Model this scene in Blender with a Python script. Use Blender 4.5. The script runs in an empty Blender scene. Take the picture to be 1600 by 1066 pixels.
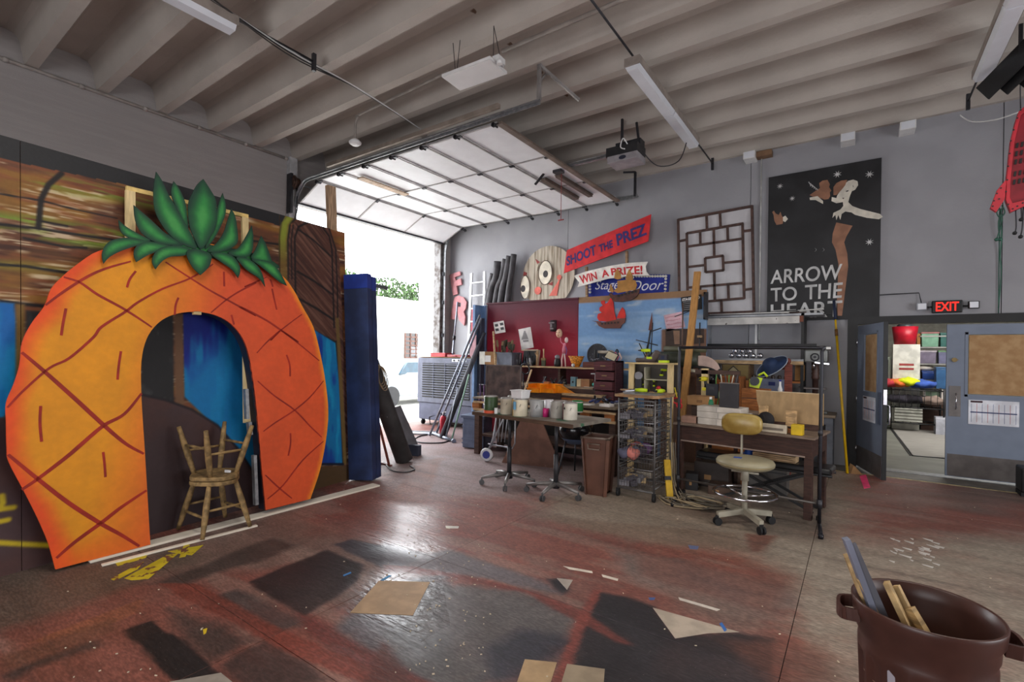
import bpy, math, random, colorsys
import numpy as np
from mathutils import Vector, Matrix, Euler
from mathutils.geometry import delaunay_2d_cdt, tessellate_polygon
random.seed(7); rng = np.random.default_rng(7)
S = bpy.context.scene; COL = S.collection
PI = math.pi
# ------------------------------------------------------------------ camera
FPX, CY, YAW, ROLL, CH = 762.0, 553.7, math.radians(35.33), math.radians(.82), 1.6
Fw = Vector((-math.sin(YAW), math.cos(YAW), 0)); Rt = Vector((math.cos(YAW), math.sin(YAW), 0)); Up = Vector((0, 0, 1))
Rr = Rt*math.cos(ROLL) + Up*math.sin(ROLL); Uu = Up*math.cos(ROLL) - Rt*math.sin(ROLL)
CAM = Vector((0, 0, CH))
cd = bpy.data.cameras.new('camera'); cam = bpy.data.objects.new('camera', cd); COL.objects.link(cam)
cd.sensor_fit = 'HORIZONTAL'; cd.sensor_width = 36; cd.lens = FPX*36/1600; cd.shift_y = (CY-533)/1600
cd.clip_start = .05; cd.clip_end = 300
m = Matrix((Rr, Uu, -Fw)).transposed().to_4x4(); m.translation = CAM; cam.matrix_world = m
S.camera = cam
# ------------------------------------------------------------------ world, sun, lights, exposure
S.view_settings.view_transform = 'Standard'; S.view_settings.look = 'None'; S.view_settings.gamma = 1
S.view_settings.use_curve_mapping = False; S.view_settings.exposure = 0.3
w = bpy.data.worlds.new('sky'); S.world = w; w.use_nodes = True
bg = w.node_tree.nodes['Background']; bg.inputs[0].default_value = (.93, .96, 1, 1); bg.inputs[1].default_value = 8.5
def lamp(name, kind, loc, energy, color=(1, 1, 1), size=1, size_y=None, aim=None):
    d = bpy.data.lights.new(name, kind); d.energy = energy; d.color = color
    if kind == 'AREA':
        d.size = size
        if size_y: d.shape = 'RECTANGLE'; d.size_y = size_y
    elif kind == 'SUN': d.angle = size
    o = bpy.data.objects.new(name, d); COL.objects.link(o); o.location = loc
    if aim is not None: o.rotation_euler = (Vector(aim)-Vector(loc)).to_track_quat('-Z', 'Y').to_euler()
    return o
lamp('sun', 'SUN', (0, 0, 20), 6.0, (1, .97, .92), math.radians(.6), aim=(-9, 4, 0))
# unseen area lights added for ambient fill: right side, rear and overhead
lamp('ambient_fill_right', 'AREA', (6.2, 3.0, 1.7), 205, (.95, .97, 1), 4.5, 2.8, aim=(-3, 4, 2.9))
lamp('ambient_fill_rear', 'AREA', (-1.5, -4.6, 1.8), 225, (.96, .97, 1), 5.0, 3.0, aim=(-1.5, 4, 3.4))
lamp('overhead_fill', 'AREA', (1.2, 3.6, 4.7), 55, (1, .95, .88), 2.4, .4, aim=(1.2, 3.6, 0))
lamp('overhead_fill', 'AREA', (-2.1, 1.0, 4.7), 55, (1, .95, .88), 2.4, .4, aim=(-2.1, 1.0, 0))
lamp('store_room_fill', 'AREA', (2.2, 12.6, 3.4), 150, (1, .97, .92), 2.0, 2.0, aim=(2.0, 13.5, 0))  # area light added to brighten the store room, no fixture there

# ------------------------------------------------------------------ colour, noise, materials
def lin(c):
    c = np.asarray(c, float)
    if c.max() > 1.0001: c = c/255.
    return np.where(c <= .04045, c/12.92, ((c+.055)/1.055)**2.4)
def L4(c): return tuple(lin(c)[:3]) + (1,)
_h = np.random.default_rng(3).random((64, 64))
def vn(u, v, s=1.0, s2=None):
    u = np.asarray(u)*s; v = np.asarray(v)*(s if s2 is None else s2)
    i = np.floor(u).astype(int); j = np.floor(v).astype(int); a = u-i; b = v-j; a = a*a*(3-2*a); b = b*b*(3-2*b)
    g = lambda p, q: _h[p % 64, q % 64]
    return (g(i, j)*(1-a)+g(i+1, j)*a)*(1-b)+(g(i, j+1)*(1-a)+g(i+1, j+1)*a)*b
def fbm(u, v, s=1.0, s2=None):
    s2 = s if s2 is None else s2
    return .5*vn(u, v, s, s2)+.3*vn(u+3.3, v+1.7, s*2.1, s2*2.1)+.2*vn(u+7, v+5, s*4.3, s2*4.3)
_M = {}
def mat(name, col=(128, 128, 128), rough=.6, metal=0, var=.15, sc=6, stretch=(1, 1, 1), bump=0, bsc=60, col2=None, emit=0, trans=0, attr=None, ior=1.45, spec=.5, speck=None, fac=(.42, .62), alpha=1, coat=0):
    if name in _M: return _M[name]
    M = bpy.data.materials.new(name); _M[name] = M; M.use_nodes = True
    nt = M.node_tree; N = nt.nodes; K = nt.links; b = N['Principled BSDF']
    b.inputs['Roughness'].default_value = rough; b.inputs['Metallic'].default_value = metal
    b.inputs['IOR'].default_value = ior; b.inputs['Specular IOR Level'].default_value = spec
    b.inputs['Transmission Weight'].default_value = trans; b.inputs['Alpha'].default_value = alpha
    b.inputs['Coat Weight'].default_value = coat
    if emit:
        b.inputs['Emission Color'].default_value = L4(col); b.inputs['Emission Strength'].default_value = emit
    tc = N.new('ShaderNodeTexCoord'); mp = N.new('ShaderNodeMapping'); mp.inputs['Scale'].default_value = stretch
    K.new(tc.outputs['Object'], mp.inputs[0])
    nz = N.new('ShaderNodeTexNoise'); nz.inputs['Scale'].default_value = sc; nz.inputs['Detail'].default_value = 5
    K.new(mp.outputs[0], nz.inputs[0])
    c = lin(col)[:3]; lo = np.clip(c*(1-var), 0, 1); hi = np.clip(c*(1+var), 0, 1)
    if col2 is not None: lo, hi = c, lin(col2)[:3]
    r = N.new('ShaderNodeValToRGB'); r.color_ramp.elements[0].position = fac[0]; r.color_ramp.elements[1].position = fac[1]
    r.color_ramp.elements[0].color = tuple(lo)+(1,); r.color_ramp.elements[1].color = tuple(hi)+(1,)
    K.new(nz.outputs[0], r.inputs[0]); out = r.outputs[0]
    if attr:
        a = N.new('ShaderNodeAttribute'); a.attribute_name = attr
        mx = N.new('ShaderNodeMix'); mx.data_type = 'RGBA'; mx.blend_type = 'MULTIPLY'; mx.inputs[0].default_value = 1
        K.new(a.outputs['Color'], mx.inputs[6]); K.new(out, mx.inputs[7]); out = mx.outputs[2]
        if attr == 'paint' and speck is None: pass
    if speck:
        # speck = (colour, scale, threshold)
        n2 = N.new('ShaderNodeTexNoise'); n2.inputs['Scale'].default_value = speck[1]; n2.inputs['Detail'].default_value = 2
        K.new(mp.outputs[0], n2.inputs[0]); r2 = N.new('ShaderNodeValToRGB')
        r2.color_ramp.elements[0].position = speck[2]; r2.color_ramp.elements[1].position = speck[2]+.03
        K.new(n2.outputs[0], r2.inputs[0]); m2 = N.new('ShaderNodeMix'); m2.data_type = 'RGBA'
        K.new(r2.outputs[0], m2.inputs[0]); K.new(out, m2.inputs[6]); m2.inputs[7].default_value = L4(speck[0]); out = m2.outputs[2]
    K.new(out, b.inputs['Base Color'])
    if bump:
        n3 = N.new('ShaderNodeTexNoise'); n3.inputs['Scale'].default_value = bsc; n3.inputs['Detail'].default_value = 4
        K.new(mp.outputs[0], n3.inputs[0]); bp = N.new('ShaderNodeBump'); bp.inputs['Strength'].default_value = bump; bp.inputs['Distance'].default_value = .01
        K.new(n3.outputs[0], bp.inputs['Height']); K.new(bp.outputs[0], b.inputs['Normal'])
    return M
def wood(name, col, **k):
    k.setdefault('var', .28); k.setdefault('rough', .65); k.setdefault('stretch', (3, 3, 30)); k.setdefault('sc', 2.2)
    return mat(name, col, **k)
# ------------------------------------------------------------------ frames and pixel lookup on real planes
class Frame:
    def __init__(s, o, u, v):
        s.o = Vector(o); s.u = Vector(u).normalized(); s.v = Vector(v); s.v = (s.v - s.u*s.v.dot(s.u)).normalized(); s.n = s.u.cross(s.v)
        M = Matrix((s.u, s.v, s.n)).transposed().to_4x4(); M.translation = s.o; s.M = M
    def uv(s, px, py):
        d = Fw + Rr*((px-800)/FPX) - Uu*((py-CY)/FPX)
        t = (s.o-CAM).dot(s.n)/d.dot(s.n); p = CAM+d*t-s.o
        return (p.dot(s.u), p.dot(s.v))
    def L(s, pts, sc=1, ox=0, oy=0): return [s.uv(ox+a/sc, oy+b/sc) for a, b in pts]
    def w(s, u, v, n=0): return s.o+s.u*u+s.v*v+s.n*n
def FY(y): return Frame((0, y, 0), (1, 0, 0), (0, 0, 1))       # faces -Y
def FX(x): return Frame((x, 0, 0), (0, 1, 0), (0, 0, 1))       # faces +X
def FZ(z=0): return Frame((0, 0, z), (1, 0, 0), (0, 1, 0))
def at(px, py, **k):
    a = 'xyz'.index(list(k)[0]); v = list(k.values())[0]
    d = Fw + Rr*((px-800)/FPX) - Uu*((py-CY)/FPX)
    return CAM + d*((v-CAM[a])/d[a])
def PX(p):
    v = Vector(p)-CAM; d = v.dot(Fw); return (800+FPX*v.dot(Rr)/d, CY-FPX*v.dot(Uu)/d)
# ------------------------------------------------------------------ mesh builder
class MB:
    def __init__(s): s.v = []; s.f = []; s.m = []; s.mats = []; s.ci = 0; s.X = None; s.sm = []; s.smooth = False
    def use(s, m):
        if m not in s.mats: s.mats.append(m)
        s.ci = s.mats.index(m); return s
    def add(s, vs, fs, smooth=None):
        n = len(s.v)
        for p in vs:
            p = Vector(p)
            if s.X is not None: p = s.X @ p
            s.v.append(p[:])
        for f in fs: s.f.append(tuple(i+n for i in f)); s.m.append(s.ci); s.sm.append(s.smooth if smooth is None else smooth)
        return s
    def box(s, c, d, R=None, taper=1):
        hx, hy, hz = d[0]/2, d[1]/2, d[2]/2; vs = []
        for z in (-1, 1):
            t = taper if z > 0 else 1
            for x, y in ((-1, -1), (1, -1), (1, 1), (-1, 1)): vs.append(Vector((x*hx*t, y*hy*t, z*hz)))
        if R is not None:
            if isinstance(R, (int, float)): R = Matrix.Rotation(R, 3, 'Z')
            elif isinstance(R, tuple): R = Euler(R).to_matrix()
            vs = [R @ p for p in vs]
        c = Vector(c)
        return s.add([p+c for p in vs], [(0, 3, 2, 1), (4, 5, 6, 7), (0, 1, 5, 4), (1, 2, 6, 5), (2, 3, 7, 6), (3, 0, 4, 7)], False)
    def bb(s, x0, y0, z0, x1, y1, z1): return s.box(((x0+x1)/2, (y0+y1)/2, (z0+z1)/2), (abs(x1-x0), abs(y1-y0), abs(z1-z0)))
    def bar(s, p0, p1, w_, h, up=(0, 0, 1)):
        p0 = Vector(p0); p1 = Vector(p1); z = (p1-p0); l = z.length; z.normalize(); up = Vector(up)
        if abs(z.dot(up)) > .98: up = Vector((1, 0, 0))
        x = up.cross(z).normalized(); y = z.cross(x)
        R = Matrix((x, y, z)).transposed()
        return s.box((p0+p1)/2, (w_, h, l), R)
    def cyl(s, p0, p1, r0, r1=None, n=12, cap=True):
        p0 = Vector(p0); p1 = Vector(p1); r1 = r0 if r1 is None else r1
        z = (p1-p0).normalized(); a = Vector((0, 0, 1)) if abs(z.z) < .9 else Vector((1, 0, 0)); x = a.cross(z).normalized(); y = z.cross(x)
        vs = []
        for p, r in ((p0, r0), (p1, r1)):
            for i in range(n): t = 2*PI*i/n; vs.append(p+(x*math.cos(t)+y*math.sin(t))*r)
        s.add(vs, [(i, (i+1) % n, n+(i+1) % n, n+i) for i in range(n)], True)
        if cap: s.add(vs, [tuple(range(n))[::-1], tuple(range(n, 2*n))], False)
        return s
    def tube(s, pts, r, n=8, closed=False, cap=True):
        P_ = [Vector(p) for p in pts]; k = len(P_); rs = r if isinstance(r, (list, tuple)) else [r]*k
        prev = None; vs = []
        for i, p in enumerate(P_):
            a = P_[(i-1) % k] if (i or closed) else p; b = P_[(i+1) % k] if (i < k-1 or closed) else p
            t = (b-a).normalized()
            if prev is None:
                q = Vector((0, 0, 1)) if abs(t.z) < .9 else Vector((1, 0, 0)); x = q.cross(t).normalized()
            else: x = (prev - t*prev.dot(t)).normalized()
            prev = x; y = t.cross(x)
            for j in range(n): g = 2*PI*j/n; vs.append(p+(x*math.cos(g)+y*math.sin(g))*rs[i])
        fs = []
        for i in range(k if closed else k-1):
            for j in range(n): i2 = (i+1) % k; fs.append((i*n+j, i*n+(j+1) % n, i2*n+(j+1) % n, i2*n+j))
        s.add(vs, fs, True)
        if cap and not closed: s.add(vs, [tuple(range(n))[::-1], tuple(range((k-1)*n, k*n))], False)
        return s
    def torus(s, c, R, r, nrm=(0, 0, 1), n=32, k=8, sq=1):
        c = Vector(c); z = Vector(nrm).normalized(); a = Vector((1, 0, 0)) if abs(z.x) < .9 else Vector((0, 1, 0)); x = a.cross(z).normalized(); y = z.cross(x)
        return s.tube([c+x*R*math.cos(2*PI*i/n)+y*R*sq*math.sin(2*PI*i/n) for i in range(n)], r, k, True)
    def lathe(s, prof, c=(0, 0, 0), n=24, ax=None, sx=1, sy=1):
        vs = []; c = Vector(c); A = Vector(ax).to_track_quat('Z', 'Y').to_matrix() if ax is not None else Matrix.Identity(3)
        for r, z in prof:
            for i in range(n): t = 2*PI*i/n; vs.append(c+A @ Vector((r*math.cos(t)*sx, r*math.sin(t)*sy, z)))
        fs = [(k*n+i, k*n+(i+1) % n, (k+1)*n+(i+1) % n, (k+1)*n+i) for k in range(len(prof)-1) for i in range(n)]
        return s.add(vs, fs, True)
    def ball(s, c, r, n=12, k=8, R=None):
        r = (r, r, r) if isinstance(r, (int, float)) else r; vs = []; c = Vector(c)
        for a in range(k+1):
            f = PI*a/k
            for i in range(n):
                t = 2*PI*i/n; p = Vector((r[0]*math.sin(f)*math.cos(t), r[1]*math.sin(f)*math.sin(t), -r[2]*math.cos(f)))
                vs.append(c+(R @ p if R is not None else p))
        return s.add(vs, [(a*n+i, a*n+(i+1) % n, (a+1)*n+(i+1) % n, (a+1)*n+i) for a in range(k) for i in range(n)], True)
    def prism(s, poly, w0, w1, holes=(), F=None):
        # poly in (u,v), extruded w0..w1 along the third axis
        loops = [list(poly)]+[list(h) for h in holes]; tri = tessellate_polygon([[Vector((a, b, 0)) for a, b in l] for l in loops])
        pts = [p for l in loops for p in l]; n = len(pts)
        vs = [(a, b, w0) for a, b in pts]+[(a, b, w1) for a, b in pts]
        if F is not None: vs = [F(*p) for p in vs]
        fs = [tuple(t) for t in tri]+[tuple(i+n for i in t) for t in tri]; o = 0
        for l in loops:
            k = len(l)
            for i in range(k): a, b = o+i, o+(i+1) % k; fs.append((a, b, b+n, a+n))
            o += k
        return s.add(vs, fs, False)
    def ribbon(s, pts, wd, w0, w1):
        # flat stroke along 2D points
        P_ = [Vector(p) for p in pts]; k = len(P_); l = []; r = []
        for i, p in enumerate(P_):
            t = (P_[min(i+1, k-1)]-P_[max(i-1, 0)]).normalized(); nn = Vector((-t.y, t.x))
            ww = (wd if not callable(wd) else wd(i/(k-1)))/2
            l.append(p+nn*ww); r.append(p-nn*ww)
        vs = [(p.x, p.y, w1) for p in l]+[(p.x, p.y, w1) for p in r]+[(p.x, p.y, w0) for p in l]+[(p.x, p.y, w0) for p in r]
        fs = []
        for i in range(k-1):
            fs += [(i, k+i, k+i+1, i+1), (i, i+1, 2*k+i+1, 2*k+i), (k+i, 3*k+i, 3*k+i+1, k+i+1)]
        fs += [(0, 2*k, 3*k, k), (k-1, 2*k-1, 4*k-1, 3*k-1)]
        return s.add(vs, fs, False)
def smooth_line(pts, n=6):
    P_ = [Vector(p) for p in pts]; out = []
    for i in range(len(P_)-1):
        a, b, c, d = P_[max(i-1, 0)], P_[i], P_[i+1], P_[min(i+2, len(P_)-1)]
        for j in range(n):
            t = j/n; out.append(.5*((2*b)+(c-a)*t+(2*a-5*b+4*c-d)*t*t+(3*b-a-3*c+d)*t**3))
    out.append(P_[-1]); return out
import bmesh
def link(name, me, parent=None):
    o = bpy.data.objects.new(name, me); COL.objects.link(o)
    if parent is not None: o.parent = parent
    return o
def obj(name, mb, m=None, parent=None, bevel=0, loc=None, recalc=True):
    me = bpy.data.meshes.new(name); me.from_pydata(mb.v, [], mb.f)
    ms = mb.mats if mb.mats else [m]
    for x in ms: me.materials.append(x)
    if mb.mats: me.polygons.foreach_set('material_index', mb.m)
    me.polygons.foreach_set('use_smooth', mb.sm)
    if recalc:
        b = bmesh.new(); b.from_mesh(me); bmesh.ops.remove_doubles(b, verts=b.verts, dist=1e-6)
        bmesh.ops.recalc_face_normals(b, faces=b.faces); b.to_mesh(me); b.free()
    o = link(name, me, parent)
    if loc is not None: o.location = loc
    if bevel:
        bm_ = o.modifiers.new('bevel', 'BEVEL'); bm_.width = bevel; bm_.segments = 2; bm_.limit_method = 'ANGLE'; bm_.angle_limit = .7
    return o
def tag(o, label, cat, group=None):
    o['label'] = label; o['category'] = cat
    if group: o['group'] = group
    return o
def thing(name, label, cat, loc=(0, 0, 0), rz=0, group=None, M=None):
    o = bpy.data.objects.new(name, None); COL.objects.link(o); o.empty_display_size = .1
    if M is not None: o.matrix_world = M
    else: o.location = loc; o.rotation_euler = (0, 0, rz)
    return tag(o, label, cat, group)
def struct(name, mb, m, bevel=0, parent=None):
    o = obj(name, mb, m, parent, bevel)
    if parent is None: o['kind'] = 'structure'
    return o
def dup(root, loc=None, rz=None, label=None, M=None):
    r = root.copy(); COL.objects.link(r)
    if M is not None: r.matrix_world = M
    if loc is not None: r.location = loc
    if rz is not None: r.rotation_euler = (0, 0, rz)
    if label: r['label'] = label
    for ch in list(root.children):
        c = ch.copy(); COL.objects.link(c); c.parent = r
        for g in list(ch.children): d = g.copy(); COL.objects.link(d); d.parent = c
    return r
def single(name, label, cat, mb, m=None, loc=(0, 0, 0), rz=0, group=None, bevel=0):
    o = obj(name, mb, m, None, bevel); o.location = loc; o.rotation_euler = (0, 0, rz); return tag(o, label, cat, group)
# text as mesh: letters mapped through fn(u, v) -> (u', v')
def text_mb(mb, s, fn, w0, w1, bold=.0, res=3, space=1.0):
    cu = bpy.data.curves.new('t', 'FONT'); cu.body = s; cu.size = 1; cu.resolution_u = res; cu.offset = bold; cu.space_character = space; cu.extrude = .5
    o = bpy.data.objects.new('t', cu); COL.objects.link(o); dg = bpy.context.evaluated_depsgraph_get(); dg.update()
    me = bpy.data.meshes.new_from_object(o.evaluated_get(dg)); bpy.data.objects.remove(o)
    if not len(me.vertices): return mb
    co = np.array([v.co[:] for v in me.vertices]); mn = co.min(0); mxx = co.max(0); d = mxx-mn
    vs = []
    for c in co:
        u, v = fn((c[0]-mn[0])/d[0], (c[1]-mn[1])/d[1]); vs.append((u, v, w1 if c[2] > 0 else w0))
    mb.add(vs, [tuple(p.vertices) for p in me.polygons], False); bpy.data.meshes.remove(me); return mb
def quadmap(q):
    # q: four corners bottom-left, bottom-right, top-right, top-left
    q = [Vector(p) for p in q]
    def f(u, v): p = (q[0]*(1-u)+q[1]*u)*(1-v)+(q[3]*(1-u)+q[2]*u)*v; return (p.x, p.y)
    return f
# ------------------------------------------------------------------ painted panels (paint as a colour attribute on a fine mesh)
def inpoly(u, v, poly):
    r = np.zeros(u.shape, bool); n = len(poly)
    for i in range(n):
        x0, y0 = poly[i]; x1, y1 = poly[(i+1) % n]
        if y0 == y1: continue
        c = ((y0 > v) != (y1 > v)) & (u < (x1-x0)*(v-y0)/(y1-y0)+x0); r ^= c
    return r
def dline(u, v, pts, closed=False):
    d = np.full(u.shape, 1e9); n = len(pts)
    for i in range(n if closed else n-1):
        x0, y0 = pts[i]; x1, y1 = pts[(i+1) % n]; ex, ey = x1-x0, y1-y0; l = ex*ex+ey*ey+1e-12
        t = np.clip(((u-x0)*ex+(v-y0)*ey)/l, 0, 1); d = np.minimum(d, np.hypot(u-x0-t*ex, v-y0-t*ey))
    return d
def region(u, v, poly, soft=.0):
    if soft <= 0: return inpoly(u, v, poly).astype(float)
    sd = dline(u, v, poly, True)*np.where(inpoly(u, v, poly), 1, -1)
    return np.clip(.5+sd/(2*soft), 0, 1)
def mixc(a, b, t): return a*(1-t[:, None])+np.asarray(b, float)*t[:, None]
def setpaint(me, rgb, name='paint'):
    at_ = me.color_attributes.new(name, 'FLOAT_COLOR', 'POINT')
    r = np.ones((len(me.vertices), 4), np.float32); r[:, :3] = lin(np.clip(rgb, 0, 255)/255.) if rgb.ndim == 2 else rgb[:, None]
    at_.data.foreach_set('color', r.ravel())
def painted_grid(name, u0, u1, v0, v1, step, fn, m, thick, parent, sides=None):
    nu = max(2, int((u1-u0)/step)+1); nv = max(2, int((v1-v0)/step)+1)
    U, V = np.meshgrid(np.linspace(u0, u1, nu), np.linspace(v0, v1, nv)); U = U.ravel(); V = V.ravel(); n = len(U)
    co = np.zeros((n+8, 3)); co[:n, 0] = U; co[:n, 1] = V
    co[n:] = [(a, b, c) for c in (0, -thick) for a, b in ((u0, v0), (u1, v0), (u1, v1), (u0, v1))]
    idx = np.arange(n).reshape(nv, nu); q = np.stack([idx[:-1, :-1], idx[:-1, 1:], idx[1:, 1:], idx[1:, :-1]], -1).reshape(-1, 4)
    ex = np.array([(0, 4, 5, 1), (1, 5, 6, 2), (2, 6, 7, 3), (3, 7, 4, 0), (4, 7, 6, 5)])+n
    q = np.vstack([q, ex]); me = bpy.data.meshes.new(name)
    me.vertices.add(n+8); me.vertices.foreach_set('co', co.ravel()); me.loops.add(q.size); me.loops.foreach_set('vertex_index', q.ravel().astype(np.int32))
    me.polygons.add(len(q)); me.polygons.foreach_set('loop_start', np.arange(0, q.size, 4, dtype=np.int32)); me.polygons.foreach_set('loop_total', np.full(len(q), 4, np.int32))
    me.update(); me.materials.append(m)
    rgb = np.vstack([fn(U, V), np.tile(fn(np.array([u0]), np.array([v0])), (8, 1))]); setpaint(me, rgb)
    return link(name, me, parent), U, V
def painted_poly(name, poly, step, fn, m, thick, parent, holes=(), z=0, relief=None):
    poly = [Vector(p) for p in poly]; xs = [p.x for p in poly]; ys = [p.y for p in poly]
    gx = np.arange(min(xs), max(xs), step); gy = np.arange(min(ys), max(ys), step); GX, GY = np.meshgrid(gx, gy); GX = GX.ravel(); GY = GY.ravel()
    GX = GX+(rng.random(GX.shape)-.5)*step*.3
    loops = [[tuple(p) for p in poly]]+[[tuple(p) for p in h] for h in holes]
    ok = inpoly(GX, GY, loops[0]); dd = dline(GX, GY, loops[0], True)
    for h in loops[1:]: ok &= ~inpoly(GX, GY, h); dd = np.minimum(dd, dline(GX, GY, h, True))
    ok &= dd > step*.4
    pts = []; edges = []
    for l in loops:
        o = len(pts); ll = []
        for i in range(len(l)):
            a = Vector(l[i]); b = Vector(l[(i+1) % len(l)]); k = max(1, int((b-a).length/step))
            ll += [a.lerp(b, j/k) for j in range(k)]
        pts += ll; edges += [(o+i, o+(i+1) % len(ll)) for i in range(len(ll))]
    nb = len(pts); pts += [Vector((a, b)) for a, b in zip(GX[ok], GY[ok])]
    V, E_, F_, ov, oe, of = delaunay_2d_cdt(pts, edges, [], 0, 1e-5)
    vu = np.array([p.x for p in V]); vv = np.array([p.y for p in V]); fs = []
    F_ = [tuple(f) for f in F_]
    cu = np.array([np.mean([vu[i] for i in f]) for f in F_]); cv = np.array([np.mean([vv[i] for i in f]) for f in F_])
    keep = inpoly(cu, cv, loops[0])
    for h in loops[1:]: keep &= ~inpoly(cu, cv, h)
    fs = [f for f, k in zip(F_, keep) if k]
    mp_ = {}; 
    for i, l in enumerate(ov):
        for j in l: mp_[j] = i
    n = len(V); zz = np.full(n, z, float)
    if relief is not None: zz = z+relief(vu, vv)
    vs = [(a, b, c) for a, b, c in zip(vu, vv, zz)]; be = [(mp_[a], mp_[b]) for a, b in edges]
    used = {}
    for a, b in be:
        for i in (a, b):
            if i not in used: used[i] = len(vs); vs.append((vu[i], vv[i], z-thick))
    fs += [(a, b, used[b], used[a]) for a, b in be]
    me = bpy.data.meshes.new(name); me.from_pydata(vs, [], fs); me.materials.append(m)
    b = bmesh.new(); b.from_mesh(me); bmesh.ops.recalc_face_normals(b, faces=b.faces)
    b.to_mesh(me); b.free()
    au = np.array([p[0] for p in vs]); av = np.array([p[1] for p in vs]); setpaint(me, fn(au, av))
    return link(name, me, parent)
# ================================================================== THE ROOM
LX, DY, XR, YB, ZC, ZD = -8.37, 9.08, 6.6, -5.0, 5.06, 5.42
grey_wall = mat('back wall paint', (154, 154, 159), .75, var=.04, sc=2, bump=.25, bsc=25)
left_wall = mat('left wall concrete', (162, 156, 154), .85, var=.035, sc=1.5, stretch=(1, 1, 14), bump=.35, bsc=18)
ceil_m = mat('painted concrete ceiling', (186, 178, 170), .85, var=.05, sc=1.5, bump=.5, bsc=30, speck=((110, 90, 75), 5, .76))
black_m = mat('black paint', (28, 28, 30), .5); steel = mat('galvanised steel', (150, 152, 155), .4, .7, sc=20); dsteel = mat('dark steel', (62, 62, 66), .45, .6)
white_m = mat('white paint', (225, 225, 225), .5, var=.05); chrome = mat('chrome', (200, 200, 205), .15, 1.0, var=.03)
rubber = mat('black rubber', (25, 25, 27), .7)
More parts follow.
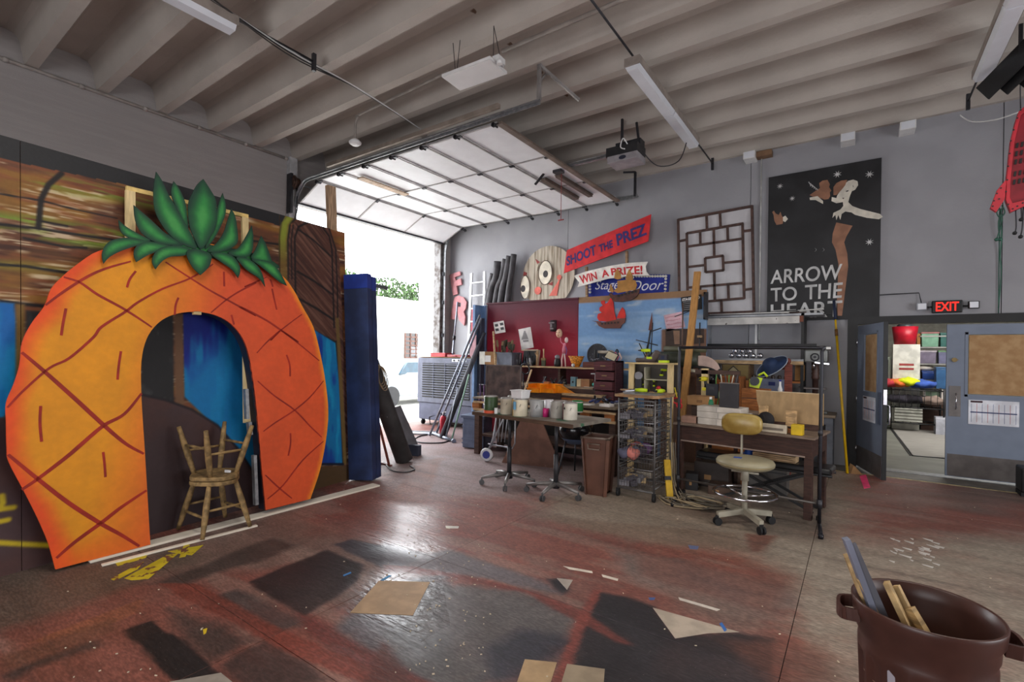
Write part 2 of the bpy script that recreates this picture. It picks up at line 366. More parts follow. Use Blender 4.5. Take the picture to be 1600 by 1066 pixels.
# --- floor: boards sheets with painted colour
FL = FZ(0)
def fr(pts, sc=1, ox=0, oy=0): return FL.L(pts, sc, ox, oy)
c6 = lambda p: fr(p, 2.286, 0, 720)
c7 = lambda p: fr(p, 2.286, 600, 720)
FP_ = [  # polygon, colour, softness, strength
 (c7([(900,-60),(1700,-60),(1700,800),(1560,800),(1480,420),(1250,330),(1000,290),(700,235),(560,190),(600,60)]), (158,144,128), .35, .95),
 (fr([(1180,840),(1700,840),(1700,1300),(1400,1400),(1290,960)]), (160,148,134), .4, 1),
 (fr([(560,700),(760,655),(1000,740),(900,770),(690,780),(600,760)]), (156,136,136), .4, .85),
 (fr([(0,860),(230,850),(330,870),(90,960),(-80,1010),(-90,880)]), (98,86,76), .15, .8),
 (c6([(545,440),(750,365),(870,310),(980,275),(1060,300),(960,350),(800,390),(640,450)]), (66,57,54), .08, .85),
 (c6([(885,435),(1160,320),(1300,370),(1280,430),(1190,490),(1090,555),(960,490)]), (40,36,38), .03, .95),
 (c6([(1190,300),(1260,280),(1500,330),(1490,360),(1380,385),(1250,330)]), (50,48,56), .03, .9),
 (c6([(700,500),(850,460),(1060,560),(1080,590),(1000,610),(850,570)]), (66,62,62), .06, .8),
 (c6([(600,530),(800,590),(920,640),(740,730),(640,640)]), (58,52,50), .1, .8),
 (c6([(445,605),(540,570),(640,640),(800,765),(640,790),(610,780),(500,660)]), (30,28,30), .012, 1),
 (c6([(100,650),(510,490),(500,540),(380,590),(150,650)]), (150,92,66), .012, .8),
 (c6([(0,770),(60,740),(330,640),(370,660),(120,740),(30,790)]), (56,50,48), .06, .8),
 (c6([(0,700),(400,560),(430,600),(330,640),(60,740),(0,760)]), (112,76,60), .06, .7),
 (c6([(1200,600),(1340,440),(1600,400),(1600,790),(1500,800),(1380,700),(1250,640)]), (96,94,100), .08, .9),
 (c6([(950,640),(1180,790),(880,830),(790,730)]), (56,42,40), .05, .8),
 (c7([(0,560),(160,440),(480,460),(700,560),(640,650),(560,710),(450,770),(300,820),(100,790),(0,700)]), (100,97,97), .08, .9),
 (c7([(360,680),(500,600),(700,640),(640,700),(490,790),(380,790)]), (48,48,60), .1, .75),
 (c7([(750,470),(870,490),(960,520),(1050,630),(1260,610),(1390,640),(1390,830),(790,900),(640,900),(690,620)]), (40,38,42), .04, .95),
 (c7([(880,590),(980,700),(1300,680),(1380,820),(900,830)]), (66,62,66), .2, .6),
 (c7([(800,310),(1150,380),(1400,440),(1480,480),(1500,520),(1350,560),(1100,480),(900,430)]), (120,106,100), .12, .85),
 (c7([(1050,360),(1300,470),(1250,500),(1060,410)]), (90,88,92), .15, .7),
 (c7([(530,190),(800,220),(1260,260),(1300,325),(1000,300),(700,240)]), (140,120,104), .05, .8),
 (c7([(575,425),(640,420),(665,462),(640,480),(600,450)]), (38,36,42), .03, .95),
 (c7([(1480,450),(1600,500),(1600,640),(1540,620),(1500,560)]), (160,146,132), .1, .9),
 (c7([(0,290),(160,330),(240,320),(560,430),(640,480),(400,430),(100,380),(0,380)]), (108,104,110), .05, .85),
 (c7([(0,370),(110,380),(420,440),(540,470),(700,535),(900,660),(840,650),(500,470),(200,410),(0,395)]), (124,62,54), .02, .9),
 (c7([(690,560),(745,460),(770,465),(660,760),(600,900),(560,900)]), (140,72,62), .015, .9),
 (c7([(1200,640),(1400,640),(1600,700),(1600,800),(1390,800)]), (112,72,62), .12, .8),
 (c6([(560,440),(700,440),(1000,600),(1300,720),(1560,800),(1400,830),(1040,700),(880,600),(700,520)]), (128,62,50), .015, .85),
 (c6([(1060,540),(1180,600),(1330,680),(1560,800),(1480,800),(1200,680),(1090,600)]), (110,52,48), .015, .7),
 (c7([(0,640),(100,790),(0,860),(-80,800)]), (96,50,42), .04, .8),
 (fr([(560,985),(690,960),(720,975),(610,1010)]), (150,90,60), .04, .0),
 (fr([(1160,775),(1170,830),(1300,850),(1290,780)]), (96,88,82), .1, .5),
 (c7([(1290,260),(1400,270),(1350,330),(1310,325)]), (116,66,56), .04, .7),
 (fr([(655,720),(690,716),(660,800),(600,790)]), (140,84,66), .05, .6),
 (fr([(1180,890),(1240,900),(1200,960),(1000,900),(1000,870)]), (128,84,74), .1, .6),
]
GL = [(c6([(1380,380),(1620,400),(1660,600),(1500,700),(1250,560),(1240,470)]), .06), (c7([(20,150),(180,160),(240,330),(160,340),(0,280)]), .2), (c6([(1270,250),(1560,310),(1520,350),(1330,320)]), .05)]
def floor_paint(u, v):
    n = fbm(u, v, .9); n2 = fbm(u+9, v+2, 1.2, 9); n3 = vn(u, v, 22); n4 = fbm(u+4, v+8, 1.8)
    c = np.tile(np.array([(136., 84., 74.)]), (len(u), 1))
    c = mixc(c, (122, 104, 96), np.clip((n-.48)*4, 0, .85)); c = mixc(c, (140, 84, 70), np.clip((.45-n)*4, 0, .7)); c = mixc(c, (150, 132, 122), np.clip((fbm(u+6, v+1, .8, 5)-.55)*5, 0, .45))
    jx = (fbm(u+1, v+1, 5)-.5)*.04; jy = (fbm(u+5, v+3, 5)-.5)*.04; gr = (fbm(u, v+2, 16)-.5)
    for p, col, sf, st in FP_:
        if st <= 0: continue
        c = mixc(c, col, np.clip(region(u+jx, v+jy, p, sf*.55)+gr*.5*(region(u+jx, v+jy, p, sf*1.2) > .02)*(region(u+jx, v+jy, p, sf*1.2) < .98), 0, 1)*st*np.clip(.6+n4*.8, 0, 1))
    c = c*(.82+.26*n2+.12*n3)[:, None]; c = mixc(c, (62, 54, 52), np.clip(1-np.minimum(np.abs((v*7.6) % 1-.5), .5)/.04, 0, 1)*.22*np.clip((fbm(u, v+3, .9, 8)-.4)*6, 0, 1))
    return c
fl_m = mat('painted hardboard floor', (232, 232, 232), .5, var=.22, sc=26, stretch=(1, 3, 1), bump=.6, bsc=9, attr='paint', speck=((176, 166, 155), 75, .73))
# gloss attribute -> roughness
nt = fl_m.node_tree; a = nt.nodes.new('ShaderNodeAttribute'); a.attribute_name = 'gloss'
nz = nt.nodes.new('ShaderNodeTexNoise'); nz.inputs['Scale'].default_value = 4
ma = nt.nodes.new('ShaderNodeMath'); ma.operation = 'MULTIPLY_ADD'; nt.links.new(nz.outputs[0], ma.inputs[0]); ma.inputs[1].default_value = .3; nt.links.new(a.outputs['Fac'], ma.inputs[2])
nt.links.new(ma.outputs[0], nt.nodes['Principled BSDF'].inputs['Roughness'])
sub = MB().bb(LX-.3, YB, -.35, XR, DY-.7, -.035).bb(LX-.3, DY-.7, -.35, XR, DY+.3, -.035); fl = struct('floor', sub, mat('concrete slab', (120, 116, 110), .7, speck=((150, 146, 140), 30, .7)))
xs = [-8.37, -7.38, -5.02, -2.66, -.30, 2.06, 4.4, 6.6]; ys = [-5, -3.87, -2.54, -1.21, .12, 1.45, 2.775, 4.1, 5.42, 6.75, 8.08, 8.38]
for j in range(len(ys)-1):
    for i in range(len(xs)-1):
        off = .0 if j % 2 else .0
        x0, x1, y0, y1 = xs[i]+.002, xs[i+1]-.002, ys[j]+.002, ys[j+1]-.002
        if j == len(ys)-2: y1 = 8.38
        if i == 0 and j < len(ys)-1: x0 = LX
        cx, cy = (x0+x1)/2, (y0+y1)/2; vis = -5.6 < cx < 2 and .3 < cy < 7
        st = .018 if vis and cy < 3.5 else (.035 if vis else .12)
        o, U, V = painted_grid('floor_sheet', x0, x1, y0, y1, st, floor_paint, fl_m, .03, fl)
        g = np.full(len(U), .46)
        for p, k in GL: g = g*(1-region(U, V, p, .12))+k*region(U, V, p, .12)
        g = np.concatenate([g, np.full(8, .4)]); at_ = o.data.attributes.new('gloss', 'FLOAT', 'POINT'); at_.data.foreach_set('value', g.astype(np.float32))
# crisp painted marks
_hp = [.001]
def floor_patch(nm, pts, col, h=.0012, **k):
    _hp[0] = .001+(_hp[0]+.00007) % .0018; h = _hp[0]
    return obj(nm, MB().prism(pts, 0, h), mat('floor paint %d %d %d' % tuple(col), col, .6, var=.12, sc=9, **k), fl)
floor_patch('bare_patch', fr([(592,908),(672,910),(645,962),(547,958)]), (168, 140, 108))
floor_patch('bare_patch', fr([(1020,950),(1155,988),(1105,990),(1055,998)]), (178, 164, 148))
floor_patch('bare_patch', fr([(820,1031),(870,1036),(858,1075),(805,1075)]), (172, 144, 108)); floor_patch('bare_patch', fr([(886,1038),(945,1046),(942,1085),(872,1085)]), (150, 134, 112))
floor_patch('bare_patch', fr([(870,904),(895,907),(886,922)]), (165, 155, 145))
floor_patch('bare_patch', fr([(265,1066),(345,1052),(380,1080),(262,1085)]), (150, 142, 132))
for q in ([(194,904),(260,868),(280,864),(232,905),(206,907)], [(172,905),(205,888),(225,878),(215,890),(180,908)], [(262,862),(318,852),(300,868),(283,866)], [(180,880),(230,868),(228,872),(184,885)], [(288,850),(298,848),(290,870),(280,872)]):
    floor_patch('yellow_paint_mark', fr(q), (196, 178, 40), speck=((110, 72, 55), 14, .56))
for q, c in (([(608,899),(612,900),(598,908),(594,907)], (70, 140, 190)), ([(536,899),(548,894),(549,896),(537,901)], (60, 120, 180)), ([(1343,744),(1353,742),(1360,762),(1350,764)], (235, 70, 120)), ([(696,822),(717,823),(716,826),(697,826)], (215, 210, 200)), ([(1128,973),(1136,985),(1132,988),(1124,975)], (60, 110, 180)),
             ([(1013,934),(1024,934),(1022,938),(1015,938)], (70, 90, 140)), ([(880,885),(925,893),(926,896),(890,890)], (215, 205, 190)), ([(940,898),(966,905),(965,908),(942,902)], (215, 205, 190)), ([(1060,934),(1125,953),(1120,955),(1062,938)], (205, 196, 184)),
             ([(317,984),(324,982),(322,990),(318,992)], (220, 190, 40)), ([(1075,852),(1092,854),(1090,859),(1078,858)], (95, 105, 140))):
    floor_patch('paint_mark', fr(q), c)
for i in range(26):   # white scuffs towards the bin, right
    x, y = random.uniform(1385, 1470), random.uniform(838, 882); l = random.uniform(4, 22)
    floor_patch('scuff_mark', fr([(x, y), (x+l, y+l*.25), (x+l*.9, y+l*.25+2), (x+2, y+1.5)]), (205, 200, 195))
deb = mat('floor debris', (205, 190, 165), .8)
crumbs = MB()
for i in range(150):
    p = at(random.choice([random.uniform(600, 760), random.uniform(100, 1590)]), random.uniform(770, 1060), z=0)
    crumbs.box((p.x, p.y, .003), (random.uniform(.004, .014), random.uniform(.003, .008), .004), random.random()*3)
o = obj('floor_debris', crumbs, deb); o['kind'] = 'stuff'; tag(o, 'scattered crumbs and wood chips littering the painted floor', 'debris')
# --- back wall with double doorway
w0, w1, dh = .0, 1.97, 2.13
bw = MB()
for a, b_ in ((LX, -5.03), (-5.02, -1.52), (-1.51, w0-.07)): bw.bb(a, DY, -.05, b_, DY+.2, ZD)
bw.bb(w0-.07, DY, dh+.07, 1.55, DY+.2, ZD); bw.bb(1.56, DY, dh+.07, w1+.07, DY+.2, ZD); bw.bb(w1+.07, DY, -.05, XR, DY+.2, ZD)
struct('wall_back', bw, grey_wall)
lw = MB(); y0, y1, zt = 4.92, 8.78, 4.32
lw.bb(LX-.25, YB, 0, LX, y0, ZD).bb(LX-.25, y1, 0, LX, DY+.2, ZD).bb(LX-.25, y0, zt, LX, y1, ZD)
struct('wall_left', lw, left_wall)
struct('wall_right', MB().bb(XR, YB, 0, XR+.2, DY+.2, ZD), grey_wall); struct('wall_front', MB().bb(LX-.25, YB-.2, 0, XR+.2, YB, ZD), grey_wall)
# ceiling deck with tapered concrete tees
cl = struct('ceiling', MB().bb(LX-.25, YB, ZD, XR+.2, DY+.2, ZD+.2), ceil_m)
prof = [(-.24, 0), (-.16, -.02), (-.115, -.07), (-.098, -.14), (-.06, -.36), (.06, -.36), (.098, -.14), (.115, -.07), (.16, -.02), (.24, 0)]
bm0 = MB(); n = len(prof)
bm0.add([(LX, a, b) for a, b in prof]+[(XR, a, b) for a, b in prof], [(i, i+1, n+i+1, n+i) for i in range(n-1)]+[tuple(range(n)), tuple(range(n, 2*n))], False)
proto = None
for k in range(-9, 12):
    y = 1.45+.693*k
    if proto is None: proto = obj('ceiling_beam', bm0, ceil_m, cl); proto.location = (0, y, ZD)
    else: q = proto.copy(); COL.objects.link(q); q.location = (0, y, ZD)
# trims: conduit at bearing line, jamb column
t = MB().cyl((LX+.03, YB, ZC-.03), (LX+.03, 4.75, ZC-.03), .022)
for k in range(12): t.cyl((LX+.03, -3+k*.7, ZC-.03), (LX+.03, -2.95+k*.7, ZC-.03), .03)
struct('trim_1', t, mat('painted pipe', (165, 158, 152), .6))
struct('trim_2', MB().bb(LX, 4.76, 0, LX+.1, 4.9, ZC), mat('jamb steel', (185, 184, 186), .5))
struct('trim_3', MB().bb(LX, 8.8, 0, LX+.06, 8.86, 4.3).bb(LX-.2, 8.70, 0, LX+.02, 8.8, 4.3), mat('door jamb angle', (120, 118, 118), .6, col2=(70, 60, 55), sc=9))
# door frame
struct('trim_4', MB().bb(w0-.13, DY-.03, -.03, w0, DY+.2, dh+.07).bb(w1, DY-.03, -.03, w1+.1, DY+.2, dh+.07).bb(w0-.13, DY-.031, dh, XR, DY+.2, dh+.11), black_m)
struct('trim_5', MB().bb(-1.5, 8.38, -.034, XR, 8.41, .004), mat('floor edge strip', (176, 160, 120), .7, var=.25, sc=12))
struct('trim_6', MB().bb(w0-.02, DY-.05, -.034, w1+.02, DY+.18, -.028), steel)
# wall conduits
def pipe(name, label, pts, r, m, cat='conduit', group=None): return single(name, label, cat, MB().tube(pts, r), m, group=group)
p = at(1190, 250, y=9.05); q = at(1189, 500, y=9.05); pipe('wall_conduit', 'thin vertical white conduit on the grey wall beside the black poster', [(p.x, 9.05, ZC), (p.x, 9.05, 1.9)], .012, mat('pale conduit', (190, 190, 188), .5))
# ================================================================== OVERHEAD DOOR
dw = mat('white door skin', (235, 236, 240), .45, var=.02, trans=.0); drib = mat('door rib', (175, 172, 172), .5, .2)
dt = thing('overhead_door', 'white sectional overhead door rolled up under the ceiling in the doorway', 'garage door', (0, 0, 0))
ZT = 4.6; YL, YR = 4.95, 8.72
secs = [((LX+.06, 4.29), (-7.66, 4.59))]+[((-7.66+.645*i, 4.6-.004*i), (-7.66+.645*(i+1), 4.596-.004*i)) for i in range(6)]
W3 = (YR-YL)/3
hinge = None
for si, ((x0, z0), (x1, z1)) in enumerate(secs):
    X0 = Vector((x0, 0, z0)); X1 = Vector((x1, 0, z1)); d = X1-X0; l = d.length-.012; ang = math.atan2(d.z, d.x)
    M = Matrix.Translation(X0) @ Matrix.Rotation(-ang, 4, 'Y')
    f = MB(); f.X = M
    for s in (.015, l-.015): f.bb(s-.009, YL, -.03, s+.009, YR, .0)
    for k in range(4):
        yy = YL+.02+(W3-.0133)*k; f.bb(0, yy-.013, -.022, l, yy+.013, .0)
    so = obj('section', f, drib, dt)
    for k in range(3):
        g = MB(); g.X = M; g.bb(.011, YL+k*W3+.015, -.012, l-.011, YL+(k+1)*W3-.015, .008); obj('panel', g, dw, so)
    h = MB(); h.X = M
    for k in range(4):
        yy = YL+.02+(W3-.0133)*k; h.bb(l-.05, yy-.025, -.045, l+.035, yy+.025, -.03)
        if k in (0, 3): h.cyl((l, yy, -.07), (l, yy+(-.1 if k == 0 else .1), -.07), .012); h.cyl((l, yy+(-.07 if k == 0 else .07), -.07), (l, yy+(-.1 if k == 0 else .1), -.07), .03)
    obj('hinge', h, dsteel, so)
g = MB(); g.bb(-3.78-.02, YL, 4.53, -3.78+.06, YR, 4.56); obj('top_strut', g, mat('strut brown', (120, 105, 95), .6), dt)
g = MB()
for dx in (0, .28): g.bb(-4.35+dx, 6.9, 4.50, -4.27+dx, 8.1, 4.545); g.bb(-4.37+dx, 6.9, 4.535, -4.25+dx, 8.1, 4.545)
obj('opener_bracket', g, mat('bracket brown', (105, 92, 84), .55, .3), dt)
g = MB().bb(-6.95, 5.2, 4.53, -6.82, 6.25, 4.55); obj('wood_strip', g, wood('pale strip', (190, 165, 140), stretch=(3, 20, 3)), dt)
obj('bottom_seal', MB().bb(LX+.02, YL, 4.26, LX+.1, YR, 4.3), dsteel, dt)
def track(y, s, xe, lab):
    t = thing('door_track', lab, 'door track', (0, y, 0))
    pts = [(LX+.07, 0, .02), (LX+.07, 0, 3.9)]+[(LX+.07+.45*(1-math.cos(a)), 0, 4.0+.62*math.sin(a)) for a in np.linspace(.15, PI/2, 8)]+[(xe, 0, 4.62-.004*(xe+8))]
    g = MB()
    for i in range(len(pts)-1):
        a, b = Vector(pts[i]), Vector(pts[i+1]); g.bar(a, b, .012, .075, (0, 1, 0)) if False else g.bar(a+Vector((0, -s*.0, 0)), b, .07, .012, (0, 1, 0)); 
    for i in range(len(pts)-1):
        a, b = Vector(pts[i]), Vector(pts[i+1]); g.bar(a+Vector((0, s*.02, 0)), b+Vector((0, s*.02, 0)), .012, .045, (0, 1, 0)); 
    obj('rail', g, steel, t)
    g = MB()
    for z in (.4, 1.2, 2.0, 2.8, 3.5): g.bb(LX, -.04, z, LX+.08, .04, z+.09)
    obj('bracket', g, dsteel, t)
    return t
tl = track(4.88, -1, -3.1, 'left steel overhead door track curving up and along the open door'); tr = track(8.79, 1, -3.4, 'right steel overhead door track against the grey back wall')
g = MB(); p = Vector((-3.12, 0, 4.62)); g.bar(p, p+Vector((0, 0, .42)), .04, .04).bar(p+Vector((0, 0, .42)), p+Vector((.35, .35, .05)), .03, .03).bar(p+Vector((-.02, 0, .2)), p+Vector((.02, .15, .4)), .02, .02); obj('hanger', g, mat('hanger grey', (140, 136, 134), .6, .3), tl)
g = MB(); p = Vector((-3.45, 0, 4.6)); g.bar(p, p+Vector((0, 0, .46)), .04, .04).bar(p+Vector((0, 0, .46)), p+Vector((-.2, -.1, .46)), .03, .03); obj('hanger', g, dsteel, tr)
g = thing('track_angle', 'perforated steel angle running above the left door track', 'angle iron', (0, 0, 0))
q = MB().bar((-7.2, 4.80, 4.68), (-3.65, 4.80, 4.67), .05, .06); obj('angle', q, mat('angle', (150, 138, 128), .5, .3), g)
# torsion hardware left of the opening
t = thing('door_spring_gear', 'rusty cable drum and gear box at top left of the doorway', 'door hardware', (LX+.16, 4.76, 4.55))
obj('drum', MB().cyl((-.02, 0, .05), (-.02, .13, .05), .1).cyl((-.02, .02, .05), (-.02, .05, .05), .13), mat('rusty steel', (88, 66, 56), .7, .4, var=.4, sc=14), t); obj('plate', MB().bb(-.12, -.02, -.5, .02, .02, .2).tube([(0, .1, 0), (0, .12, -.4), (-.05, .1, -.6), (-.02, .05, -.9)], .012), dsteel, t)
obj('shaft', MB().cyl((-.02, 0, .05), (-.02, 3.9, .05), .016), steel, t)
# opener
t = thing('door_opener', 'black and grey garage door opener motor hung from ceiling', 'door opener', (-2.78, 6.8, 4.52))
obj('cover', MB().bb(-.26, -.17, -.1, .2, .17, .0), mat('opener cover', (150, 146, 150), .4), t, .01)
obj('housing', MB().bb(-.28, -.16, .0, .2, .16, .13), mat('opener black', (40, 40, 42), .5), t)
obj('badge', MB().prism([(math.cos(a)*.055-.02, math.sin(a)*.028-.055) for a in np.linspace(0, 2*PI, 20)[:-1]], .0, .004, F=lambda a, b, c: (a, -.17-c, b)), mat('badge dark', (40, 42, 60)), t)
obj('hanger', MB().bar((-.1, 0, .13), (-.1, 0, .58), .04, .03).bar((.15, .05, .13), (.1, .05, .5), .03, .03).bb(-.18, -.05, .13, .2, .12, .22), dsteel, t)
obj('cable', MB().tube(smooth_line([(.05, -.16, .12), (0, -.2, .2), (-.05, -.17, .1), (.02, -.18, .05)]), .008), white_m, t)
obj('rail', MB().bb(-1.5, -.03, .06, -.28, .03, .11).cyl((-1.5, -.08, .08), (-.28, -.08, .08), .008), steel, t)
obj('arm', MB().bar((-1.45, 0, .05), (-1.62, .0, -.1), .04, .02).bb(-1.25, -.06, -.0, -1.1, .06, .06), dsteel, t)
single('pull_cord', 'thin red emergency pull cord hanging from the opener rail', 'cord', MB().tube([(0, 0, 0), (0, 0, -.74)], .005).bar((-.05, 0, -.74), (.05, 0, -.74), .015, .015), mat('red cord', (150, 60, 60)), (-3.9, 6.8, 4.5))
single('opener_cable', 'thin cable sagging from the opener to the fluorescent lamp', 'cable', MB().tube(smooth_line([(-2.6, 6.8, 4.6), (-2.45, 7.1, 4.42), (-2.2, 7.3, 4.5), (-2.1, 7.4, 4.85)]), .008), dsteel)
# ================================================================== CEILING LAMPS
lens = mat('lamp lens', (225, 228, 235), .3, var=.02); hous = mat('lamp housing', (150, 140, 132), .5)
def strip(x, ya, yb, z, label, rx=0, b2=True):
    t = thing('fluorescent_lamp', label, 'ceiling lamp', (x, ya, z), 0)
    l = yb-ya
    obj('housing', MB().bb(-.09, 0, 0, .09, l, .09), hous, t); 
    mid = l*.52
    for a, b in ((0.02, mid-.01), (mid+.01, l-.02)): obj('lens', MB().prism([(-.085, 0), (.085, 0), (.06, -.05), (-.06, -.05)], a, b, F=lambda p, q, r: (p, r, q)), lens, t)
    obj('rod', MB().cyl((0, -2.8 if b2 else -.0, .11), (0, l+1.2 if b2 else l+.9, .11), .012), dsteel, t)
    obj('rod_hook', MB().bar((0, l+1.18 if b2 else l+.88, .0), (0, l+1.18 if b2 else l+.88, .2), .04, .04), dsteel, t)
    return t
strip(-2.08, 5.15, 7.65, 4.83, 'long fluorescent strip lamp hung from the ceiling in the middle')
strip(1.12, 4.6, 7.6, 4.83, 'long fluorescent strip lamp at the upper right corner', b2=False)
a = at(285, 0, z=4.85); b = at(365, 47, z=4.85)
strip((a.x+b.x)/2, a.y-1.2, b.y, 4.85, 'fluorescent strip lamp at the upper left corner', b2=False)
t = thing('panel_lamp', 'flat white rectangular panel lamp on thin wires from the ceiling', 'ceiling lamp', (-3.41, 4.03, 4.6), .05)
obj('panel', MB().bb(-.31, -.15, -.004, .31, .15, .0), mat('panel lens', (225, 225, 225), .4, var=.02), t); obj('frame', MB().bb(-.32, -.16, 0, .32, .16, .03), white_m, t)
obj('wire', MB().tube([(-.25, 0, .03), (-.2, 0, .45)], .004, 5).tube([(-.25, 0, .03), (-.3, 0, .45)], .004, 5).tube([(.25, 0, .03), (.25, 0, .45)], .004, 5).tube([(.3, .1, .03), (.25, 0, .45)], .004, 5), dsteel, t)
obj('sensor', MB().bb(.28, -.06, .03, .36, .06, .09).cyl((.37, -.06, .02), (.37, -.06, -.02), .03).tube([(.3, 0, .08), (.34, .06, .02), (.37, -.05, .02)], .008), white_m, t)
con = mat('beige conduit', (150, 142, 135), .5)
a = at(555, 215, z=4.75); 
t = thing('heat_detector', 'round white detector on a bent pipe dropping from the ceiling conduit', 'detector', (a.x, a.y, 4.68))
obj('head', MB().lathe([(0, -.05), (.05, -.045), (.085, -.02), (.09, .0), (.06, .03), (.03, .05), (0, .05)]), white_m, t)
pts = [(0, 0, .05), (0, 0, .25), (.05, .0, .35), (.15, .02, .4)]; e = at(700, 125, z=5.0); pts += [(e.x-a.x, e.y-a.y, .42)]; obj('pipe', MB().tube(smooth_line(pts), .018), con, t)
e1 = at(785, 80, z=5.02); e2 = at(960, 5, z=5.02); pipe('ceiling_conduit', 'grey pair of conduits under the beams at the top of the picture', [e1, e2, e2+(e2-e1)*.5], .022, con)
a = at(300, -20, z=4.98); b = at(662, 205, z=4.98); mid = (a+b)/2
t = thing('ceiling_cable', 'bundle of dark cables slung under the beams from upper left', 'cable')
for i in range(4): obj('strand', MB().tube(smooth_line([a+Vector((i*.02, 0, 0)), a.lerp(b, .3)+Vector((random.uniform(-.04, .04), 0, -.03*i)), a.lerp(b, .62)+Vector((random.uniform(-.04, .04), 0, .02)), b]), .008), [dsteel, white_m, dsteel, mat('cable dark', (60, 56, 54))][i], t)
obj('junction', MB().ball((b.x, b.y, b.z-.05), .06).cyl(b-Vector((0, 0, .25)), b, .02), con, t)
# small lamp boxes where the ceiling meets the back wall
for (px, py), lab in (((1172, 243), 'white lamp box with brown bracket above the vertical conduit'), ((1325, 215), 'small white lamp box on the wall above the black poster'), ((1418, 197), 'small white lamp box at wall top right of the poster')):
    p = at(px, py, y=8.92); t = thing('wall_lamp_box', lab, 'lamp', (p.x, 8.92, p.z-.02)); obj('body', MB().bb(-.09, -.1, -.06, .09, .16, .06), white_m, t, .005); obj('face', MB().bb(-.075, -.105, -.05, .075, -.1, .05), lens, t)
    if px < 1200: obj('bracket', MB().bb(.09, 0, -.03, .32, .15, .06), mat('bracket wood', (130, 100, 75)), t)
# dark louvre hood at top right
a = at(1590, 120, z=4.6)
single('hood_bracket', 'steel drop bracket holding the black louvred hood under the ceiling', 'bracket', MB().bar((0, 0, .25), (0, 0, .84), .03, .03), dsteel, (a.x, a.y-.1, 4.55))
t = thing('louvre_hood', 'black metal louvred hood hung under the ceiling, cut by the frame', 'hood', (a.x, a.y, 4.55)); 
for i in range(3): obj('blade', MB().bar((-.25+i*.14, .12-.02*i, 0), (.15+i*.14, -.25, .35), .02, .22), black_m, t)
# ================================================================== OUTSIDE
struct('ground_outside', MB().bb(-40, -15, -.3, LX-.25, 45, -.04), mat('pale concrete yard', (200, 198, 192), .9)); bpy.data.objects['ground_outside'].name = 'yard_ground'
ob = thing('white_building', 'low white building across the yard with a dark shop window', 'building', (-15, 0, 0))
wb = mat('white stucco', (235, 235, 232), .9, var=.03)
obj('wall', MB().bb(-6, -10, 0, 0, 30, 3.75), wb, ob)
p = Frame((-14.99, 0, 0), (0, 1, 0), (0, 0, 1)).L([(632, 520), (664, 565)])
fm = MB().bb(0, p[0][0], p[1][1], .05, p[1][0], p[0][1]); wo = obj('window', fm, mat('window dark', (44, 38, 36), .3), ob)
y0_, y1_, z0_, z1_ = p[0][0], p[1][0], p[1][1], p[0][1]
g = MB()
for k in range(1, 7): g.bb(.05, y0_, z0_+(z1_-z0_)*k/7-.02, .08, y1_, z0_+(z1_-z0_)*k/7+.02)
for k in range(0, 5): g.bb(.05, y0_+(y1_-y0_)*k/4-.02, z0_, .08, y0_+(y1_-y0_)*k/4+.02, z1_)
obj('grille', g, mat('brown grille', (84, 52, 40)), wo); obj('pane', MB().bb(.05, y0_+.3, z0_+.25, .07, y1_, z0_+.6), mat('pale board', (90, 92, 96)), wo)
pil = at(672, 545, x=-12.2); pir = at(692, 545, x=-12.2)
single('white_pillar', 'tall plain white pillar outside at right of the doorway', 'pillar', MB().bb(-.6, 0, 0, 0, pir.y-pil.y+.6, 7).bb(-.62, -.02, 0, .02, pir.y-pil.y+.62, .2).bb(-.64, -.04, 6.8, .04, pir.y-pil.y+.64, 7.1), wb, (-12.2, pil.y, 0))
pipe('overhead_wire', 'dark utility wire sagging across the sky beyond the doorway', smooth_line([at(520, 396, x=-12), at(560, 404, x=-12), at(620, 409, x=-12), at(700, 407, x=-12)]), .012, mat('wire', (50, 50, 52)), 'wire')
leaf_m = mat('tree foliage', (44, 66, 28), .8, var=.6, sc=3)
for k, (px, lab) in enumerate(((600, 'left of two leafy green trees behind the white building'), (652, 'right of two leafy green trees behind the white building'), (520, 'leafy tree behind the white building hidden by the leaning post'))):
    p = at(px, 462, x=-19.5); t = thing('tree', lab, 'tree', (-23.5, at(px+8, 460, x=-23.5).y, -.04), 0); obj('trunk', MB().tube([(0, 0, 0), (.1, .1, 2), (0, .2, 4)], [.2, .16, .08]), wood('bark', (90, 70, 55)), t)
    g = MB()
    for j in range(1500):
        d = Vector(rng.normal(0, 1, 3)).normalized()*rng.random()**.4; c = Vector((d.x*1.3, d.y*1.9, 5.0+d.z*1.3)); s_ = .13; e = Euler(tuple(rng.random(3)*6)).to_matrix()
        g.add([c+e @ Vector(q)*s_ for q in ((-1, 0, 0), (0, -.5, 0), (1, 0, 0), (0, .5, .1))], [(0, 1, 2, 3)])
    q = obj('foliage', g, leaf_m, t, recalc=False); q['kind'] = 'stuff'
